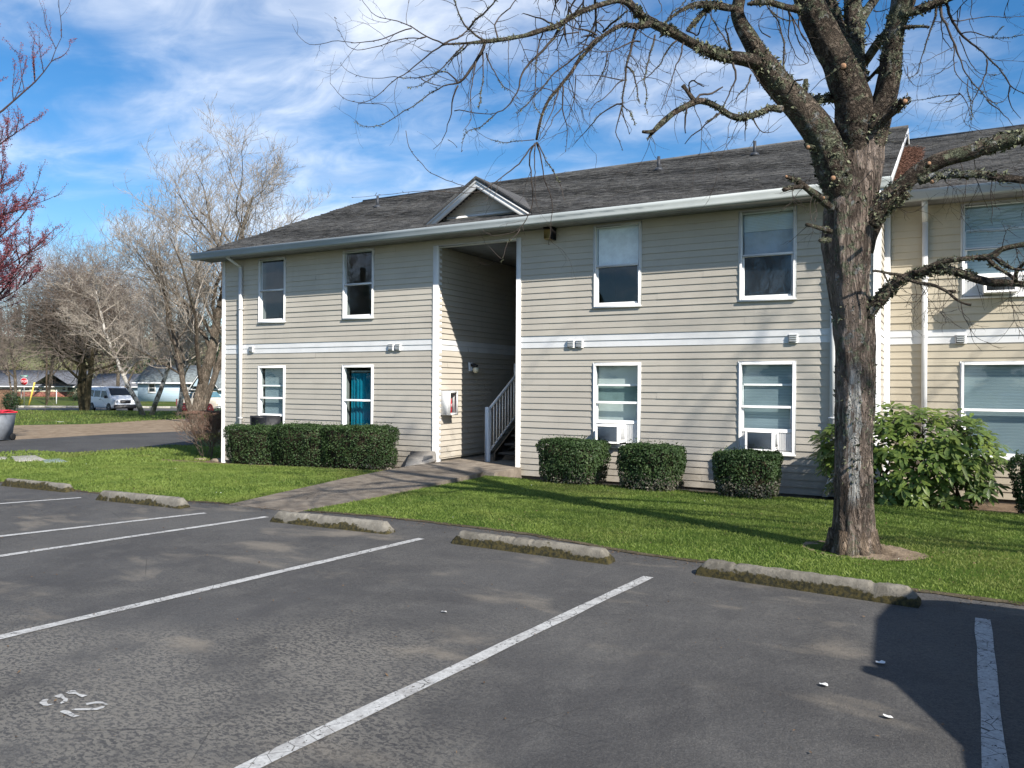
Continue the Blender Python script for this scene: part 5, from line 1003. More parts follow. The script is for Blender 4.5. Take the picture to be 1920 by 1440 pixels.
# unseen upper crown above the frame, so that its shade falls on the siding and the lawn
for (x,y,t,nn) in ((1450,-300,T0-.3,7),(1590,-200,T0+.5,6),(1740,-180,T0-.5,6),(1400,-150,T0-.5,5),(1165,-12,T0-1.3,4),(1850,-26,T0-.7,4)):
    p=P(x,y,t)
    for j in range(nn):
        d=Vector((R.uniform(-1,.9),R.uniform(-.8,.8),R.uniform(.2,1.2))); twiglet(p,d,R.uniform(.9,1.9),R.uniform(.012,.022),3,twigs,R,-.5,14)
trunk.build('trunk',M_BARK,TREE,smooth=True); lo=limbs.build('limbs',M_LIMB,TREE,smooth=True); twigs.build('twigs',M_TWIG,TREE,smooth=True); [cu.build('sawn_end',flat('fresh sawn wood',(.40,.235,.14),.85,.1,0,.2,30),TREE) for cu in CUTS]
# lichen tufts on limbs
V=[];F=[]; RN=np.random.default_rng(4); mb=MB()
for (q,r,big) in LPATH:
    if len(q)<3: continue
    d=np.linalg.norm(np.diff(q,axis=0),axis=1).sum(); trunkish=r.max()>.24
    if not big and r.max()<.009 and TWR.random()<.75: continue
    cnt=int(d*(520 if r.max()>.05 else 330)) if not trunkish else 1500
    i=RN.integers(1,len(q)-1,cnt); c=q[i]+ (q[i+1-1]-q[i-1])*RN.uniform(0,1,(cnt,1))
    nz=np.array([mnoise.noise(Vector(x)*3.1) for x in c]); keep=nz>(-.05 if not trunkish else .12); c=c[keep]; rr=r[i][keep]; cnt=len(c)
    if cnt==0: continue
    u=RN.normal(0,1,(cnt,3)); t=(q[i]-q[i-1])[keep]; t/=np.linalg.norm(t,axis=1)[:,None]; u-=t*(u*t).sum(1)[:,None]; u/=np.linalg.norm(u,axis=1)[:,None]
    b=np.cross(t,u); c=c+u*rr[:,None]*.97; s=RN.uniform(.006,.018,(cnt,1))*(np.clip(rr/.03,.45,1.25)[:,None]); w1=RN.normal(0,1,(cnt,1)); e=(t*np.cos(w1*3)+b*np.sin(w1*3))
    A=c-e*s*.6; B=c+e*s*.6; C=c+u*s*RN.uniform(.5,1.5,(cnt,1))+e*s*RN.normal(0,.8,(cnt,1))+RN.normal(0,.5,(cnt,3))*s; D=c+u*s*.7+np.cross(e,u)*s*RN.normal(0,1,(cnt,1))
    mb.add(np.stack([A,B,C,D],1).reshape(-1,3),(np.arange(cnt)[:,None]*4+np.array([[0,1,2]]))); mb.F.append(np.arange(cnt)[:,None]*4+np.array([[0,3,2]])+mb.n-cnt*4)
o=mb.build('lichen',M_LICH,TREE); struct(o,'stuff')
# root flare lumps
mb=MB()
for a_ in (200,250,300,340,20,150): 
    a=rad(a_); c=Vector((-.79,8.47,0)); e=c+Vector((math.cos(a)*.29,math.sin(a)*.24,-.03)); mb.tube([c+Vector((math.cos(a)*.16,math.sin(a)*.14,.22)),c+Vector((math.cos(a)*.21,math.sin(a)*.18,.05)),e],[.07,.06,.03],10)
mb.build('roots',m_bark('dusty root bark',(.15,.11,.08),(.26,.20,.15),.1),TREE,smooth=True)
# ---------------------------------------------------------------- shrubs
def m_leaf(name,a,b,rough=.35,tr=.25,hi=None):
    n=NT(name); c=n.mix(n.rng(n.noise(31,3,.6),.35,.65),a,b); c=n.mix(n.rng(n.noise(4,3,.5),.5,.7,0,.5),c,hi or tuple(x*1.4 for x in b)); m=n.done(c,rough,.45)
    t=n.N.new('ShaderNodeBsdfTranslucent'); n.set(t.inputs[0],c); mx=n.N.new('ShaderNodeMixShader'); mx.inputs[0].default_value=tr; n.L.new(n.b.outputs[0],mx.inputs[1]); n.L.new(t.outputs[0],mx.inputs[2]); n.L.new(mx.outputs[0],n.out.inputs[0]); return m
M_BOX=m_leaf('hedge leaf',(.024,.052,.014),(.052,.098,.026),.62,.15,(.10,.15,.05)); M_BOXD=m_leaf('dusty hedge leaf',(.085,.082,.055),(.20,.18,.14),.7,.1); M_CORE=flat('hedge inner twigs',(.035,.028,.018),.9,.1,0,.3)
def leaves(mb,c,nrm,ln,wd,R,jit=.7):
    """quads folded along the midrib, centred at c, facing about nrm"""
    N=len(c); n_=nrm+R.normal(0,jit,(N,3)); n_/=np.linalg.norm(n_,axis=1)[:,None]; d=R.normal(0,1,(N,3)); d[:,2]+=.3; d-=n_*(d*n_).sum(1)[:,None]; d/=np.linalg.norm(d,axis=1)[:,None]; s=np.cross(n_,d)
    l=ln*R.uniform(.65,1.25,(N,1)); w=wd*R.uniform(.7,1.2,(N,1)); a=c-d*l*.5; b=c+d*l*.5-n_*l*.12; e=c+s*w*.5+n_*w*.15; f=c-s*w*.5+n_*w*.15
    i=np.arange(N)[:,None]*4; base=mb.n; mb.add(np.stack([a,e,b,f],1).reshape(-1,3),i+np.array([[0,1,2,3]]))
def hedge(x0,x1,y0,y1,h,label,seed,N,taper=.16,dusty=.35,lumps=()):
    R=np.random.default_rng(seed); cx,cy=(x0+x1)/2,(y0+y1)/2; g=float(gz(cx,cy)); H=thing('hedge_shrub',label,'hedge',(cx,cy,g),group='clipped hedge shrubs along the wall')
    ax,ay=(x1-x0)/2,(y1-y0)/2; pts=[];nr=[]
    M=N; th=R.uniform(0,2*np.pi,M); zz=R.uniform(0.02,1,M); top=R.uniform(0,1,M)<.33
    def prof(z): return 1-taper*(1-z)**1.4-.10*np.clip((z-.86)/.14,0,1)**2
    p=3.6; ct,stt=np.cos(th),np.sin(th); rr=(np.abs(ct)**p+np.abs(stt)**p)**(-1/p)
    lum=lambda x,y,z:np.array([mnoise.noise(Vector((a*2.3+seed,b*2.3,c*2.6)))*.055+mnoise.noise(Vector((a*6+seed,b*6,c*6)))*.03 for a,b,c in zip(x,y,z)])
    k=np.where(top,np.sqrt(R.uniform(0,1,M)),1.0); zz=np.where(top,1.0-.03*k**6,zz); sc=rr*prof(zz)*k
    X=cx+ax*ct*sc; Y=cy+ay*stt*sc; Z=g+h*zz; lu=lum(X,Y,Z); nx=np.where(top,0,ct*np.abs(rr)); ny=np.where(top,0,stt*np.abs(rr)); nzv=np.where(top,1.,.15)
    off=lu+R.uniform(-.05,.018,M); out=R.uniform(0,1,M)<.03; off=np.where(out&top,off+R.uniform(0,.10,M),off); gapn=np.array([mnoise.noise(Vector((a*4+seed,b*4,c*4))) for a,b,c in zip(X,Y,Z)]); off=np.where(gapn>.42,off-.05,off)
    X+=nx*off; Y+=ny*off; Z+=nzv*off*np.where(top,1,0)
    C=np.stack([X,Y,Z],1); Nn=np.stack([nx,ny,nzv],1); dust=R.uniform(0,1,M)<np.clip((dusty*1.35-zz)/.4,0,.62)
    hole=(zz<.10)&(R.uniform(0,1,M)<.5); 
    m1=MB(); ok=~dust&~hole; leaves(m1,C[ok],Nn[ok],.042,.022,R); m1.build('foliage',M_BOX,H)
    m2=MB(); ok=dust&~hole; 
    if ok.sum()>10: leaves(m2,C[ok],Nn[ok],.044,.024,R,.9); m2.build('dusty_foliage',M_BOXD,H)
    core=MB(); a=np.linspace(0,2*np.pi,28,endpoint=False); rings=[]
    for z in (.0,.1,.3,.6,.9,.955):
        s=prof(np.array([z]))[0]*(.88 if z<.93 else .55)-.02; rc=(np.abs(np.cos(a))**p+np.abs(np.sin(a))**p)**(-1/p); rings.append([(cx+ax*math.cos(t)*q_*s*(.8 if z<.08 else 1),cy+ay*math.sin(t)*q_*s*(.8 if z<.08 else 1),g+h*z-.02) for t,q_ in zip(a,rc)])
    V=[v for r_ in rings for v in r_]; core.add(V,[(i*28+j,i*28+(j+1)%28,(i+1)*28+(j+1)%28,(i+1)*28+j) for i in range(5) for j in range(28)]+[tuple(range(140,168))]); core.build('inner_twigs',M_CORE,H)
    return H
hedge(-6.22,-5.06,12.03,12.98,.74,'clipped green hedge shrub just right of the stairwell opening',31,15000,dusty=.26)
hedge(-4.74,-3.68,11.95,12.9,.70,'clipped green hedge shrub in the middle of the three right of the stairwell',32,14000,dusty=.32)
hedge(-3.15,-2.17,11.92,12.8,.67,'clipped green hedge shrub below the larger white air conditioner, rightmost of the three',33,13000,dusty=.40)
hedge(.80,2.2,12.2,13.2,.80,'dark hedge shrub cut off by the right edge of the photo, beside the rhododendron',34,9000,dusty=.2)
hedge(-14.25,-12.42,12.2,13.05,.86,'clipped dark hedge shrub nearest the left corner of the building',35,13000,dusty=.12)
hedge(-12.68,-10.98,12.12,13.0,.88,'clipped dark hedge shrub in the middle of the long row left of the stairwell',36,13000,dusty=.12)
hedge(-11.28,-9.55,12.1,12.98,.86,'clipped hedge shrub at the right end of the long row, beside the grey slab',37,14000,dusty=.16)
# rhododendron with big leaf rosettes
M_RH=m_leaf('rhododendron leaf',(.085,.145,.032),(.17,.235,.050),.42,.24,(.27,.31,.06)); M_STEM=flat('shrub stems',(.09,.065,.045),.85,.1,0,.3,12)
gx=float(gz(-.3,12.8)); RH=thing('rhododendron','broad leafy rhododendron with large glossy leaf rosettes behind the tree trunk','shrub',(-.35,12.9,gx))
Rr=np.random.default_rng(8); lf=MB(); stm=MB(); rz=random.Random(8)
def rosette(c,up,n,L_,R):
    up=up.normalized(); q=up.to_track_quat('Z','Y'); a0=R.uniform(0,6.28)
    for i in range(n):
        a=a0+6.283*i/n+R.uniform(-.2,.2); el=R.uniform(-.15,.55); l=L_*R.uniform(.75,1.2); w=l*R.uniform(.30,.38)
        d=q@Vector((math.cos(a)*math.cos(el),math.sin(a)*math.cos(el),math.sin(el))); s=q@Vector((-math.sin(a),math.cos(a),0)); n_=d.cross(s); dr=Vector((0,0,-1))
        p0=c+d*.01; m1=c+d*l*.38+dr*l*.02; m2=c+d*l*.72+dr*l*.10; t=c+d*l+dr*l*.24
        if n_.z<0: n_=-n_
        V=[p0,m1-n_*w*.10,m2-n_*w*.08,t,m1+s*w*.42,m2+s*w*.5,m1-s*w*.42,m2-s*w*.5]
        lf.add([tuple(v) for v in V],[(0,4,5,2,1),(0,1,2,7,6),(2,5,3),(2,3,7)])
cen=Vector((-.53,12.85,gx+.72))
for k in range(760):
    while True:
        v=Vector((rz.gauss(0,1),rz.gauss(0,1),rz.gauss(0,1))).normalized()
        if v.y<.55: break
    A_=(1.22,.60,.75); sh=rz.uniform(.72,1.02) if k%3 else rz.uniform(.5,.9); e=3.0; m_=(abs(v.x)**e+abs(v.y)**e+abs(v.z)**e)**(1/e)
    p=Vector((v.x*A_[0],v.y*A_[1],v.z*A_[2]))/m_*sh*(1+.13*mnoise.noise(v*2.4+Vector((3,1,8))))
    c=cen+p
    if c.z<gx+.08: continue
    if c.x<-1.0 and c.z>gx+.9+(c.x+1.9)*.6: continue
    if c.z<gx+.5 and (mnoise.noise(Vector((c.x*2.2,c.y*2,c.z*3)))>-.05 or abs(c.x-.0)<.0): 
        if rz.random()<.72: continue
    if c.x>.55 and c.z<gx+.6 and rz.random()<.5: continue
    rosette(c,(v*.55+Vector((0,-.35,.9))),rz.randint(6,9),rz.uniform(.125,.18),rz)
lf.build('foliage',M_RH,RH,smooth=False)
for k in range(34):
    b=Vector((-.4+rz.uniform(-.75,.8),12.95+rz.uniform(-.2,.15),gx-.02)); v=Vector((rz.uniform(-1,1),rz.uniform(-.8,.3),rz.uniform(.35,1))); e=cen+Vector((v.x*1.15,v.y*.5,v.z*.5)); m_=(b+e)/2+Vector((rz.uniform(-.15,.15),rz.uniform(-.1,.1),rz.uniform(-.1,.1))); stm.tube([b,(b+m_)/2,m_,e],[.022,.018,.014,.007],6)
stm.build('stems',M_STEM,RH,smooth=True)
# leafless twiggy shrub at the corner
def twig_shrub(cx,cy,w,h,n,label,seed,mat):
    g=float(gz(cx,cy)); S_=thing('dormant_shrub',label,'shrub',(cx,cy,g)); mb=MB(); tp=MB(); R=random.Random(seed)
    def go(p,d,l,r,lev):
        k=6; pts=[p.copy()]; q=p.copy()
        for i in range(k):
            d=(d+Vector((R.gauss(0,.13),R.gauss(0,.13),.06+R.gauss(0,.1)))).normalized(); q=q+d*l/k
            if q.z>g+h: q.z=g+h+R.uniform(-.03,.03)
            pts.append(q.copy())
            if lev>0 and i>0:
                for _ in range(2 if lev>1 else 1):
                    if R.random()<.8:
                        s=Vector((R.gauss(0,1),R.gauss(0,1),R.gauss(.1,.6))).normalized(); go(q,d*.8+s*.7,l*R.uniform(.35,.6),r*.6,lev-1)
        (tp if lev==0 else mb).tube(pts,[r*(1-.5*i/k) for i in range(k+1)],4 if lev>0 else 3,False)
    for i in range(n):
        a=R.uniform(0,6.28); rr=math.sqrt(R.random()); p=Vector((cx+math.cos(a)*rr*w*.16,cy+math.sin(a)*rr*w*.12,g-.02)); d=Vector((math.cos(a)*rr*.75*w/h,math.sin(a)*rr*.5*w/h,1)); go(p,d,h*R.uniform(.7,1.1),.011,3)
    mb.build('branches',flat('grey shrub stems',(.17,.135,.105),.85,.1,0,.3,10),S_); tp.build('twig_tips',mat,S_)
SB=G(390,858)
twig_shrub(SB.x,SB.y,1.15,1.22,13,'rounded leafless shrub with reddish brown tips at the left corner of the building',3,flat('reddish brown twig tips',(.24,.14,.105),.85,.1,0,.3,10))
twig_shrub(SB.x+.75,SB.y+.1,.8,1.0,5,'low bare twiggy shrub squeezed between the corner trim and the long hedge',9,flat('pale brown twig tips',(.30,.2,.15),.85,.1,0,.3,10))
def boulder(x,y,sx,sy,sz,seed,label,mat):
    g=float(gz(x,y)); mb=MB(); n=14; m=8; V=[]
    for i in range(m+1):
        for j in range(n):
            ph=math.pi*i/m; a=2*math.pi*j/n; v=Vector((math.sin(ph)*math.cos(a),math.sin(ph)*math.sin(a),math.cos(ph))); k=1+.25*mnoise.noise(v*1.6+Vector((seed,0,0)))+.08*mnoise.noise(v*5); v=Vector([math.copysign(abs(c)**.7,c) for c in v]); V.append((x+v.x*sx*k,y+v.y*sy*k,g+sz*.4+v.z*sz*k))
    mb.add(V,[(i*n+j,(i+1)*n+j,(i+1)*n+(j+1)%n,i*n+(j+1)%n) for i in range(m) for j in range(n)]); tag(mb.build('rock',mat,smooth=True,origin=(x,y,g)),label,'rock')
MR=m_concrete('tan rock',(.22,.17,.12),(.36,.29,.21)); b=G(413,865); boulder(b.x+.1,b.y-.1,.28,.14,.06,1,'flat tan rock in the soil between the bare shrub and the long hedge',MR); b=G(376,862); boulder(b.x,b.y,.2,.12,.03,3,'low brown rock at the foot of the bare shrub',MR)
# neighbouring bare tree beyond the right edge of the photo: its upper branches shade the siding and the lawn
def side_tree():
    R=random.Random(77); T=thing('bare_tree','second bare tree on the lawn, just beyond the right edge of the photo','tree',(7.6,7.8,0)); A=MB(); B=MB()
    def go(q,d,l,r,lev):
        k=9; pts=[q.copy()]; dd=d.normalized()
        for i in range(k):
            dd=(dd+Vector((R.gauss(0,.10),R.gauss(0,.10),R.gauss(0,.07)+.03))).normalized(); q=q+dd*l/k
            if q.x<.12*q.y+.35 and q.z<13: q.x=.12*q.y+.35+R.uniform(0,.1)
            pts.append(q.copy())
            if lev<3 and i>1 and R.random()<(.95,.8,.6)[lev]:
                s=Vector((R.gauss(0,1),R.gauss(0,1),R.gauss(.1,.5))).normalized(); go(q,dd*.6+s*.7,l*R.uniform(.4,.62),r*.5*(1-.5*i/k),lev+1)
        (A if lev==0 else B).tube(pts,[r*(1-.7*i/k) for i in range(k+1)],(10,6,4,3)[lev],False)
    p=Vector((7.6,7.8,-.05)); A.tube([p,p+Vector((0,0,1.3)),p+Vector((.05,0,2.7))],[.27,.21,.2],14)
    for (dx,dy,dz,l) in ((-.45,.1,1,6.6),(-.9,-.2,.95,6.2),(-1.1,.15,.7,5.6),(.5,.2,1,5),(-.2,-.6,1,6),(-.4,.5,1,5.6),(.8,-.3,.7,4)): go(p+Vector((0,0,2.6)),Vector((dx,dy,dz)),l,.07,0)
    A.build('trunk',M_LIMB,T,smooth=True); B.build('branches',M_TWIG,T)
side_tree()
# ---------------------------------------------------------------- vehicles
M_TYRE=flat('tyre rubber',(.018,.018,.019),.85,.2); M_RIM=flat('steel rim',(.35,.35,.36),.4,.5,.6); M_VGLASS=flat('vehicle glass',(.012,.018,.026),.22,.35,0,.05)
def vehicle(name,label,cat,loc,rz,L,H,hw,prof,paint,lower,windows,wins_front,wheels,wr,belt=1.02,extras=None,group=None):
    """prof: [(x,height)] along the car, +x forward"""
    V_=thing(name,label,cat,loc,rz,group); xs=[p[0] for p in prof]; hs=[p[1] for p in prof]
    def top(x): return float(np.interp(x,xs,hs))
    def half(x,z):
        e=min(x-xs[0],xs[-1]-x); w=hw*(1-.10*max(0,1-e/.45)**2); h=top(x)
        if z<.45: w*=.96+.04*z/.45
        if z>belt: w*=1-.15*(z-belt)/max(.3,H-belt)
        return w
    st=sorted(set(list(np.linspace(xs[0],xs[-1],26))+xs)); mb=MB(); V=[]
    for x in st:
        h=top(x); hb=min(belt,h-.06); zs=[.30,.48,.75,hb]; ring=[(half(x,z),z) for z in zs]; ring+=[(half(x,h-.10) if h-.10>hb else half(x,hb)*.985,max(h-.10,hb+.01)),(half(x,h)*.90,h-.025),(half(x,h)*.5,h)]
        full=[(x,y,z) for y,z in ring]+[(x,-y,z) for y,z in ring[::-1]]; V+=full
    n=14; F=[(i*n+j,i*n+(j+1)%n,(i+1)*n+(j+1)%n,(i+1)*n+j) for i in range(len(st)-1) for j in range(n)]+[tuple(range(n))[::-1],tuple((len(st)-1)*n+j for j in range(n))]
    mb.add(V,F); mb.build('body',paint,V_,local=True,smooth=False)
    def side(poly,off,mat,nm,sgn):
        m=MB(); m.poly([(x,sgn*(half(x,z)+off),z) for x,z in (poly if sgn<0 else poly[::-1])]); m.build(nm,mat,V_,local=True)
    for s in (-1,1):
        for w in windows: side(w,.008,M_VGLASS,'side_window',s)
        for w in lower: side(w[0],.007,w[1],w[2],s)
    for (nm,a,b,wa,wb,mat) in wins_front:       # front/rear sloping panels between (x,z) a and b
        m=MB(); o=.012; d=Vector((b[1]-a[1],0,-(b[0]-a[0]))).normalized()*(1 if a[0]>0 else -1)
        d=d if (d.x*(1 if a[0]>0 else -1)>0) else -d
        m.poly([(a[0]+d.x*o,-wa,a[1]+d.z*o),(a[0]+d.x*o,wa,a[1]+d.z*o),(b[0]+d.x*o,wb,b[1]+d.z*o),(b[0]+d.x*o,-wb,b[1]+d.z*o)]); m.build(nm,mat,V_,local=True)
    for x in wheels:
        for s in (-1,1):
            Mx=Matrix.Translation((x,s*(hw-.10),wr))@Matrix.Rotation(rad(-90*s),4,'X')
            m=MB(); m.lathe([(wr*.60,-.10),(wr*.97,-.10),(wr,-.06),(wr,.06),(wr*.95,.11),(wr*.6,.105)],22,(0,0,0),Mx); wh=m.build('wheel',M_TYRE,V_,local=True,smooth=True)
            m=MB(); m.lathe([(wr*.62,.09),(wr*.60,.113),(wr*.5,.08),(wr*.2,.085),(wr*.16,.12),(.02,.12)],18,(0,0,0),Mx); m.build('rim',M_RIM,wh,local=True)
            m=MB(); m.lathe([(wr*1.16,-.02),(wr*1.16,.106),(wr*1.0,.1065)],22,(0,0,0),Mx); m.build('wheel_arch',(extras or {}).get('arch',M_DARK),V_,local=True)
    for s in (-1,1):
        mx,mz=(extras or {}).get('mirror',(xs[-1]-1.6,belt+.08)); m=MB(); m.bbox((mx-.05,s*(hw+.02)-(.0 if s>0 else .2),mz),(mx+.09,s*(hw+.02)+(.2 if s>0 else 0),mz+.24),.03); m.build('side_mirror',M_DARK,V_,local=True)
    return V_
def headlights(V_,x,y,z,w,h,d=.06,mat=None,nm='headlight',tilt=0):
    for s in (-1,1):
        m=MB(); m.bbox((x-d,s*y-w/2,z-h/2),(x,s*y+w/2,z+h/2),.015); m.build(nm,mat or flat('headlight glass',(.55,.57,.58),.12,.8),V_,local=True)
def onrow(x,t): return (x-960)/FPX*t
M_VAN=flat('white van paint',(.84,.85,.87),.3,.6,0,.03); a=onrow(209,69); c=fr(a,69); zg=float(gz(c.x,c.y))+.02
van=vehicle('van','white passenger van parked on the far street behind the dark tree','van',(c.x,c.y,zg),YAW-rad(37),5.0,2.15,.99,
  [(-2.55,1.95),(-2.45,2.08),(0.4,2.16),(.95,2.08),(1.75,1.34),(2.25,1.12),(2.42,.98),(2.50,.60)],M_VAN,
  [([(-2.3,.30),(2.3,.30),(2.3,.52),(-2.3,.52)],M_DARK,'rocker_trim')],
  [[(-2.25,1.28),(-1.25,1.26),(-1.25,1.82),(-2.2,1.82)],[(-1.1,1.26),(-.05,1.24),(-.05,1.80),(-1.1,1.82)],[(.1,1.22),(1.42,1.20),(.92,1.78),(.1,1.80)]],
  [('windshield',(1.0,2.02),(1.70,1.40),.76,.86,M_VGLASS)],(-1.45,1.55),.35,1.12,{'mirror':(1.2,1.15)})
headlights(van,2.47,.78,.90,.34,.22)
m=MB(); m.bbox((2.40,-.45,.72),(2.515,.45,1.0),.03); m.build('grille',M_DARK,van,local=True); m=MB(); m.bbox((2.3,-.95,.28),(2.56,.95,.62),.05); m.build('bumper',M_DARK,van,local=True)
for x in (-.02,.02,1.5): 
    for s in (-1,1): m=MB(); m.bbox((x*4-.07,s*1.0-.012,1.02),(x*4+.07,s*1.0+.012,1.06),.004) ; m.build('door_handle',M_DARK,van,local=True) if abs(x)<1 else None
M_PU=flat('cream pickup paint',(.66,.60,.50),.35,.5,0,.05); M_RED=flat('maroon trim',(.16,.012,.014),.5,.4)
a=onrow(385,68); c=fr(a,68); zg=float(gz(c.x,c.y))+.02
pu=vehicle('pickup_truck','cream pickup truck with maroon wheel arches, half hidden behind the thick grey trunk','truck',(c.x,c.y,zg),YAW-rad(28),5.2,1.78,.92,
  [(-2.6,1.12),(-.75,1.14),(-.70,1.14),(-.62,1.70),(-.3,1.80),(.55,1.80),(1.15,1.18),(2.35,1.06),(2.5,.75)],M_PU,[([(-2.5,.36),(2.4,.36),(2.4,.50),(-2.5,.50)],M_RED,'rocker_trim')],
  [[(-.5,1.2),(.18,1.2),(.18,1.68),(-.45,1.68)],[(.26,1.2),(.98,1.2),(.52,1.68),(.26,1.68)]],[('windshield',(.62,1.74),(1.08,1.26),.68,.80,flat('blue tinted windshield',(.10,.20,.24),.08,.9))],(-1.55,1.6),.36,1.04,{'mirror':(.9,1.08),'arch':M_RED})
m=MB(); m.bbox((2.3,-.9,.35),(2.58,.9,.58),.04); m.build('bumper',M_RIM,pu,local=True); m=MB(); m.bbox((-2.63,-.88,.55),(-2.59,.88,1.1),.01); m.build('tailgate',M_RED,pu,local=True); headlights(pu,2.5,.72,.85,.26,.16)
# the car just outside the right edge, whose shade lies across the last bay
car=vehicle('parked_car','dark hatchback just beyond the right edge of the photo, shading the last bay line','car',(2.02,4.35,0),rad(-90),4.1,1.5,.84,
  [(-2.0,.85),(-1.9,1.12),(-1.55,1.44),(-.9,1.52),(.05,1.47),(.75,1.02),(1.85,.82),(1.98,.55)],flat('dark blue car paint',(.02,.03,.055),.25,.6),[([(-1.8,.30),(1.8,.30),(1.8,.40),(-1.8,.40)],M_DARK,'rocker_trim')],
  [[(-1.5,1.0),(-.65,.98),(-.65,1.36),(-1.3,1.36)],[(-.58,.98),(.5,.96),(.05,1.36),(-.58,1.36)]],[('windshield',(.12,1.40),(.70,1.06),.62,.72,M_VGLASS)],(-1.25,1.25),.32,.92,{'mirror':(.02,.93)}); headlights(car,1.93,.62,.68,.3,.14)
# ---------------------------------------------------------------- bins, lids, signs, fence
c=fr(onrow(-3,28.2),28.2); zg=float(gz(c.x,c.y)); CT=thing('rubbish_cart','grey wheeled rubbish cart with a red lid at the left edge, beside the driveway','bin',(c.x,c.y,zg),YAW-rad(4))
mb=MB(); w0,w1,d0,d1=.30,.385,.30,.40; V=[(-w0,-d0,.05),(w0,-d0,.05),(w0,d0,.05),(-w0,d0,.05),(-w1,-d1,1.02),(w1,-d1,1.02),(w1,d1,1.02),(-w1,d1,1.02)]; mb.add(V,[(0,3,2,1),(0,1,5,4),(1,2,6,5),(2,3,7,6),(3,0,4,7),(4,5,6,7)]); mb.bbox((-w1-.02,-d1-.02,.96),(w1+.02,d1+.02,1.03),.012); M_CART=flat('grey cart plastic',(.17,.185,.21),.55,.3)
mb.build('body',M_CART,CT,local=True)
mb=MB(); 
for z0_,z1_,x0_,x1_ in ((.30,.33,-.2,.2),(.80,.83,-.2,.2)): mb.bbox((x0_,-.385,z0_),(x1_,-.30,z1_),.01)
for x_ in (-.21,.18): mb.bbox((x_,-.385,.30),(x_+.03,-.30,.83),.01)
mb.build('front_rib',flat('dark rib plastic',(.06,.066,.08),.5),CT,local=True)
mb=MB(); V=[];k=9
for i in range(k):
    u=i/(k-1); y=-.44+.88*u; z=1.045+.075*math.sin(math.pi*min(1,u*1.1)); V+=[(-.425,y,z-.03),(-.40,y,z),(.40,y,z),(.425,y,z-.03)]
mb.add(V,[(4*i+j,4*i+j+1,4*i+j+5,4*i+j+4) for i in range(k-1) for j in range(3)]); mb.bbox((-.43,-.45,1.0),(.43,.43,1.045),.012); mb.build('lid',flat('red lid plastic',(.60,.03,.05),.4,.4),CT,local=True)
for s in (-1,1): mb=MB(); mb.lathe([(.05,-.03),(.12,-.03),(.13,0),(.12,.03),(.05,.03)],16,(0,0,0),Matrix.Translation((s*.33,.30,.13))@Matrix.Rotation(rad(90),4,'Y')); mb.build('wheel',M_TYRE,CT,local=True)
def lid(px,h,nm,mat,label):
    q=[G(*p) for p in px]; mb=MB(); T=Vector((0,0,h)); B_=Vector((0,0,-.05)); cc=sum(q,Vector())/4; V=[p+B_ for p in q]+[p+T*.8 for p in q]+[cc+(p-cc)*.95+T for p in q]; mb.add(V,[(0,1,5,4),(1,2,6,5),(2,3,7,6),(3,0,4,7),(4,5,9,8),(5,6,10,9),(6,7,11,10),(7,4,8,11),(8,9,10,11)]); tag(mb.build(nm,mat,origin=cc),label,'utility cover')
lid(((30,868),(88,866),(66,857),(20,859)),.05,'utility_vault',M_CURB,'pale concrete utility vault cover in the lawn at the left')
lid(((84,870),(128,869),(112,863),(78,865)),.045,'utility_cover',flat('green grey lid',(.20,.25,.22),.6),'greenish plastic utility lid in the lawn beside the pale concrete cover')
lid(((-30,864),(14,862),(12,858),(-30,859)),.03,'kerb_stub',M_CURB,'pale concrete pad in the lawn at the very left edge')
def textmesh(s,size,ext=.002):
    cu=bpy.data.curves.new('letters','FONT'); cu.body=s; cu.size=size; cu.align_x='CENTER'; cu.align_y='CENTER'; cu.extrude=ext; o=bpy.data.objects.new('letters',cu); COL.objects.link(o)
    dg=bpy.context.evaluated_depsgraph_get(); me=bpy.data.meshes.new_from_object(o.evaluated_get(dg)); bpy.data.objects.remove(o); return me
t=79; c=fr(onrow(45,t),t); zg=float(gz(c.x,c.y)); SG=thing('stop_sign','red octagonal stop sign with a green street name plate on top, across the street','sign',(c.x,c.y,zg),YAW)
zc=EYE-(715.6-715.2)/FPX*t-zg; mb=MB(); mb.tube([(0,.03,0),(0,.03,zc+.62)],.035,8); mb.build('post',flat('galvanised post',(.42,.43,.43),.5,.4,.5),SG,local=True)
def octa(r,y0,y1): 
    m=MB(); a=[math.pi/8+i*math.pi/4 for i in range(8)]; m.add([(r*math.cos(q),y0,zc+r*math.sin(q)) for q in a]+[(r*math.cos(q),y1,zc+r*math.sin(q)) for q in a],[tuple(range(8)),tuple(range(8,16))[::-1]]+[(i,8+i,8+(i+1)%8,(i+1)%8) for i in range(8)]); return m
M_SGW=flat('reflective white',(.80,.80,.80),.4,.4); M_SGR=flat('stop red',(.55,.012,.025),.4,.4)
octa(.41,-.012,0).build('sign_border',M_SGW,SG,local=True); octa(.375,-.018,-.012).build('sign_face',M_SGR,SG,local=True)
me=textmesh('STOP',.27); me.materials.append(M_SGW); o=bpy.data.objects.new('lettering',me); COL.objects.link(o); o.parent=SG; o.location=(0,-.024,zc); o.rotation_euler=(rad(90),0,0); o.scale=(1.0,1.15,1)
mb=MB(); mb.box((-.38,-.01,zc+.46),(.38,.0,zc+.62)); mb.build('street_name_plate',flat('street sign green',(.05,.30,.20),.5),SG,local=True); mb=MB(); mb.box((-.30,-.014,zc+.51),(.30,-.010,zc+.57)); mb.build('plate_lettering',M_SGW,SG,local=True)
mb=MB(); p0=fr(onrow(54,77),77); p0.z=float(gz(p0.x,p0.y)); q0=P(65,717,77); mb.tube([p0,q0],.075,8); tag(mb.build('guy_wire_guard',flat('yellow guard plastic',(.75,.55,.10),.5),origin=p0),'leaning yellow plastic guard on a guy wire, right of the stop sign','wire guard')
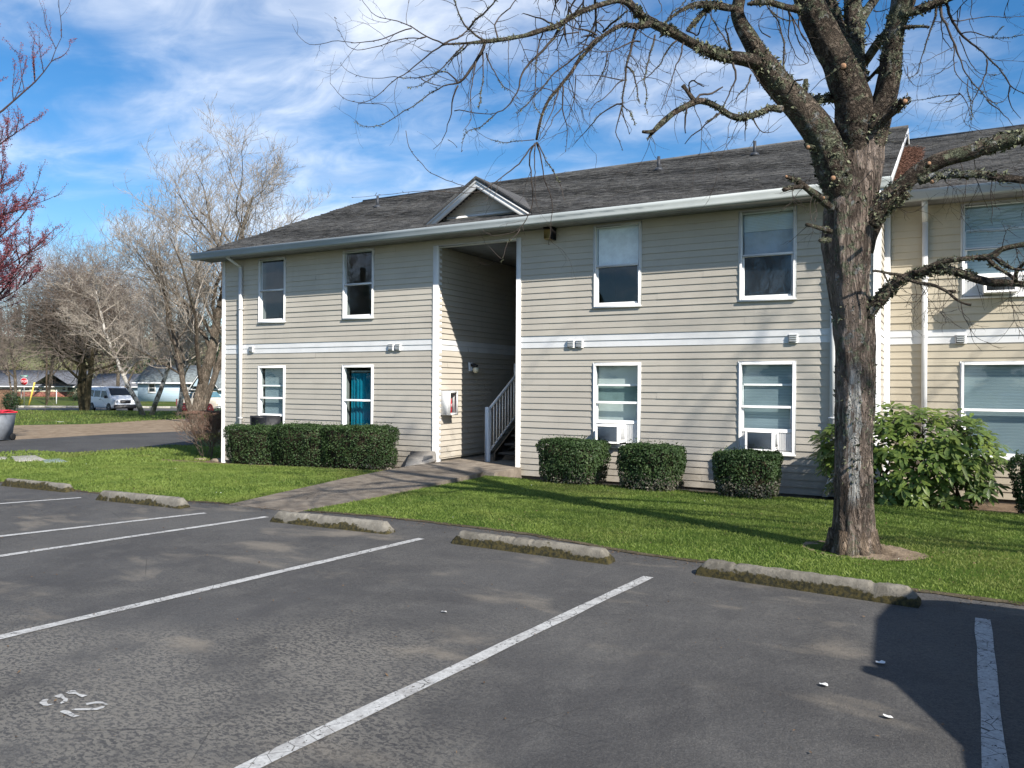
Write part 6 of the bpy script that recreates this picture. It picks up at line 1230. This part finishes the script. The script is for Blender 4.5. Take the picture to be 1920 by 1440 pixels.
def pole(x,t,ytop,r,label,mat,cat='pole',nm='utility_pole'):
    p=fr(onrow(x,t),t); p.z=float(gz(p.x,p.y))-.1; q=P(x,ytop,t); mb=MB(); mb.tube([p,p.lerp(q,.5),q],[r,r*.9,r*.8],8); return tag(mb.build(nm,mat,origin=p,smooth=True),label,cat)
M_POLE=flat('brown pole timber',(.12,.09,.065),.9,.1,0,.3); pole(87.5,80,560,.10,'slim brown utility pole across the street, right of the stop sign',M_POLE)
pole(106,82,731,.05,'short white marker post across the street, in front of the brick house',M_SGW,'post','marker_post'); pole(40,80,729,.06,'short grey wooden post across the street, just left of the stop sign post',flat('grey post timber',(.30,.28,.25),.9),'post','marker_post')
# wooden fence at the left edge
F0=fr(onrow(-40,60),60.0); F0.z=float(gz(F0.x,F0.y)); FN=thing('wooden_fence','brown board fence with a dark cap rail at the left edge beyond the driveway','fence',tuple(F0),YAW)
mb=MB(); 
for i in range(17): x=i*.145; mb.bbox((x,0,.05),(x+.135,.02,1.62+.01*math.sin(i*3)),.004)
mb.build('boards',flat('brown fence boards',(.17,.105,.07),.9,.1,0,.3),FN,local=True); mb=MB(); mb.bbox((-.05,-.05,1.62),(2.55,.08,1.68),.01); mb.build('cap_rail',flat('dark cap timber',(.05,.03,.025),.8),FN,local=True)
for x in (.0,2.4): mb=MB(); mb.bbox((x,.02,-.2),(x+.1,.12,1.62),.008); mb.build('post',flat('brown fence boards'),FN,local=True) if False else mb.build('post',MC['brown fence boards'],FN,local=True)
def leafball(nm,label,cat,x,t,w,h,mat,seed,N=2600,lf_=.09,group=None):
    p=fr(onrow(x,t),t); p.z=float(gz(p.x,p.y)); T=thing(nm,label,cat,tuple(p),0,group); R=np.random.default_rng(seed); mb=MB(); v=R.normal(0,1,(N,3)); v/=np.linalg.norm(v,axis=1)[:,None]
    k=np.array([1+.35*mnoise.noise(Vector(q)*2.2+Vector((seed,0,0))) for q in v])*R.uniform(.6,1.02,N); C=np.array(tuple(p))+np.stack([v[:,0]*w/2*k,v[:,1]*w/2*k,h*.5+v[:,2]*h*.5*k],1); C[:,2]=np.maximum(C[:,2],p.z+.02); leaves(mb,C,v,lf_,lf_*.55,R); mb.build('foliage',mat,T)
    mb=MB()
    for i in range(5): a=i*1.3; mb.tube([p+Vector((0,0,-.05)),p+Vector((math.cos(a)*w*.12,math.sin(a)*w*.12,h*.4)),p+Vector((math.cos(a)*w*.3,math.sin(a)*w*.3,h*.8))],[.04,.03,.01],5)
    mb.build('stems',M_STEM,T); return T
M_EVG=m_leaf('evergreen spray',(.014,.038,.016),(.035,.075,.028),.5,.1); M_YG=m_leaf('yellow green leaf',(.16,.17,.03),(.28,.27,.05),.5,.3)
leafball('evergreen_shrub','dark green shrub in front of the board fence at the left edge','shrub',21,58,1.25,1.45,M_EVG,3); leafball('yellow_shrub','small yellow-green shrub across the street at the left, below the stop sign','shrub',35,78,.9,.75,M_YG,4,1500,.07)
leafball('evergreen_shrub','rounded dark shrub at the right end of the brick house, left of the van','shrub',140,92,1.6,1.5,M_EVG,5,2400,.10); leafball('evergreen_shrub','dark shrub just behind the left corner of the building, right of the bare shrub','shrub',414,36,.9,1.05,M_EVG,6,2500,.06)
# ---------------------------------------------------------------- houses across the street
M_ROOFG=flat('grey house shingles',(.15,.155,.17),.9,.1,0,.3,3); M_ROOFG2=flat('green grey house shingles',(.17,.195,.20),.9,.1,0,.35,3); M_BRICK=flat('red brick',(.20,.085,.065),.9,.1,0,.55,5); M_CRM=flat('cream wall paint',(.52,.49,.36),.8,.1); M_NGL=flat('dark house window',(.02,.03,.04),.1,.7)
def house(nm,label,px0,px1,t,yb,ye,yr,depth,wallmat,roofmat,ang=0):
    p=fr(onrow(px0,t),t); p.z=EYE-(yb-716)/FPX*t; T=thing(nm,label,'house',tuple(p),YAW+ang); W_=(px1-px0)/FPX*t; he=(yb-ye)/FPX*t; hr=(yb-yr)/FPX*t
    mb=MB(); mb.box((0,0,-.6),(W_,depth,he)); mb.add([(0,0,he),(0,depth,he),(0,depth/2,hr-.05),(W_,0,he),(W_,depth,he),(W_,depth/2,hr-.05)],[(0,1,2),(3,5,4)]); mb.build('wall',wallmat,T,local=True)
    o=.45; mb=MB(); s=(hr-he)/(depth/2)
    for (a,b) in ((-o,depth/2),(depth+o,depth/2)):
        za=he-s*o; mb.add([(-o,a,za),(W_+o,a,za),(W_+o,b,hr),(-o,b,hr),(-o,a,za-.12),(W_+o,a,za-.12),(W_+o,b,hr-.12),(-o,b,hr-.12)],[(0,1,2,3),(7,6,5,4),(0,4,5,1),(3,2,6,7),(0,3,7,4),(1,5,6,2)])
    rf=mb.build('roof',roofmat,T,local=True); mb=MB(); mb.bbox((-o,-o-.05,he-s*o-.16),(W_+o,-o-.005,he-s*o-.0),.01); mb.build('fascia',M_WHITE,T,local=True); return T,W_,he,hr
def hwin(T,x0,x1,z0,z1,tr=.09,y=0,mull=False):
    mb=MB()
    for a,b in (((x0-tr,y-.04,z0-tr),(x1+tr,y-.012,z0)),((x0-tr,y-.04,z1),(x1+tr,y-.012,z1+tr)),((x0-tr,y-.04,z0),(x0,y-.012,z1)),((x1,y-.04,z0),(x1+tr,y-.012,z1)),((x0,y-.035,(z0+z1)/2-.03),(x1,y-.012,(z0+z1)/2+.03))): mb.box(a,b)
    if mull: mb.box(((x0+x1)/2-.03,y-.034,z0),((x0+x1)/2+.03,y-.012,z1))
    w=mb.build('window',M_WHITE,T,local=True); mb=MB(); mb.poly([(x0,y-.01,z0),(x1,y-.01,z0),(x1,y-.01,z1),(x0,y-.01,z1)]); mb.build('pane',M_NGL,w,local=True)
H1,W1,he,hr=house('brick_house','long low house with a grey roof and red brick lower wall behind the stop sign','-60' and -60,138,130,746,722,694,9,M_CRM,M_ROOFG)
mb=MB(); mb.box((0,-.06,-.6),(W1,-.003,.95)); mb.build('brick_wall',M_BRICK,H1,local=True); mb=MB(); mb.box((0,-.10,.95),(W1,-.003,1.05)); mb.build('sill_course',M_CRM,H1,local=True)
for x0,x1 in ((3.0,4.6),(5.6,8.4),(8.9,10.2),(10.9,11.9),(12.2,12.9),(15.6,16.2)): hwin(H1,x0,x1,1.15,1.95,.05,-.005)
mb=MB(); mb.box((16.5,-.04,0),(17.4,-.004,1.95)); mb.build('door',flat('dark brown door',(.05,.035,.03),.6),H1,local=True)
mb=MB(); yy=-2.4; mb.add([(12.2,yy,2.2),(17.9,yy,2.2),(15.0,yy,4.0),(12.2,4.2,2.2),(17.9,4.2,2.2),(15.0,4.2,4.2)],[(0,2,5,3),(2,1,4,5)]); mb.build('porch_roof',M_ROOFG,H1,local=True)
def m_bluesid():
    n=NT('pale blue lap siding'); z=n.sep()[2]; w=n.math('FRACT',n.math('DIVIDE',z,.2)); c=n.mix(n.rng(w,0,.2,1,0),(.44,.56,.66),(.25,.33,.40)); n.bump(w,.5,.02); return n.done(c,.7,.2)
M_BLUE=m_bluesid()
H2,W2,he2,hr2=house('blue_house','pale blue house with white trimmed windows and a green-grey roof behind the birch trunks','x' and 258,372,91,753,713,682,8,M_BLUE,M_ROOFG2); hwin(H2,1.35,1.95,1.15,2.05,.16,0); hwin(H2,5.9,6.5,1.15,2.05,.16,0)
H3,W3,he3,hr3=house('blue_house_wing','lower pale blue gabled wing with a small white window behind the pickup truck','y' and 366,440,88,755,722,683,6,M_BLUE,M_ROOFG2); hwin(H3,2.1,2.6,1.0,1.7,.12,0)
mb=MB(); mb.add([(0.1,-.9,1.9),(2.6,-.9,1.9),(1.35,-.9,3.9),(0.1,3,1.9),(2.6,3,1.9),(1.35,3,3.9)],[(0,1,2)]); mb.build('front_gable',M_BLUE,H3,local=True)
mb=MB(); mb.add([(-.2,-1.1,1.72),(1.35,-1.1,4.05),(1.35,3,4.05),(-.2,3,1.72)],[(0,1,2,3)]); mb.add([(2.9,-1.1,1.72),(1.35,-1.1,4.05),(1.35,3,4.05),(2.9,3,1.72)],[(3,2,1,0)]); mb.build('gable_roof',M_ROOFG2,H3,local=True)
for (xa,za,xb,zb) in ((-.2,1.72,1.35,4.05),(2.9,1.72,1.35,4.05)): mb=MB(); mb.add([(xa,-1.13,za-.14),(xa,-1.13,za+.02),(xb,-1.13,zb+.02),(xb,-1.13,zb-.16),(xa,-1.1,za-.14),(xa,-1.1,za+.02),(xb,-1.1,zb+.02),(xb,-1.1,zb-.16)],[(0,1,2,3),(7,6,5,4),(1,5,6,2),(0,3,7,4)]); mb.build('rake_board',M_WHITE,H3,local=True)
H4,W4,he4,hr4=house('grey_roof_house','bluish house with a grey roof glimpsed between the van and the dark tree','z' and 165,262,112,748,722,700,8,M_BLUE,M_ROOFG); hwin(H4,5.4,6.2,.9,1.7,.12,0)
# ---------------------------------------------------------------- background trees
def bgtree(nm,label,x,ybase,t,stems,bark,twigm,seed,lv=(7,7,6,3),spread=.75,up=.25,droop=0.0,ratio=.62,group=None,tr=.008,wig=.13,minu=.30,lenf=(.38,.62)):
    p=fr(onrow(x,t),t); p.z=float(gz(p.x,p.y))-.05; T=thing(nm,label,'tree',tuple(p),0,group); R=random.Random(seed); A=MB(); B=MB(); C=MB(); ax=Vector((cY,sY,0)); ay=Vector((-sY,cY,0))
    def go(q,d,l,r,lev):
        k=9 if lev==0 else (6 if lev<3 else 4); pts=[q.copy()]; dd=d.normalized(); rs=[r]; mb=(A,B,C,C,C)[lev]; sp=[]
        w=wig*(.6 if lev==0 else 1.3)
        for i in range(k):
            dd=(dd+Vector((R.gauss(0,w),R.gauss(0,w),R.gauss(0,w*.6)+(up*.35 if lev>0 else .06)-droop*(lev>=2)*.3))).normalized(); q=q+dd*(l/k); pts.append(q.copy()); rs.append(max(r*(1-.80*((i+1)/k)**1.1),tr*.5)); sp.append((q.copy(),dd.copy(),(i+1)/k,rs[-1]))
        mb.tube(pts,rs,(9,6,4,3,3)[lev],False)
        if lev<len(lv):
            n=lv[lev]
            for j in range(n):
                u=minu+(1-minu)*(j+R.random())/n if lev==0 else .12+.88*(j+R.random())/n
                i=min(k-1,int(u*k)); q2,d2,_,r2=sp[i]; q2=q2.lerp(sp[i-1][0] if i>0 else q2,R.random()); s=Vector((R.gauss(0,1),R.gauss(0,1),R.gauss(0,.35))); s=(s-d2*s.dot(d2)).normalized()
                nl=l*R.uniform(*lenf)*(1.15-.55*u if lev==0 else 1-.3*u); go(q2,d2*(1-spread*.45)+s*spread+Vector((0,0,up)),nl,max(min(r2*ratio,r*.55),tr),lev+1)
    for (dx,dy,l,r) in stems: go(p.copy()+ax*dx*.25,ax*dx+ay*dy+Vector((0,0,1)),l,r,0)
    A.build('trunk',bark,T,smooth=True); B.build('limbs',bark if nm!='birch_tree' else twigm,T,smooth=True); C.build('branches',twigm,T); return T
M_BKD=m_bark('mossy dark bark',(.055,.048,.03),(.12,.10,.06),.25,(.10,.11,.03)); M_BKG=m_bark('grey brown trunk bark',(.13,.105,.08),(.25,.205,.16),.3)
def m_birch():
    n=NT('birch bark'); c=n.mix(n.rng(n.noise(3.2,5,.7,.3,src=n.mapping((1,1,.8))),.42,.56),(.09,.075,.06),(.50,.47,.42)); c=n.mix(n.rng(n.noise(14,4,.7,src=n.mapping((.4,.4,2))),.55,.62),c,(.05,.045,.04)); z=n.sep()[2]; c=n.mix(n.rng(z,.1,1.6,.85,0),c,(.09,.085,.05)); return n.done(c,.8,.2)
M_BIRCH=m_birch(); M_TBR=flat('brown far twigs',(.205,.168,.142),.9,.1,0,.35,1.2); M_TGR=flat('tan grey far twigs',(.33,.29,.245),.9,.1,0,.3,1.2); M_TPU=flat('purplish far twigs',(.26,.21,.20),.9,.1,0,.3,1.0)
bgtree('dark_tree','dark three-stemmed tree with wide low brown branches in front of the van',158,772,60,[(-.32,.1,7.2,.27),(.05,.2,7.8,.24),(.42,-.1,7.6,.27)],M_BKD,M_TBR,3,(13,9,7,3),1.0,.10,.05,.6,tr=.011,minu=.38,lenf=(.65,1.0))
bgtree('birch_tree','birch with pale trunk leaning left, left stem of the pair right of the van',272,781,51,[(-.38,.1,9.5,.17)],M_BIRCH,M_TGR,5,(16,9,7,4),.85,.15,.05,.5,tr=.012,lenf=(.35,.55))
bgtree('birch_tree','birch with pale trunk leaning right, right stem of the pair right of the van',281,782,51,[(.42,.0,8.5,.17)],M_BIRCH,M_TGR,6,(16,9,7,4),.85,.15,.05,.5,tr=.012,lenf=(.35,.55))
bgtree('birch_tree','slim birch with a mossy foot standing just left of the thick grey trunk',334,779,50,[(.10,.1,9.5,.16)],M_BIRCH,M_TGR,7,(15,9,7,4),.85,.2,.05,.5,tr=.012,lenf=(.35,.55))
bgtree('tall_bare_tree','tallest bare grey tree, thick trunk rising just left of the building corner',367,786,43,[(-.03,.05,13.5,.33),(.30,.12,11.5,.20),(-.30,-.1,10,.17)],M_BKG,M_TGR,8,(13,10,7,3),.85,.24,.0,.5,tr=.0105,minu=.2,lenf=(.42,.66))
lbl=['bare tree with purplish twigs farthest left, beyond the brick house','bare brown tree rising behind the slim utility pole','tall bare tree with purplish twigs directly above the dark three-stemmed tree','bare tree with a narrow crown above the van roof','bare tree with tan twigs behind the birch pair','bare bushy tree behind the blue house','low bare tree behind the left end of the board fence']
for i,(x,t,h,mt) in enumerate(((28,96,10.5,M_TPU),(88,100,12,M_TBR),(165,92,14.5,M_TPU),(218,84,14,M_TGR),(285,98,13.5,M_TPU),(330,104,13,M_TBR),(-20,88,8,M_TBR))):
    bgtree('bare_tree',lbl[i],x,760,t,[(R.uniform(-.1,.1),0,h,.2),(R.uniform(-.35,.35),.2,h*.8,.13)],M_BKG,mt,20+i,(11,8,7,3),.85,.28,0,.55,'bare trees across the street',.014,lenf=(.42,.68))
# red blossoming plum at the left edge
M_PLUMB=flat('dark plum bark',(.05,.035,.035),.85,.1,0,.3); M_BLOS=m_leaf('crimson blossom',(.20,.05,.065),(.36,.11,.13),.6,.3,(.38,.18,.19))
def plum():
    t=25; p=fr(onrow(-330,t),t); p.z=float(gz(p.x,p.y))-.1; T=thing('plum_tree','plum tree with dark crimson blossom reaching in from the left edge','tree',tuple(p)); R=random.Random(4); A=MB(); B=MB(); pts_=[]; ax=Vector((cY,sY,0)); ay=Vector((-sY,cY,0))
    def go(q,d,l,r,lev):
        k=8; pts=[q.copy()]; dd=d.normalized()
        for i in range(k):
            dd=(dd+Vector((R.gauss(0,.09),R.gauss(0,.09),R.gauss(0,.06)+.05))).normalized(); q=q+dd*l/k; pts.append(q.copy())
            if lev>=1: pts_.append((q.copy(),lev))
            if lev<3 and i>0:
                for _ in range((1,2,1)[lev]):
                    if R.random()<(.9,.75,.6)[lev]:
                        s=Vector((R.gauss(0,1),R.gauss(0,1),R.gauss(.2,.5))).normalized(); go(q,dd*.8+s*.65,l*R.uniform(.28,.5),r*.5,lev+1)
        (A if lev==0 else B).tube(pts,[r*(1-.75*i/k) for i in range(k+1)],(8,5,4,3)[lev],False)
    top=p+Vector((0,0,1.8)); A.tube([p,p+Vector((0,0,.9)),top],[.2,.16,.15],10)
    for (dx,dy,dz,l) in ((.22,.0,1,10.6),(.16,.15,1,10.2),(.26,-.1,1,9.6),(.05,.3,1,10.5),(.7,.2,.55,6.6),(.85,-.1,.38,6.2),(.78,-.2,.8,6.4),(.9,.25,.5,5.8),(1,0,.7,5.6),(.7,.3,.6,6.2),(.95,-.3,.45,5.4),(.62,.1,.95,7.2),(.95,-.05,.62,6.0),(1,.1,.42,5.0),(1,-.2,.28,4.3),(.1,.2,1,9.5),(.36,-.3,1,8.2),(-.4,.1,1,6),(-.8,0,.5,5),(.8,.3,.8,6.0)): go(top.copy(),ax*dx+ay*dy+Vector((0,0,dz)),l,.075,0)
    A.build('trunk',M_PLUMB,T,smooth=True); B.build('branches',M_PLUMB,T)
    N=[];Rn=np.random.default_rng(2)
    for q,lev in pts_:
        m=mnoise.noise(q*.55); k=int((4.2 if lev>=2 else 1.8)*(1.2+1.9*m)+R.random()*.8)
        if k>0: N.append(np.array(tuple(q))+Rn.normal(0,.035,(k,3)))
    C=np.concatenate(N); mb=MB(); leaves(mb,C,Rn.normal(0,1,(len(C),3)),.042,.03,Rn); mb.build('blossom',M_BLOS,T)
plum()
# ---------------------------------------------------------------- hill and distant woods
def hill():
    aa=np.linspace(-520,420,90); tt=np.concatenate([np.linspace(135,420,40),[600,900]]); A,T=np.meshgrid(aa,tt,indexing='ij')
    Hh=np.zeros_like(A)
    for i in range(A.shape[0]):
        for j in range(A.shape[1]): Hh[i,j]=mnoise.fractal(Vector((A[i,j]*.006,T[i,j]*.006,2)),1,2,4)
    Z=-1.6+sm(140,400,T)*(24+5*Hh)+1.2*Hh*sm(140,200,T)+sm(500,900,T)*4; X=-sY*T+cY*A; Y=cY*T+sY*A; V=np.stack([X,Y,Z],-1).reshape(-1,3); n=A.shape[1]; i=(np.arange(A.shape[0]-1)[:,None]*n+np.arange(n-1)[None,:]).ravel(); mb=MB(); mb.add(V,np.stack([i,i+n,i+n+1,i+1],1)); 
    nn=NT('hillside'); c=nn.mix(nn.rng(nn.noise(.02,5,.6),.4,.6),(.12,.13,.055),(.20,.20,.10)); c=nn.mix(nn.rng(nn.noise(.09,5,.7),.48,.62),c,(.085,.075,.05)); struct(mb.build('hill',nn.done(c,.95,.05),smooth=True)); return aa
hill()
def hz_(a,t): return -1.6+float(sm(140,400,t))*(24+5*mnoise.fractal(Vector((a*.006,t*.006,2)),1,2,4))+1.2*mnoise.fractal(Vector((a*.006,t*.006,2)),1,2,4)*float(sm(140,200,t))
def wood(nm,label,n,trange,h,mat,seed,conifer=False,q=150,sz=.7,arange=(-1,.2)):
    R=np.random.default_rng(seed); mb=MB()
    for _ in range(n):
        t=R.uniform(*trange); a=R.uniform(arange[0],arange[1])*t*.66; c=fr(a,t); z=max(hz_(a,t),-1.3) if t>136 else float(gz(c.x,c.y)); hh=h*R.uniform(.6,1.2); v=R.normal(0,1,(q,3)); v/=np.linalg.norm(v,axis=1)[:,None]; k=R.uniform(.45,1,q)[:,None]
        if conifer: u=R.uniform(0,1,q); w=(1-u)*hh*.22; C=np.stack([c.x+v[:,0]*w,c.y+v[:,1]*w,z+hh*(.08+.92*u)],1)
        else: C=np.array([c.x,c.y,z+hh*.55])+v*k*np.array([hh*.45,hh*.45,hh*.48])
        leaves(mb,C,v,sz,sz*.5,R)
    o=tag(mb.build(nm,mat),label,'woodland'); struct(o,'stuff')
M_FB=flat('bare wood far',(.135,.11,.085),.95,.05,0,.35,.3); M_FG=flat('conifer wood far',(.035,.055,.035),.95,.05,0,.4,.3); M_FO=flat('olive scrub far',(.13,.125,.055),.95,.05,0,.35,.3)
wood('far_bare_wood','brown leafless woodland on the lower hillside behind the houses',110,(138,250),8,M_FB,1,False,260,.62); wood('far_conifer_wood','dark conifers along the hill ridge',120,(330,420),13,M_FG,2,True,110,1.5); wood('near_scrub_wood','olive and brown scrub trees behind the houses across the street',70,(146,180),6.5,M_FO,3,False,420,.42); wood('mid_conifer_wood','dark evergreens scattered behind the blue house',30,(125,200),11,M_FG,4,True,320,.7,(-.75,-.3))
# ---------------------------------------------------------------- trees across the lot behind the photographer (seen mirrored in the windows)
M_CON=m_leaf('conifer spray',(.012,.032,.014),(.03,.06,.026),.6,.05)
def conifer(h,seed):
    T=thing('conifer_tree','dark conifer in the row behind the photographer, mirrored in the apartment windows','tree',(0,0,0),0,'conifers behind the photographer'); R=np.random.default_rng(seed); mb=MB(); N=5200; u=R.uniform(0,1,N)**.8; a=R.uniform(0,2*np.pi,N); lay=.75+.25*np.sin(u*60+a*.5); w=(1-u)*h*.24*lay*R.uniform(.45,1,N); C=np.stack([np.cos(a)*w,np.sin(a)*w,h*(.10+.9*u)-w*.25],1); leaves(mb,C,np.stack([np.cos(a),np.sin(a),a*0+.4],1),.42,.2,R); mb.build('crown',M_CON,T,local=True)
    mb=MB(); mb.tube([(0,0,-.3),(0,0,h*.5),(0,0,h*.97)],[.25,.15,.03],8); mb.build('trunk',M_BKD,T,local=True); return T
BT=[o for o in bpy.data.objects if o.name.startswith('bare_tree') and 'across' in str(o.get('group'))]
for i,(x,y,lb) in enumerate(((-30,-20,'bare tree behind the photographer, nearest the driveway'),(-44,-24,'bare tree behind the photographer, second along the driveway'),(-58,-17,'bare tree behind the photographer, third along the driveway'),(-13,-27,'bare tree behind the photographer, opposite the stairwell'),(-72,-15,'bare tree behind the photographer, farthest along the driveway'))):
    s_=BT[i%len(BT)]; o=s_.copy(); COL.objects.link(o); o.location=(x,y,-.1); o['label']=lb; o['group']='bare trees behind the photographer'; o.rotation_euler.z=i*1.3
    for ch in s_.children: k=ch.copy(); COL.objects.link(k); k.parent=o
c0=conifer(11,1); R=random.Random(3); first=True
for (x,y,s) in ((-20,-34,.72),(-27,-38,.9),(-34,-33,1.0),(-41,-36,1.15),(-48,-31,1.2),(-55,-34,1.3),(-62,-30,1.25),(-70,-34,1.35),(-58,-22,1.1),(-70,-20,1.2),(-80,-26,1.3),(-12,-40,.75),(-4,-44,.8),(4,-46,.85),(12,-48,.8)):
    if first: o=c0; first=False
    else:
        o=c0.copy(); COL.objects.link(o)
        for ch in c0.children: k=ch.copy(); COL.objects.link(k); k.parent=o
    o.location=(x,y,-.1); o.rotation_euler.z=R.uniform(0,6.28); o.scale=(s,s,s*R.uniform(.9,1.1))
